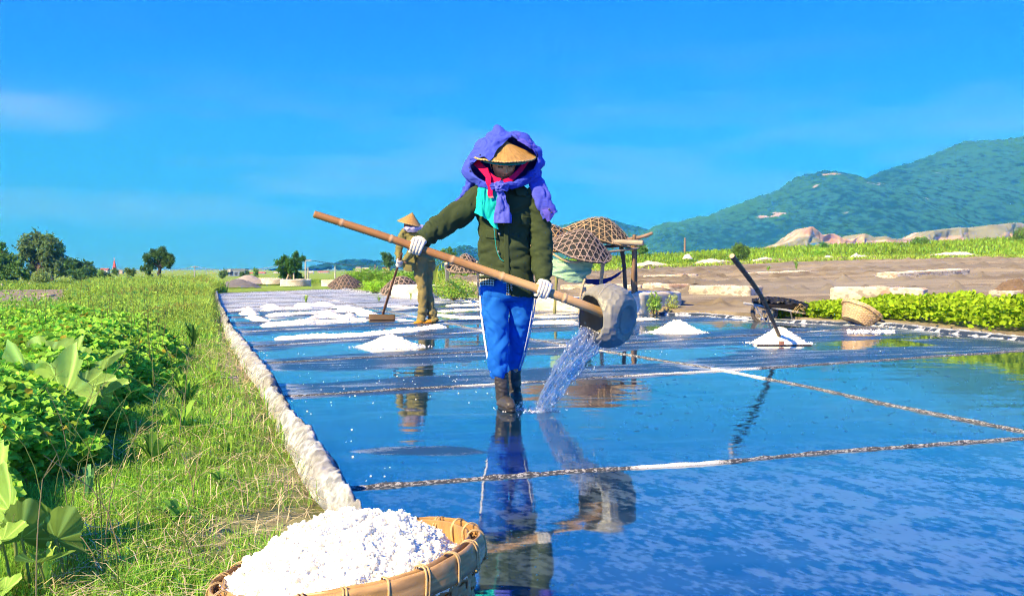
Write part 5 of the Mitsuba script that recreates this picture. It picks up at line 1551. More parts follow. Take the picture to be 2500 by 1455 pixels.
LG = 'raked salt rows on the pans left of the khaki worker'
windrow('longest salt row, raked across the pans behind the nearest left heap', [(668, 828), (760, 824), (850, 821), (930, 814), (1010, 806), (1088, 797)], 0.23, 0.085, 41)
windrow('long salt row running from the left up to the held rake board', [(634, 796), (720, 792), (808, 786), (905, 781)], 0.22, 0.10, 42)
windrow('salt row just behind the one leading to the held rake board', [(684, 790), (724, 787), (766, 783)], 0.14, 0.08, 43)
windrow('lumpy salt row ending left of the held rake board', [(760, 779), (797, 774), (830, 775), (866, 772)], 0.22, 0.13, 44)
windrow('short salt row slanting forward at the left side of the rows', [(614, 774), (628, 779), (645, 785)], 0.18, 0.09, 45)
windrow('third salt row back, running far to the right', [(652, 773), (687, 771), (764, 766), (852, 760)], 0.2, 0.10, 46)
windrow('short thick salt row at the left, behind the slanting one', [(595, 765), (608, 766), (625, 768)], 0.24, 0.12, 47)
windrow('salt row in the middle of the pans, fourth from the front', [(643, 760), (687, 756), (764, 752)], 0.2, 0.11, 48)
windrow('salt row slanting down toward the held rake board from the far middle', [(820, 752), (861, 757), (885, 763), (908, 771)], 0.24, 0.12, 49)
windrow('small salt row farthest left of the far rows', [(586, 758), (600, 755), (616, 754)], 0.2, 0.08, 50)
windrow('small salt row behind the middle rows on the left', [(647, 751), (660, 749), (674, 748)], 0.24, 0.12, 51)
windrow('far salt row at the back of the raked pans', [(716, 747), (764, 746), (819, 748)], 0.22, 0.13, 52)
windrow('salt row between the rake handle and the khaki trousers', [(945, 750), (985, 751), (1023, 752)], 0.22, 0.06, 53)
windrow('short salt row at the right end of the held rake board', [(966, 779), (985, 782), (1009, 784)], 0.16, 0.05, 54)
windrow('salt row right of the khaki trousers, level with the knees', [(1069, 761), (1120, 758), (1182, 755)], 0.24, 0.06, 55)
windrow('salt row right of the khaki trousers, nearest of those three', [(1069, 768), (1110, 774), (1182, 777)], 0.24, 0.06, 56)
windrow('short salt row left of the woman, farthest back', [(1135, 738), (1160, 737), (1185, 737)], 0.4, 0.10, 57)
windrow('salt row left of the woman, second from the back', [(1098, 748), (1140, 746), (1185, 744)], 0.35, 0.08, 58)
windrow('salt row between the woman and the bucket', [(1296, 791), (1350, 789), (1418, 790)], 0.24, 0.09, 59)
windrow('thin salt row between the woman and the bucket, behind the other', [(1296, 776), (1350, 775), (1418, 771)], 0.2, 0.05, 60)
windrow('salt row just right of the bucket', [(1540, 783), (1575, 781), (1612, 780)], 0.3, 0.07, 61)

# ------------------------------------------------------------------ splashes, bubbles and flecks
rng = np.random.default_rng(21)
cent = spline(np.array([(1450, 806, -0.10), (1432, 838, -0.13), (1404, 872, -0.145), (1376, 915, -0.15), (1348, 962, -0.15), (1322, 1002, -0.15)]), 90)
half = np.interp(np.linspace(0, 1, 90), [0, .2, .45, .7, 1], [26, 30, 27, 22, 14])
water = thing('water', 'clear brine pouring out of the bucket in a splashing stream', 'water', kind='stuff')
ms = []
for i in range(96):
    o = rng.uniform(-1, 1); dz = rng.normal(0, 0.024)
    t0 = int(rng.integers(-10, 78)); L_ = int(rng.integers(12, 46)); t0 = max(t0, 0); t1 = min(90, t0 + L_)
    if i < 14: t0, t1 = 0, int(rng.integers(55, 90))
    if t1 - t0 < 8: continue
    idx = np.arange(t0, t1)
    wv = o * (1 + 0.15 * idx / 90) + 0.13 * np.sin(idx * rng.uniform(.10, .30) + i)
    tx_ = cent[idx, 0] + half[idx] * wv * 0.98; ty_ = cent[idx, 1] + half[idx] * wv * 0.42
    p = np.array([W(u_, v_, d_ + dz * (1 + np.sin(k_ * .2 + i) * .4)) for u_, v_, d_, k_ in zip(tx_, ty_, cent[idx, 2], idx)])
    rad_ = (0.0062 if i < 14 else 0.0046) * (0.35 + 1.1 * meshkit.noise(np.column_stack([idx * .45, idx * 0 + i * 3.7, idx * 0]), i)) * np.clip(np.minimum(idx - t0, t1 - 1 - idx) / 5 + .12, .12, 1)
    ms.append(tube(p, rad_, 8, 0, rough=0.0012, freq=90, seed=i))
ns = 34
flat_ = [[(cent[j, 0] + half[j] * s, cent[j, 1] + half[j] * s * 0.42, cent[j, 2] + 0.012 * math.sin(s * 5 + j * .25)) for s in np.linspace(-0.9, 0.9, 28)] for j in range(ns)]
top = np.array([[W(*q) for q in r] for r in flat_])
kk = (meshkit.fbm(top * [30, 30, 16], 3, 3) - 0.5) * 0.010
thin = (np.linspace(1, .15, ns) ** .7)[:, None]
front = top + np.array([0, -1, 0]) * (0.004 * thin + np.clip(kk, -0.003, .02))[..., None]; back = top + np.array([0, 1, 0]) * (0.004 * thin + np.clip(-kk, -0.003, .02))[..., None]
ms.append(lathe_rings(np.concatenate([front, back[:, ::-1]], 1)))
V, F, _ = join(*ms)
part(water, 'stream', V, F, 'm_aerated', kind='stuff')
dr_ = []
for i in range(420):
    m_ = rng.random()
    if m_ < 0.58:
        j = rng.integers(0, 90); s = rng.normal(0, 1.0); q = (cent[j, 0] + half[j] * s * 1.15 + 4, cent[j, 1] + half[j] * s * .5 + rng.normal(0, 6), cent[j, 2] + rng.normal(0, .05))
    elif m_ < 0.76:
        q = (rng.uniform(1418, 1482), rng.uniform(856, 925), -0.12 + rng.normal(0, .04))
    elif m_ < 0.9:
        q = (1322 + rng.normal(0, 22), 1003 - abs(rng.normal(0, 9)), -0.15 + rng.normal(0, .06))
    else:
        q = (1262 + rng.normal(0, 12), 992 - abs(rng.normal(0, 5)), -0.1 + rng.normal(0, .06))
    dr_.append(ball(W(*q), rng.uniform(0.0014, 0.0048), 6, (1, 1, rng.uniform(1, 1.7))))
for c_, n_, r_ in (((1322, 1003, -0.15), 26, 0.085), ((1264, 996, -0.08), 16, 0.06)):
    base = W(*c_); base[2] = 0
    for i in range(n_):
        t = rng.uniform(0, 2 * np.pi); q = r_ * rng.uniform(.35, 1.25)
        p0 = base + [q * math.cos(t), q * math.sin(t) * 1.2, 0.001]; p1 = p0 + [0.02 * math.cos(t), 0.02 * math.sin(t), rng.uniform(.008, .035)]
        dr_.append(tube(np.array([p0, p1]), [0.006, 0.002], 6, 4))
V, F, _ = join(*dr_)
part(water, 'droplet', V, F, 'm_water', kind='stuff')
fo = []
for c_, n_, r_ in (((1318, 1004, -0.15), 70, 0.10), ((1262, 996, -0.1), 60, 0.10)):
    base = W(*c_); base[2] = 0
    for i in range(n_):
        t = rng.uniform(0, 2 * np.pi); q = r_ * abs(rng.normal(0, .6))
        fo.append(ball(base + [q * math.cos(t) * 1.5, q * math.sin(t), 0.001], rng.uniform(.002, .006), 5, (1, 1, .6)))
for i in range(620):
    j = rng.integers(0, 90); q = rng.normal(0, .55)
    fo.append(ball(W(cent[j, 0] + half[j] * q, cent[j, 1] + half[j] * q * .42, cent[j, 2] + rng.normal(0, .02)), rng.uniform(.0012, .0034), 4, (1, 1, rng.uniform(1, 2.2))))
V, F, _ = join(*fo)
part(water, 'foam', V, F, 'm_salt', (0.85, 0.88, 0.9), kind='stuff')

bub = []


def domes(n, ufun, rlo, rhi):
    for i in range(n):
        u, v = ufun()
        p = G(u, v)
        if not in_pans(p[0], p[1], -0.05): continue
        r = rng.uniform(rlo, rhi) * (0.6 + 0.4 * p[1] / 5)
        m = rng.integers(1, 4) if r > 0.008 else 1
        for j in range(m):
            bub.append(ball(p + [rng.normal(0, r * .9) * (j > 0), rng.normal(0, r * .9) * (j > 0), -r * .15], r * rng.uniform(.6, 1), 6, (1, 1, .55)))


domes(300, lambda: (rng.uniform(1500, 2500), rng.uniform(925, 1060)), 0.004, 0.010)
domes(120, lambda: (rng.uniform(1300, 2000), rng.uniform(960, 1120)), 0.003, 0.008)
domes(60, lambda: (rng.uniform(1900, 2500), rng.uniform(860, 930)), 0.006, 0.013)
domes(26, lambda: (rng.uniform(930, 1260), rng.uniform(1125, 1180)), 0.005, 0.011)
domes(26, lambda: (rng.uniform(1180, 1400), rng.uniform(1290, 1450)), 0.004, 0.008)
V, F, _ = join(*bub)
k = thing('bubble', 'small bubbles scattered over the brine of the front pans', 'bubbles', kind='stuff')
put(k, V, F, 'm_bubble', (0.02, 0.08, 0.16))
fl = []
for i in range(330):
    mode = rng.random()
    if mode < .30: u, v = rng.uniform(640, 1250), rng.uniform(860, 985)
    elif mode < .75: u, v = rng.uniform(600, 2300), rng.uniform(795, 870)
    else:
        j = rng.integers(0, len(EDGE_IN)); p = EDGE_IN[j]; u = None
    p = G(u, v) if u is not None else np.array([p[0] + abs(rng.normal(0, .12)) + .01, p[1] + rng.normal(0, .3), 0])
    if not in_pans(p[0], p[1], 0): continue
    fl.append((p, rng.uniform(.002, .0065)))
V, F = crumbs(np.array([p for p, _ in fl]), np.array([r for _, r in fl]), rng)
k = thing('salt_crumb', 'loose white salt crumbs scattered over the pans', 'salt crumbs', kind='stuff')
put(k, V, F, 'm_salt', (0.84, 0.85, 0.86), smooth=False)
u_, v_ = 2130, 811
rng2 = np.random.default_rng(6); n = 160
pts = np.array([G(rng2.uniform(2068, 2185), rng2.uniform(806, 815)) for _ in range(n)])
V, F = crumbs(pts + [0, 0, .004], rng2.uniform(.006, .02, n), rng2)
k = thing('salt_crumb', 'strewn white salt lumps below the tilted empty basket', 'salt crumbs', kind='stuff')
put(k, V, F, 'm_salt', (0.84, 0.85, 0.86), smooth=False)
# ------------------------------------------------------------------ plants


def scatter(n, y0, y1, rng, xl, xr, power=1.0):
    """Random ground points between two side lines; power > 1 crowds them towards the camera."""
    y = y0 + (y1 - y0) * rng.random(n) ** power
    x = xl(y) + (xr(y) - xl(y)) * rng.random(n)
    return x, y


frame_l = lambda y: -0.57 * y - 0.25
PATCH = np.array([(2.9, -1.70), (3.2, -1.74), (3.55, -1.80), (3.9, -1.83), (4.8, -2.10), (5.6, -2.32), (7.1, -2.68), (8.4, -3.10), (9.5, -3.55), (9.9, -4.4)])
patch_x = lambda y: np.interp(y, PATCH[:, 0], PATCH[:, 1])
in_patch = lambda x, y: (x < patch_x(y) + 0.12 * np.sin(y * 7)) & (y > 3.0) & (y < 9.9)


GREEN_K = 2.6


def green(n, rng, base=(0.115, 0.235, 0.035), var=0.3, yellow=0.25):
    k = rng.random((n, 1)); t = np.clip(1 + rng.normal(0, var, (n, 1)), .4, 1.8)
    c = np.asarray(base) * GREEN_K * t
    return c * (1 - yellow * k) + np.array([0.42, 0.52, 0.07]) * yellow * k


rng = np.random.default_rng(2)
parts_ = []


def grass_zone(n, y0, y1, hl, hh, w, power, seed, dry=0.12):
    rng = np.random.default_rng(seed)
    x, y = scatter(n, y0, y1, rng, frame_l, lambda q: outer_x(q) + 0.02, power)
    toward = outer_x(y) - x                                  # distance from the ridge
    patchy = meshkit.fbm(np.stack([x * 2.6, y * 2.6, 0 * x], -1), 3, 4)
    bare = np.clip(1.15 - toward / 0.55, 0, 1) * 0.9 + sm(0.58, 0.72, patchy) * 0.5
    keep = (rng.random(n) > bare) & ~((in_patch(x, y)) & (rng.random(n) < 0.75))
    x, y, patchy, toward = x[keep], y[keep], patchy[keep], toward[keep]
    m = len(x)
    tuft = 0.6 + 0.8 * meshkit.fbm(np.stack([x * 5, y * 5, 0 * x + 3], -1), 2, 8)
    h = rng.uniform(hl, hh, m) * tuft
    isdry = rng.random(m) < np.clip(dry * .6 + sm(0.50, 0.66, patchy) * 0.22 + np.clip(0.6 - toward, 0, .6) * .4, 0, .6)
    col = green(m, rng)
    col = col * (0.75 + 0.6 * meshkit.fbm(np.stack([x * 1.2, y * 1.2, 0 * x], -1), 2, 12))[:, None]
    straw = np.array([0.62, 0.52, 0.27]) * rng.uniform(.6, 1.25, (m, 1))
    col = np.where(isdry[:, None], straw, col)
    lean = np.where(isdry, rng.uniform(0.5, 1.5, m), np.abs(rng.normal(0.45, .4, m)))
    hgt = np.where(isdry, h * 0.8, h)
    base = np.stack([x, y, zt(x, y) - 0.01], -1)
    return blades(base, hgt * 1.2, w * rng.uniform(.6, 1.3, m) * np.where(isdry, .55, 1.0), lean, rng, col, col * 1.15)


g = join(grass_zone(95000, 1.7, 5.0, 0.022, 0.075, 0.0034, 1.35, 1), grass_zone(80000, 4.6, 11.0, 0.035, 0.10, 0.0062, 1.3, 2), grass_zone(50000, 10.5, 22.0, 0.06, 0.16, 0.013, 1.2, 3, 0.16))
put(thing('grass', 'short green grass with dry straw covering the path left of the ridge', 'grass', kind='stuff'), *g[:2], 'm_leaf', g[2], smooth=False)

# strewn straw and taller stems
x, y = scatter(2400, 1.9, 12, rng, lambda q: frame_l(q) * .75, lambda q: outer_x(q) + 0.02, 1.6)
ok = ~in_patch(x, y); x, y = x[ok], y[ok]; n = len(x)
az = rng.uniform(0, np.pi, n); L = rng.uniform(.05, .22, n) * (0.7 + y / 10)
d = np.stack([np.cos(az) * L / 2, np.sin(az) * L / 2, rng.normal(0, .12, n) * L], -1)
c0 = np.stack([x, y, rng.uniform(.015, .06, n)], -1)
sd = np.stack([-np.sin(az), np.cos(az), 0 * az], -1) * (0.0006 + 0.00022 * y)[:, None]
V = np.stack([c0 - d - sd, c0 - d + sd, c0 + d + sd, c0 + d - sd, c0 + [0, 0, .02] - sd, c0 + [0, 0, .02] + sd], 1).reshape(-1, 3)
o = (np.arange(n) * 6)[:, None]
F = np.concatenate([o + [0, 1, 5], o + [0, 5, 4], o + [4, 5, 2], o + [4, 2, 3]], 1).reshape(-1, 3)
C = np.repeat(np.array([0.66, 0.57, 0.36]) * rng.uniform(.55, 1.3, (n, 1)), 6, 0)
put(thing('straw', 'pale dry straw strewn over the grass path', 'straw', kind='stuff'), V, F, 'm_dry', C, smooth=False)
ms = []
for i in range(150):
    yv = rng.uniform(2.1, 7.5); xv = rng.uniform(frame_l(yv), outer_x(yv) - .25 if i % 3 == 0 else min(outer_x(yv) - .3, frame_l(yv) + 0.8 + .16 * yv))
    h = rng.uniform(.14, .42) * (1 if xv < patch_x(yv) + .6 else .55)
    t = rng.normal(0, .3, 2) * h
    V, F = tube(np.array([[xv, yv, 0], [xv + t[0] * .3, yv + t[1] * .3, h * .6], [xv + t[0], yv + t[1], h]]), [0.0022, 0.0016, 0.0009], 4, 6)
    c = np.array([0.26, 0.34, 0.12]) * rng.uniform(.7, 1.3) if i % 3 else np.array([0.45, 0.40, 0.24])
    ms.append((V, F, c))
    if i % 2 == 0:
        for s in range(3):
            V, F = tube(np.array([[xv + t[0], yv + t[1], h], [xv + t[0] + rng.normal(0, .03), yv + t[1] + rng.normal(0, .03), h + rng.uniform(.01, .05)]]), [0.0011, .0007], 3, 2); ms.append((V, F, c))
g = join(*ms)
put(thing('seed_stem', 'thin tall seed stems standing in the grass at the left', 'grass stems', kind='stuff'), *g[:2], 'm_leaf', g[2], smooth=False)

# tall grass bank behind, left of the pans
rng = np.random.default_rng(4)
n = 90000
y = 11 + 37 * rng.random(n) ** 1.15
xl = -0.475 * y + 0.4 * np.sin(y) - np.clip(16 - y, 0, 6) * -0.25
x = xl + (np.where(y > END_Y - 1, -0.325 * y, outer_x(np.minimum(y, END_Y))) - 0.18 - xl) * rng.random(n)
hmax = np.interp(y, [11, 16, 22, 30, 48], [0.16, 0.36, 0.56, 0.64, 0.62]) * (0.62 + 0.7 * meshkit.fbm(np.stack([x * .5, y * .35, 0 * x], -1), 3, 3)) * np.clip((x - xl) / 1.5 + .35, 0, 1)
h = hmax * rng.uniform(.35, 1.0, n)
base = np.stack([x, y, zt(x, y) - .02], -1)
col = green(n, rng, (0.12, 0.20, 0.04), .3, .55) * (0.65 + 0.8 * meshkit.fbm(np.stack([x * .8, y * .5, 0 * x], -1), 3, 5))[:, None]
rust = sm(0.60, 0.70, meshkit.fbm(np.stack([x * .7 + 5, y * .35, 0 * x], -1), 3, 15))[:, None] * (rng.random((n, 1)) < .5)
col = col * (1 - rust) + np.array([0.36, 0.25, 0.10]) * rust
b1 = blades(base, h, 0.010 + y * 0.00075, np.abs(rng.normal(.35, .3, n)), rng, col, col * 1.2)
n2 = 26000; pick = rng.integers(0, n, n2)
bp = base[pick] + np.stack([rng.normal(0, .05, n2), rng.normal(0, .05, n2), h[pick] * rng.uniform(.5, 1.05, n2)], -1)
ax2 = unit(rng.normal(0, 1, (n2, 3)) + [0, 0, .4])
b2 = leaf_cards(bp, ax2, unit(rng.normal(0, .6, (n2, 3)) + [0, 0, 1]), rng.uniform(.04, .09, n2) * (0.7 + bp[:, 1] / 50), rng.uniform(.015, .035, n2) * (0.7 + bp[:, 1] / 40), green(n2, rng, (0.14, 0.22, 0.05), .3, .5))
g = join(b1, b2)
put(thing('tall_grass', 'bank of tall weedy grass along the far left side of the pans', 'tall grass', kind='stuff'), *g[:2], 'm_leaf', g[2], smooth=False)

# rough grass over the far ground and the levee
n = 26000
y = 38 + 70 * rng.random(n); x = -0.56 * y + rng.random(n) * (0.56 * y - 0.055 * y)
ok = ~in_pans(x, y, .4) & ~((y < 57) & (x / y > -0.325) & (x / y < -0.13)) & ~((x < -0.40 * y - .8) & (y < 45)); x, y = x[ok], y[ok]; n = len(x)
b1 = blades(np.stack([x, y, zt(x, y) - .02], -1), rng.uniform(.10, .34, n), 0.05 + 0 * x, np.abs(rng.normal(.4, .3, n)), rng, green(n, rng, (0.11, 0.19, .035), .3, .5))
n = 30000
i = rng.integers(0, 300, n); j = np.clip((rng.random(n) * 34).astype(int), 0, 39)
fyf, fxf = fy + 0 * fx, fx + 0 * fy
pb = np.stack([fxf[i, j] + rng.normal(0, .35, n), fyf[i, j] + rng.normal(0, .2, n), hz[i, j] - .08], -1)
b2 = blades(pb, rng.uniform(.18, .55, n), 0.11 + 0 * pb[:, 0], np.abs(rng.normal(.4, .3, n)), rng, green(n, rng, (0.10, 0.19, .025), .35, .6) * (0.6 + .9 * meshkit.fbm(pb * [.22, .22, .5], 3, 4))[:, None])
n = 9000
yy_ = 70 + 9 * rng.random(n); xx_ = yy_ * rng.uniform(0.08, 0.66, n)
b3 = blades(np.stack([xx_, yy_, zt(xx_, yy_)], -1), rng.uniform(.12, .4, n), 0.10 + 0 * xx_, np.abs(rng.normal(.4, .3, n)), rng, green(n, rng, (0.16, 0.25, .04), .3, .6))
g = join(b1, b2, b3)
put(thing('rough_grass', 'rough green grass over the far ground and the bank', 'grass', kind='stuff'), *g[:2], 'm_leaf', g[2], smooth=False)

# broad leaved creeper patch at the left
rng = np.random.default_rng(7)
n = 64000
y = 3.0 + 6.8 * rng.random(n) ** 1.1
x = frame_l(y) + (patch_x(y) + 0.10 * np.sin(y * 7) - frame_l(y)) * rng.random(n)
inner = np.clip((patch_x(y) - x) / 0.45, 0, 1) * np.clip((y - 3.0) / .5, 0, 1) * np.clip((9.9 - y) / .6, 0, 1)
hm = (0.10 + 0.26 * inner ** .7) * (0.65 + 0.75 * meshkit.fbm(np.stack([x * 2.2, y * 1.6, 0 * x], -1), 3, 6)) + np.clip(y - 6, 0, 4) * .012
z = hm * (1 - 0.75 * rng.random(n) ** 2.2) + .01
tilt = rng.normal(0, .55, (n, 3)); tilt[:, 2] = 0
nrm = unit(np.array([-.3, -.4, .8]) + tilt * 1.15)
azl = rng.uniform(0, 2 * np.pi, n); axl = np.stack([np.cos(azl), np.sin(azl), rng.normal(.05, .3, n)], -1)
Ls = rng.uniform(.022, .052, n) * (0.8 + y / 14)
col = green(n, rng, (0.115, 0.265, .036), .35, .42) * (0.75 + .5 * meshkit.fbm(np.stack([x * 2, y * 2, 0 * x], -1), 2, 3))[:, None]
col = np.where((rng.random(n) < .03)[:, None], [[0.38, 0.34, 0.05]], col)


def round_leaves(base, axis, normal, L, W_, col):
    n = len(base); axis = unit(axis); side = unit(np.cross(axis, normal)); nr = np.cross(side, axis)
    pts = [(0, 0, 0), (.25, -.42, .10), (.6, -.5, .14), (.6, .5, .14), (.25, .42, .10), (1.0, 0, -.05), (.45, 0, -.02)]
    V = np.stack([base + axis * (L * a)[:, None] + side * (W_ * b)[:, None] + nr * (L * c)[:, None] for a, b, c in pts], 1).reshape(-1, 3)
    o = (np.arange(n) * 7)[:, None]
    F = np.concatenate([o + t for t in ([0, 6, 1], [1, 6, 2], [2, 6, 5], [0, 4, 6], [4, 3, 6], [3, 5, 6])], 1).reshape(-1, 3)
    return V, F, np.repeat(np.broadcast_to(col, (n, 3)), 7, 0)


V, F, C = round_leaves(np.stack([x, y, z], -1), axl, nrm, Ls, Ls * rng.uniform(.65, .95, n), col)
put(thing('creeper', 'dense patch of small round green leaves at the left', 'leafy ground cover', kind='stuff'), V, F, 'm_leaf', C, smooth=False)
# straggling weeds above the back of the patch
n = 2600
y = 6.5 + 5.5 * rng.random(n); x = frame_l(y) + rng.random(n) * (y * .22)
z = rng.uniform(.15, .62, n) * (0.5 + 0.9 * meshkit.fbm(np.stack([x * 2.0, y * 1.5, 0 * x], -1), 2, 9))
V, F, C = leaf_cards(np.stack([x, y, z], -1), rng.normal(0, 1, (n, 3)), unit(rng.normal(0, .5, (n, 3)) + [0, 0, 1]), rng.uniform(.03, .07, n), rng.uniform(.012, .03, n), green(n, rng, (0.12, 0.22, .04), .3, .4))
ms = [(V, F, C)]
for i in range(160):
    j = rng.integers(0, n); p = np.array([x[j], y[j], 0]); q = np.array([x[j] + rng.normal(0, .06), y[j], z[j] + .05]); V, F = tube(np.array([p, q]), [.004, .002], 4, 2); ms.append((V, F, (0.25, 0.24, .10)))
g = join(*ms); put(thing('weed_stand', 'straggly thin weeds at the left edge in front of the mud', 'weeds', kind='stuff'), *g[:2], 'm_leaf', g[2], smooth=False)

# bright plants on the right
n = 17000
rng = np.random.default_rng(8)
B3 = spline(np.vstack([poly([(1880, 784), (1930, 787), (2050, 793), (2170, 797), (2330, 813), (2500, 830), (2700, 850), (2900, 872)])]), 200)
i = rng.integers(0, 200, n); s = i / 199
back = 0.28 + rng.random(n) * np.interp(s, [0, .2, .6, 1], [.8, 1.3, 2.0, 2.2])
x, y = B3[i, 0] + back * .55 + rng.normal(0, .05, n), B3[i, 1] + back * .85 + rng.normal(0, .05, n)
gap = np.exp(-((x - 5.35) / .42) ** 2 - ((y - 14.1) / .5) ** 2)
hm = np.interp(s, [0, .12, .35, .6, 1], [.06, .17, .30, .40, .44]) * (0.7 + .6 * meshkit.fbm(np.stack([x * 2.4, y * 2.4, 0 * x], -1), 2, 4)) * (1 - .7 * gap)
z = zt(x, y) + hm * (1 - .8 * rng.random(n) ** 1.8) + .02
nrm = unit(np.array([-.3, -.35, .8]) + rng.normal(0, .5, (n, 3)))
axl = rng.normal(0, 1, (n, 3)) * [1, 1, .5] + [0, 0, .5]
Ls = rng.uniform(.05, .10, n)
V, F, C = round_leaves(np.stack([x, y, z], -1), axl, nrm, Ls, Ls * .62, green(n, rng, (0.135, 0.215, .012), .28, .22))
put(thing('leafy_plant', 'bed of bright yellow green leafy plants behind the right ridge', 'leafy plants', kind='stuff'), V, F, 'm_leaf', C, smooth=False)


# large leaves
def big_leaf(parent, base, stem_to, size, normal, axis, col, seed, lobes=5, cup=0.35):
    rng = np.random.default_rng(seed)
    n, m = 60, 16
    t = np.linspace(-np.pi * .93, np.pi * .93, n)
    rim = (0.80 + 0.20 * np.cos(t * lobes)) * (0.72 + .28 * np.cos(t / 2) ** 2) * (1 + .05 * rng.normal(0, 1, n))
    r = np.linspace(0.0, 1, m)[:, None]
    X, Yv = r * rim * np.cos(t), r * rim * np.sin(t)
    Z = cup * (r ** 1.6) * (0.8 + .5 * np.cos(2 * t)) + 0.018 * r * np.sin(t * 9 + seed) + 0.02 * np.abs(np.sin(t * 2.5)) * r
    nz = unit(normal); a = unit(np.asarray(axis) - nz * np.dot(axis, nz)); b = np.cross(nz, a)
    V = stem_to + size * (X[..., None] * a + Yv[..., None] * b + Z[..., None] * nz)
    vein = (np.abs(((t / (np.pi * .93) * 3.5 + .5) % 1) - .5) < .06)[None] | (r < .03)
    C = np.where(vein.reshape(m, n)[..., None], np.array(col) * 1.7 + .03, np.array(col) * (0.8 + .4 * meshkit.fbm(V * 30, 3, seed))[..., None])
    lf = part(parent, 'leaf', V.reshape(-1, 3), grid_faces(m, n), 'm_leaf', C.reshape(-1, 3))
    V2, F2 = tube(np.array([base, base * .45 + stem_to * .55 + [0, .01, -.01], stem_to]), [0.009 * size / .2, 0.007 * size / .2, 0.006 * size / .2], 8, 12)
    part(parent, 'stalk', V2, F2, 'm_leaf', (0.30, 0.38, 0.16))


LF = (0.26, 0.46, 0.10)
pl = thing('squash_plant', 'plant with large lobed pale green leaves rising from the creeper patch', 'plant')
for u, v, Yl, size, nrm, axs, sd in ((72, 955, 4.6, .235, (-.35, -.95, .25), (-.3, 0, 1), 1), (152, 968, 4.5, .25, (-.2, -.9, .45), (.35, -.1, 1), 2), (22, 990, 4.3, .17, (-.7, -.7, .2), (-.6, 0, .8), 3), (238, 908, 5.3, .20, (-.2, -.3, .95), (.9, .2, -.2), 4),
                                     (248, 962, 4.9, .15, (.1, -.5, .85), (1, .1, .35), 5), (112, 888, 5.3, .21, (-.3, -.5, .8), (-.5, .4, .6), 6), (205, 940, 4.8, .16, (.3, -.4, .85), (.8, 0, .3), 7), (38, 888, 5.6, .19, (-.3, -.4, .85), (-.9, .2, .1), 8), (170, 885, 5.6, .18, (-.3, -.4, .85), (.2, .6, .5), 9)):
    p = P(u, v, Yl); big_leaf(pl, np.array([p[0] + .02, p[1] + .08, 0.02]), p, size, np.array(nrm), np.array(axs), np.array(LF) * (1.25 if sd in (1, 2, 3) else .95) * [1, 1, 1.25], sd)
pl = thing('squash_plant', 'plant with large pointed leaves at the left edge of the foreground', 'plant')
for u, v, Yl, size, nrm, axs, sd, k in ((22, 1245, 2.55, .13, (-.5, -.85, .2), (.1, 0, 1), 11, 1.35), (-20, 1205, 2.65, .15, (-.4, -.8, .4), (.35, .1, 1), 12, 1.3), (52, 1312, 2.42, .105, (-.2, .85, .5), (.2, -.2, .6), 13, .6), (138, 1316, 2.45, .105, (.1, .85, .5), (.45, -.1, .8), 14, .65),
                                        (5, 1320, 2.38, .10, (-.3, -.6, .7), (-.5, 0, .6), 15, 1.2), (120, 1262, 2.7, .08, (.1, .6, .8), (-.2, .2, .8), 16, .7), (95, 1372, 2.36, .085, (0, .2, 1), (1, 0, 0), 17, .9), (10, 1440, 2.3, .06, (-.3, -.5, .8), (1, .2, 0), 18, 1.2)):
    p = P(u, v, Yl); big_leaf(pl, np.array([p[0] + .005, p[1] + .03, -0.01]), p, size, np.array(nrm), np.array(axs), np.array(LF) * k, sd, 3, .25)


def lance_weed(label, u, v, h, n, seed, w=0.022, col=(0.13, 0.26, 0.04), Y=None, spread=.9):
    rng = np.random.default_rng(seed)
    b = G(u, v) if Y is None else GT(u, v)
    key = thing('weed', label, 'weed')
    for i in range(n):
        az = rng.uniform(0, 2 * np.pi); L = h * rng.uniform(.65, 1.1); ln = rng.uniform(.15, spread)
        d = np.array([math.cos(az), math.sin(az) * .7, 0])
        q = spline(np.array([b, b + d * L * ln * .35 + [0, 0, L * .5], b + d * L * ln * .8 + [0, 0, L * (.92 - .25 * ln)], b + d * L * ln * 1.25 + [0, 0, L * (.95 - .5 * ln)]]), 14)
        wd = w * np.array([.25, .5, .75, .9, 1, 1, .98, .92, .85, .74, .6, .45, .25, .05]) * rng.uniform(.7, 1.2)
        t = unit(np.gradient(q, axis=0)); s = unit(np.cross(t, [0, 0, 1.0] + d * .3)); nn = np.cross(s, t)
        V = np.stack([q - s * wd[:, None] / 2 + nn * wd[:, None] * .15, q, q + s * wd[:, None] / 2 + nn * wd[:, None] * .15], 1).reshape(-1, 3)
        C = np.repeat(np.array(col) * 1.9 * rng.uniform(.7, 1.3) * np.array([[1, 1, 1]]), len(V), 0)
        part(key, 'leaf', V, grid_faces(14, 3), 'm_leaf', C)


lance_weed('large broad bladed weed on the path right of the creeper patch', 455, 1000, .30, 16, 1, .035)
lance_weed('broad bladed weed just in front of the largest one', 445, 1065, .22, 11, 2, .032, (0.15, 0.28, 0.05))
lance_weed('upright dark weed in the middle of the path', 378, 1148, .20, 10, 3, .030, (0.09, 0.2, 0.035))
lance_weed('small pointed weed left of the foreground basket', 432, 1290, .105, 8, 4, .028, (0.08, 0.2, 0.04))
lance_weed('tall drooping weed at the far end of the path', 470, 862, .36, 14, 5, .034, (0.08, 0.19, 0.04), spread=.7)
lance_weed('yellowish weed near the ridge, level with the woman', 520, 950, .22, 12, 6, .02, (0.2, 0.3, 0.05))
lance_weed('low weed near the ridge, level with the first joint', 560, 1120, .12, 9, 7, .02, (0.16, 0.27, 0.05))
lance_weed('pale weed growing against the ridge', 668, 1052, .09, 7, 8, .012, (0.2, 0.27, 0.07))
lance_weed('thin blue green blades at the bottom left', 215, 1235, .17, 7, 9, .014, (0.12, 0.26, 0.10), spread=.35)
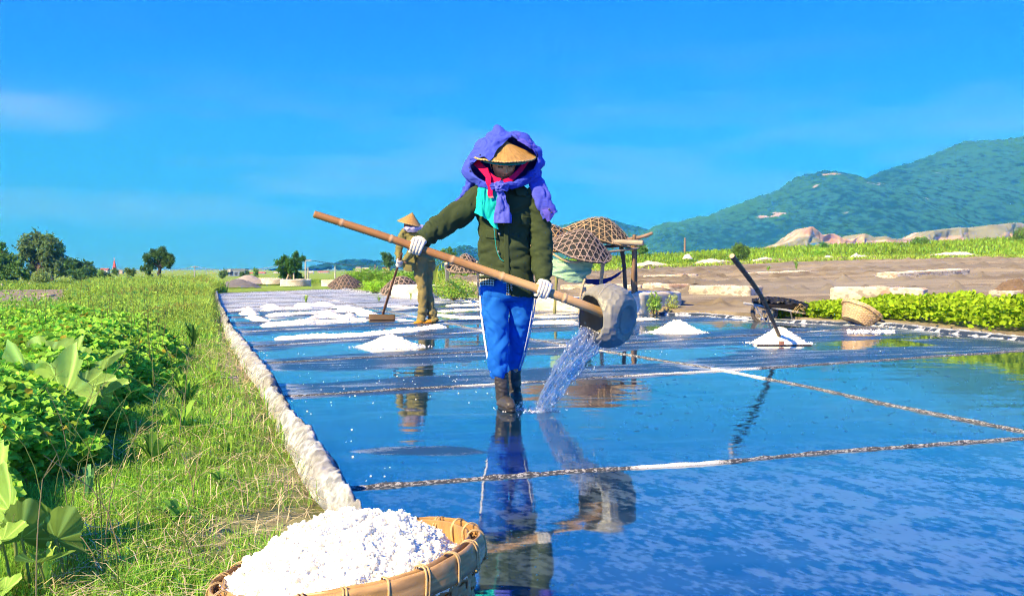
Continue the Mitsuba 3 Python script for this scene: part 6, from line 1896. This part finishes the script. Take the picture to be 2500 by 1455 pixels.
lance_weed('single bright blades at the bottom left corner', 112, 1455, .15, 5, 10, .016, (0.26, 0.36, 0.08), spread=.25)
lance_weed('small weed beside the foreground basket on the path', 540, 1195, .10, 9, 12, .022, (0.13, 0.25, 0.05))
lance_weed('tuft of grass growing in a far pan joint', 747, 742, .26, 9, 13, .03, (0.2, 0.3, 0.07), spread=.6)
lance_weed('tiny tuft of grass in a pan joint left of the rake handle', 925, 737, .20, 8, 14, .03, (0.2, 0.3, 0.07), spread=.8)
lance_weed('thin tuft of grass before the white block by the khaki worker', 1003, 733, .24, 7, 15, .02, (0.2, 0.3, 0.07), spread=.7)
lance_weed('small green tuft on the mud right of the rake pole, leftmost', 1875, 666, .42, 14, 16, .06, (0.13, 0.25, 0.04), 1, .5)
lance_weed('small green tuft on the mud right of the rake pole, rightmost', 1944, 660, .62, 16, 17, .07, (0.13, 0.25, 0.04), 1, .5)


def bush(label, name, u, v, wpx, hpx, n, seed, col, leaf=.05, cat='bush', yellow=.3, flower=None, dep=.8, Yf=None):
    rng = np.random.default_rng(seed)
    b = GT(u, v) if Yf is None else P(u, v, Yf)
    s = b[1] / FOC
    key = thing(name, label, cat)
    d = unit(rng.normal(0, 1, (n, 3))); rr = rng.random(n) ** .45
    q = d * rr[:, None] * np.array([wpx * s / 2, wpx * s / 2 * dep, hpx * s / 2])
    lump = 0.72 + .6 * meshkit.fbm(d * 2.4 + seed, 3, seed)
    q = q * lump[:, None] + [0, 0, hpx * s * .48]
    q = q[q[:, 2] > 0]
    m = len(q)
    V, F, C = leaf_cards(q + b, rng.normal(0, 1, (m, 3)) + d[:m] * 0, unit(rng.normal(0, .7, (m, 3)) + [-.2, -.2, .8]), leaf * rng.uniform(.6, 1.3, m), leaf * .5 * rng.uniform(.6, 1.3, m), green(m, rng, col, .3, yellow) * (0.6 + .8 * meshkit.fbm(q * 4 / max(hpx * s, .3), 2, seed))[:, None])
    if flower: C = np.where(np.repeat(rng.random(m) < .10, 5)[:, None], np.array([flower]), C)
    part(key, 'foliage', V, F, 'm_leaf', C, smooth=False)
    ms = []
    for i in range(9):
        e = q[rng.integers(0, m)]
        V, F = tube(np.array([b + [rng.normal(0, .05), rng.normal(0, .05), -.02], b + e * [.5, .5, .6], b + e]), [.012 + .02 * s * hpx / 4, .01, .004], 5, 8); ms.append((V, F, (0.20, 0.16, .09)))
    g = join(*ms); part(key, 'stem', *g[:2], 'm_matte', g[2])


bush('wide green bush behind the dark woven dome', 'bush', 905, 699, 150, 46, 2600, 1, (0.10, .20, .03), .12, dep=.35)
bush('bright green low bush between the two low woven domes', 'bush', 915, 713, 70, 30, 900, 2, (0.17, .30, .03), .09)
bush('green bush behind the khaki worker', 'bush', 1000, 704, 130, 42, 2200, 3, (0.10, .20, .03), .12)
bush('bush with small yellow flowers between the two workers', 'bush', 1108, 731, 125, 52, 2200, 4, (0.14, .24, .04), .07, flower=(0.62, .55, .22))
bush('thin green shrub right of the concrete tank', 'shrub', 1597, 765, 34, 52, 420, 5, (0.13, .22, .05), .06, 'shrub')
bush('thin dry green shrub in the mud, second right of the tank', 'shrub', 1641, 762, 34, 46, 260, 6, (0.2, .24, .08), .05, 'shrub')
bush('dark round bush on the bank behind the top of the rake pole', 'bush', 1806, 636, 44, 42, 1500, 7, (0.06, .12, .03), .22, yellow=.1, Yf=76)
bush('dark bush on the crest of the bank at the right', 'bush', 2246, 606, 46, 28, 900, 8, (0.06, .13, .03), .22, yellow=.1, Yf=88)
bush('small dark shrub on the bank below the quarry', 'shrub', 2010, 610, 22, 18, 300, 9, (0.05, .13, .04), .2, 'shrub', .05, Yf=86)
bush('light green shrub on the bank face below the quarry', 'shrub', 2000, 628, 44, 22, 600, 10, (0.15, .27, .04), .2, 'shrub', Yf=80)
bush('dark bush at the right edge on the crest of the bank', 'bush', 2492, 600, 40, 46, 900, 11, (0.06, .12, .03), .2, yellow=.1, Yf=88)
bush('grey green bush under the largest tree at the left', 'bush', 100, 697, 46, 38, 1100, 12, (0.11, .16, .06), .2, Yf=84)
bush('low green bush below the far dark trees at the left', 'bush', 160, 697, 70, 16, 700, 13, (0.10, .17, .04), .2, Yf=84)
bush('low hedge at the far left below the trees', 'bush', 30, 702, 120, 16, 900, 14, (0.11, .18, .04), .2, Yf=80)

# banana-like leaf beside the worker
pl = thing('banana_plant', 'young plant with one long drooping yellow green leaf beside the khaki worker', 'plant')
b = GT(1072, 722); Yb = b[1]
q = spline(np.array([P(1074, 706, Yb), P(1064, 678, Yb), P(1066, 655, Yb), P(1080, 640, Yb), P(1092, 640, Yb)]), 24)
wd = 0.17 * np.sin(np.linspace(0.05, np.pi, 24)) ** .7 + .01
V = np.stack([q - np.outer(wd, [.45, .5, .35]), q, q + np.outer(wd, [.45, -.3, .35])], 1)
part(pl, 'leaf', V.reshape(-1, 3), grid_faces(24, 3), 'm_leaf', (0.34, .44, .08))
V, F = tube(np.array([b, P(1080, 716, Yb), P(1074, 704, Yb)]), [.03, .02, .012], 8, 10); part(pl, 'stalk', V, F, 'm_leaf', (0.25, .33, .1))
# ------------------------------------------------------------------ trees and the town far behind


def tree(name, label, base, Y, blobs, leaf, n, col, seed, trunk=.22, trunk_col=(0.10, .075, .055), yellow=.15, stems=1, limb_to=None, drop=0.0):
    """Trunk, limbs and a crown of leaf clumps; blobs are measured clump centres and radii."""
    rng = np.random.default_rng(seed)
    key = thing(name, label, 'tree')
    s = Y / FOC
    b = P(base[0], base[1], Y)
    C = np.array([[*P(u, v, Y)] for u, v, r in blobs]); R = np.array([r * s for _, _, r in blobs])
    C[:, 1] += rng.normal(0, 1, len(C)) * R * .5
    tops = C.mean(0); tops[2] = min(C[:, 2].min() * .6 + tops[2] * .4, tops[2])
    fork = np.array([b[0] * .7 + tops[0] * .3, b[1], b[2] * .35 + tops[2] * .65])
    ms = [tube(np.array([b - [0, 0, .1], b * .5 + fork * .5 + [rng.normal(0, .1), 0, 0], fork]), [trunk, trunk * .75, trunk * .55], 10, 14, rough=trunk * .12, freq=3)]
    for c, r in zip(C, R):
        ms.append(tube(np.array([fork, fork * .45 + c * .55 + [0, 0, r * .2], c]), [trunk * .45, trunk * .28, trunk * .1], 6, 8))
    g = join(*ms); part(key, 'trunk', *g[:2], 'm_matte', tone(g[0], trunk_col, .3, 2, seed))
    w = R ** 2 / (R ** 2).sum(); vs = []
    pts, dd = [], []
    for c, r, k in zip(C, R, w):
        m = int(n * k) + 12
        sub = c + unit(rng.normal(0, 1, (9, 3))) * r * rng.uniform(.3, .85, (9, 1))
        j = rng.integers(0, 9, m)
        pts.append(sub[j] + rng.normal(0, 1, (m, 3)) * r * .27); dd.append(np.repeat(c[None], m, 0))
    q = np.vstack(pts); dd = np.vstack(dd); m = len(q)
    out = unit(q - dd)
    shade = (0.65 + .7 * meshkit.fbm(q / (R.mean() * .8), 2, seed))[:, None]
    V, F, Cc = leaf_cards(q, rng.normal(0, 1, (m, 3)) + [0, 0, -drop], unit(out + rng.normal(0, .5, (m, 3)) + [0, 0, .3]), leaf * rng.uniform(.6, 1.3, m), leaf * .55 * rng.uniform(.6, 1.2, m), green(m, rng, col, .25, yellow) * shade)
    part(key, 'crown', V, F, 'm_leaf', Cc, smooth=False)
    return key


DG = (0.06, 0.125, 0.045)
tree('broad_tree', 'largest tree of the left group, broad and ragged crown', (87, 692), 92, [(66, 600, 24), (88, 586, 18), (108, 598, 22), (132, 604, 20), (90, 625, 24), (122, 630, 26), (150, 640, 19), (58, 628, 14), (140, 658, 17), (120, 655, 15), (160, 660, 10), (76, 652, 10), (70, 615, 14)], .42, 5200, (0.062, .110, .052), 1, .28, (0.13, .10, .08))
tree('broad_tree', 'feathery tall tree top rising behind the largest left tree', (128, 690), 100, [(120, 578, 8), (128, 586, 8), (136, 590, 8), (126, 598, 10), (146, 596, 5), (140, 612, 12)], .40, 800, DG, 2, .2, drop=1.0)
tree('broad_tree', 'green tree at the left edge of the picture', (22, 694), 88, [(-4, 600, 8), (8, 632, 12), (24, 632, 12), (22, 650, 18), (2, 655, 22), (42, 648, 14), (54, 664, 13), (20, 672, 20), (66, 670, 12), (-20, 640, 26)], .42, 3600, (0.055, .12, .035), 3)
tree('broad_tree', 'dark flat topped tree right of the largest left tree', (196, 694), 88, [(170, 644, 8), (182, 648, 12), (198, 648, 12), (212, 652, 10), (222, 660, 8), (186, 664, 14), (206, 668, 16), (192, 680, 14), (216, 678, 12)], .40, 3000, (0.035, .085, .035), 4)
tree('broad_tree', 'low dark trees left of the church tower', (236, 690), 100, [(232, 666, 9), (246, 668, 8), (258, 674, 9), (240, 678, 10), (268, 682, 8), (280, 664, 6)], .36, 1200, DG, 5, .12)
tree('lone_tree', 'lone dark tree with open crown on the left horizon', (392, 680), 62, [(372, 616, 10), (392, 612, 9), (364, 632, 9), (384, 628, 11), (402, 624, 8), (415, 630, 8), (405, 640, 9), (388, 644, 9), (370, 644, 8), (412, 648, 6), (356, 624, 5), (420, 638, 5)], .20, 2600, (0.03, .075, .03), 6, .17, (0.05, .05, .04))
tree('lone_tree', 'small dark tree just left of the lone tree', (366, 684), 62, [(350, 656, 6), (360, 652, 6), (372, 654, 5), (362, 664, 6), (366, 676, 6)], .18, 620, (0.03, .075, .03), 7, .10, (0.05, .05, .04))
tree('lone_tree', 'small two headed tree between the church tower and the lone tree', (321, 684), 66, [(312, 660, 5), (318, 666, 5), (327, 662, 5), (322, 672, 5)], .2, 460, (0.07, .12, .05), 8, .09)
tree('lone_tree', 'dark round tree with upright branches in front of the far tanks', (708, 696), 52, [(682, 640, 9), (694, 632, 9), (706, 642, 12), (720, 622, 7), (716, 634, 9), (734, 634, 8), (740, 630, 5), (728, 648, 10), (698, 652, 14), (714, 660, 13), (688, 656, 9), (704, 672, 12), (722, 674, 10), (730, 680, 9), (690, 672, 9)], .15, 4600, (0.028, .085, .022), 9, .10, yellow=.08)
tree('sapling', 'sapling with sparse crown above the bush left of the khaki worker', (949, 668), 60, [(938, 620, 6), (948, 624, 6), (940, 632, 6), (952, 634, 7), (946, 642, 8), (956, 642, 5)], .18, 620, (0.04, .10, .04), 10, .05)
tree('sapling', 'sapling behind the pole, right of the khaki worker', (1100, 668), 60, [(1082, 614, 5), (1096, 612, 6), (1107, 622, 5), (1090, 622, 4), (1100, 630, 4)], .18, 360, (0.05, .12, .04), 11, .05)
tree('sapling', 'small tree on the bank just right of the hut', (1562, 628), 86, [(1545, 604, 7), (1558, 600, 8), (1570, 606, 7), (1576, 612, 6), (1552, 612, 7), (1565, 614, 6)], .24, 900, (0.05, .13, .03), 12, .09)
tree('sapling', 'small dark tree left of the round tree near the warehouse', (625, 682), 90, [(622, 660, 4), (628, 664, 5), (625, 672, 5), (620, 676, 4)], .22, 300, DG, 13, .08)
tree('sapling', 'dark tree in front of the blue grey warehouse', (545, 678), 120, [(538, 668, 6), (550, 667, 7), (544, 673, 7)], .3, 320, (0.05, .10, .04), 14, .1)
tree('sapling', 'dark tree at the right end of the blue grey warehouse', (600, 680), 120, [(592, 670, 6), (604, 670, 6), (598, 675, 6)], .3, 320, (0.04, .09, .04), 15, .1)
for i, (u, v) in enumerate(((695, 694), (718, 690))):
    k = thing('stake', ('left', 'right')[i] + ' pale stake propped under the dark round tree', 'stake')
    V, F = tube(np.array([P(u, v + 2, 51.5), P(u + (10 if i == 0 else -1), v - 24, 51.8)]), .05, 8, 6); put(k, V, F, 'm_wood', (0.4, .33, .24))


def house(name, label, u0, u1, vt, vb, Y, wall_c, roof_c, roof='gable', group=None, floors=1):
    key = thing(name, label, 'building', group)
    a, b = P(u0, vb, Y), P(u1, vb, Y); w = b[0] - a[0]; h = (vb - vt) * Y / FOC; d = w * .8
    wh = h * (.68 if roof == 'gable' else .92)
    z0 = a[2] - 3.0
    V, F = box((a[0], Y, z0), (b[0], Y + d, a[2] + wh)); part(key, 'wall', V, F, 'm_matte', wall_c, smooth=False)
    if roof == 'gable':
        e = .06 * w; zt_, zr = a[2] + wh, a[2] + h
        V = np.array([[a[0] - e, Y - e, zt_], [b[0] + e, Y - e, zt_], [b[0] + e, Y + d + e, zt_], [a[0] - e, Y + d + e, zt_], [a[0] - e, Y + d / 2, zr], [b[0] + e, Y + d / 2, zr]])
        F = np.array([[0, 1, 5], [0, 5, 4], [2, 3, 4], [2, 4, 5], [3, 0, 4], [1, 2, 5], [0, 2, 1], [0, 3, 2]])
    else:
        V, F = box((a[0] - .03 * w, Y - .03 * w, a[2] + wh), (b[0] + .03 * w, Y + d, a[2] + h))
    part(key, 'roof', V, F, 'm_matte', roof_c, smooth=False)
    for i in range(3):
        for f in range(floors):
            x = a[0] + w * (.14 + .27 * i); z = a[2] + wh * ((f + .25) / floors)
            V, F = box((x, Y - .05, z), (x + w * .16, Y + .1, z + wh * .42 / floors)); part(key, 'window', V, F, 'm_gloss', (0.05, .07, .10), smooth=False)


WH, RD, CR_ = (0.62, 0.60, 0.56), (0.42, 0.12, 0.08), (0.55, 0.48, 0.36)
for i, args in enumerate((('low white house with red roof left of the church tower', 243, 262, 655, 668, 330, WH, RD), ('pale low building between the church tower and the lone tree', 262, 300, 672, 682, 300, CR_, (0.35, .3, .25), 'flat'),
                          ('narrow beige building just right of the church tower', 286, 299, 660, 682, 340, (0.5, .42, .36), (0.4, .33, .28), 'flat'), ('small house with brown roof on the horizon left of the far power pole', 412, 428, 668, 677, 420, WH, (0.4, .25, .2)),
                          ('small white house below the far power pole', 448, 470, 669, 677, 420, WH, CR_), ('low reddish house right of the far power pole', 486, 500, 668, 676, 420, (0.55, .4, .32), RD), ('low house with brown roof left of the warehouse', 502, 524, 666, 675, 420, WH, (0.38, .24, .18)),
                          ('cream house right of the warehouse', 604, 616, 665, 674, 360, CR_, RD), ('pink roofed house left of the dark round tree', 630, 646, 664, 674, 360, WH, (0.5, .16, .18)), ('white house with blue grey roof left of the dark round tree', 640, 660, 668, 676, 340, WH, (0.25, .3, .36)),
                          ('white house directly behind the left of the dark round tree', 668, 684, 664, 674, 380, WH, (0.5, .48, .46)), ('small pink house just right of the dark round tree', 752, 764, 662, 671, 380, (0.55, .38, .36), WH), ('long low pale house at the foot of the distant hill', 776, 800, 662, 670, 420, WH, (0.45, .2, .18)),
                          ('white house with grey roof before the distant hill', 868, 880, 652, 662, 420, WH, (0.35, .33, .31)), ('white twin house before the distant hill, right of the middle', 884, 900, 653, 662, 430, WH, CR_), ('pale house with red roof left of the khaki worker', 934, 950, 652, 660, 400, CR_, RD))):
    house('house', *args)
house('warehouse', 'blue grey warehouse with a white front on the left horizon', 556, 598, 656, 678, 210, (0.20, 0.27, 0.36), (0.16, 0.23, 0.33), 'flat')
k = 'warehouse'
V = np.array([P(546, 663, 209.5), P(562, 657, 209.5), P(563, 664, 209.5), P(547, 665, 209.5)]); V = np.vstack([V, V + [0, .6, 0]])
part(k, 'front', V, np.array([[0, 1, 2], [0, 2, 3], [4, 6, 5], [4, 7, 6], [0, 4, 5], [0, 5, 1], [1, 5, 6], [1, 6, 2], [3, 2, 6], [3, 6, 7], [0, 3, 7], [0, 7, 4]]), 'm_matte', (0.75, .73, .68), smooth=False, label='white gable front')
tw = thing('church_tower', 'church tower with a red spire on the left horizon', 'tower')
YT = 420; s = YT / FOC
cx = P(280, 680, YT)
lathe4 = lambda prof: lathe_rings(np.array([[[cx[0] + r * math.cos(t), YT + r * math.sin(t), z] for t in np.pi / 4 + np.arange(4) * np.pi / 2] for r, z in prof]))
zz = lambda v: P(280, v, YT)[2]
V, F = lathe4([(7.5 * s, zz(690)), (7.0 * s, zz(672)), (5.6 * s, zz(660)), (5.6 * s, zz(655))]); part(tw, 'wall', V, F, 'm_matte', (0.5, .5, .48), smooth=False)
V, F = lathe4([(5.0 * s, zz(656)), (4.6 * s, zz(652)), (0.2, zz(635))]); part(tw, 'spire', V, F, 'm_matte', (0.55, .10, .12), smooth=False)
V, F = tube(np.array([[cx[0], YT, zz(637)], [cx[0], YT, zz(629)]]), .25, 6, 3); part(tw, 'finial', V, F, 'm_matte', (0.6, .5, .5))
V, F = box((cx[0] - .8, YT - 5.3 * s, zz(666)), (cx[0] + .8, YT - 3.9 * s, zz(658))); part(tw, 'window', V, F, 'm_matte', (0.12, .12, .14), smooth=False)


def power_pole(label, u, vt, vb, Y, wood=(0.32, .28, .25), arm=True, rad=.13):
    key = thing('power_pole', label, 'pole')
    V, F = tube(np.array([P(u, vb, Y) - [0, 0, 1], P(u, vt, Y)]), [rad, rad * .75], 8, 6); part(key, 'pole', V, F, 'm_matte', wood)
    if arm:
        p = P(u, vt + 2, Y); V, F = box(p - [.8, .06, .06], p + [.8, .06, .06]); part(key, 'crossarm', V, F, 'm_matte', wood, smooth=False)
    return P(u, vt, Y)


p1 = power_pole('concrete power pole on the left horizon', 475, 650, 676, 170, (0.36, .37, .40))
p2 = power_pole('tall grey power pole right of the dark round tree', 746, 634, 676, 120, (0.42, .42, .42))
p3 = power_pole('thin leaning pole in the grass right of the dark round tree', 752, 652, 694, 60, (0.5, .45, .36), False, .06)
p4 = power_pole('pale pole at the foot of the distant hill', 818, 650, 672, 150, (0.5, .5, .5), False)
p5 = power_pole('brown wooden pole on the bank in front of the hill', 1672, 580, 624, 91, (0.33, .22, .15), False, .11)
power_pole('brown pole before the distant hill', 916, 646, 664, 200, (0.3, .2, .16), False, .16)
power_pole('pale post in the grass at the left edge', 5, 692, 722, 60, (0.5, .47, .36), False, .10)
power_pole('white post at the left before the bushes', 73, 690, 702, 78, (0.6, .57, .45), False, .16)
for i, (a, b, lab) in enumerate(((p1, p2, 'overhead wire between the two power poles'), (p1, np.array([p1[0] - 40, p1[1] + 60, p1[2] - .5]), 'overhead wire running left from the concrete power pole'), (p2, np.array([p2[0] + 20, p2[1] + 40, p2[2] + .3]), 'overhead wire running right from the tall grey pole'))):
    t = np.linspace(0, 1, 30)[:, None]; q = a * (1 - t) + b * t - np.array([0, 0, 1]) * (1.1 * 4 * t * (1 - t))
    V, F = tube(q, .045, 5, 0); put(thing('wire', lab, 'wire'), V, F, 'm_matte', (0.2, .22, .25))

rng = np.random.default_rng(31)
for i, (lab, u, v, w, h, Y, c) in enumerate((('pale rubble strip below the bank, right of the hut', 1590, 648, 92, 11, 74, (0.55, .52, .47)), ('white rubble at the foot of the bank, left of the rake pole', 1740, 643, 104, 12, 74, (0.60, .57, .52)), ('grey white rubble at the foot of the bank, right of the rake pole', 1868, 641, 88, 15, 74, (0.55, .53, .50)),
                                             ('whitish rubble with grey tops below the quarry', 2020, 634, 52, 9, 75, (0.60, .58, .54)), ('pale rubble heap with grey mounds below the quarry, farther right', 2100, 631, 62, 13, 75, (0.55, .53, .50)), ('long pale rubble strip at the right below the bank', 2330, 624, 130, 9, 77, (0.60, .58, .52)),
                                             ('white bundle on the bank beside the brown wooden pole', 1678, 631, 24, 13, 80, (0.7, .69, .66)), ('grey mound in the left field, farther left', 36, 716, 24, 8, 56, (0.36, .33, .30)), ('grey mound in the left field beside the grass', 86, 713, 20, 10, 58, (0.34, .30, .28)))):
    s = Y / FOC; c0 = P(u, v, Y)
    a = np.linspace(0, 1, 18)[:, None]; tt = np.arange(60)[None] * 2 * np.pi / 60
    R = np.stack([a * w * s / 2 * np.cos(tt), a * max(w * s / 4, .5) * np.sin(tt), h * s * (1 - a ** 1.8) + 0 * tt], -1)
    R += ((meshkit.fbm(R * 2.6 + i, 4, i) - 0.5) * h * s * 1.1)[..., None] * [.4, .4, 1]
    V, F = lathe_rings(R, False, False); V[:, 2] -= .12 * h * s
    put(thing('rubble', lab, 'rubble'), V + c0, F, 'm_matte', tone(V, c, .25, 3, i), smooth=False)
k = thing('canopy', 'small blue rounded canopy standing before the quarry', 'canopy')
YC = 95; t = np.linspace(0, np.pi, 20)
a, b = P(1991, 603, YC), P(2021, 603, YC); r = (b[0] - a[0]) / 2; hh = 11 * YC / FOC
R = np.array([[[a[0] + r - r * math.cos(q) * f, YC + d, a[2] + hh * math.sin(q) ** .6 * f] for q in t] for d, f in ((0, .97), (0, 1.0), (2.0, 1.0), (2.0, .97))])
part(k, 'cover', R.reshape(-1, 3), grid_faces(4, 20), 'm_matte', (0.02, .13, .30))
V, F = box((b[0] - .35, YC + .05, a[2] - .6), (b[0] - .2, YC + .2, a[2] + hh * .4)); part(k, 'post', V, F, 'm_matte', (0.5, .5, .5), smooth=False)
V, F = box((a[0] + .1, YC + .05, a[2] - .6), (a[0] + .25, YC + .2, a[2] + hh * .4)); part(k, 'post', V, F, 'm_matte', (0.5, .5, .5), smooth=False)
for lab, u0, u1, vv, hpx, sd in (('small dark topped block in the left mud field, leftmost', -10, 34, 757, 9, 51), ('small grey block in the left mud field behind the weeds', 72, 92, 729, 5, 52), ('second small grey block in the left mud field behind the weeds', 104, 120, 727, 5, 53), ('grey block at the far end of the left mud field', 158, 178, 722, 4, 54)):
    a, b = GT(u0, vv), GT(u1, vv)
    block(thing('plot_wall', lab, 'low wall'), a, b, hpx * a[1] / FOC + .05, .5, sd, None, 'm_plaster', .02)
# flattened litter on the path
k = thing('litter', 'flat dark plastic scrap lying on the path near the ridge', 'litter')
c = G(552, 932); t = np.arange(24) * 2 * np.pi / 24
R = np.array([[[r * .085 * math.cos(q) * (1 + .15 * math.sin(2 * q)), r * .035 * math.sin(q), z + .004 * math.sin(3 * q)] for q in t] for r, z in ((1.0, .03), (1.03, .038), (.9, .041), (.8, .03), (.3, .027))])
V, F = lathe_rings(R); put(k, V + c, F, 'm_gloss', np.where((np.arange(len(V)) % 24 < 16)[:, None], [[.05, .06, .06]], [[.4, .35, .5]]))
# ------------------------------------------------------------------ the air
scene['air'] = {'type': 'homogeneous', 'albedo': {'type': 'rgb', 'value': [0.9, 0.95, 0.97]}, 'sigma_t': {'type': 'rgb', 'value': [0.00001, 0.000105, 0.00044]}}
scene['haze'] = {'type': 'cube', 'to_world': T().translate([0, 1400, 230]) @ T().scale([3500, 1800, 238]), 'bsdf': {'type': 'null'}, 'interior': {'type': 'ref', 'id': 'air'}}
labels['haze'] = {'kind': 'stuff', 'label': 'thin blue haze over the fields and hills', 'category': 'haze'}
scene['camera']['medium'] = {'type': 'ref', 'id': 'air'}
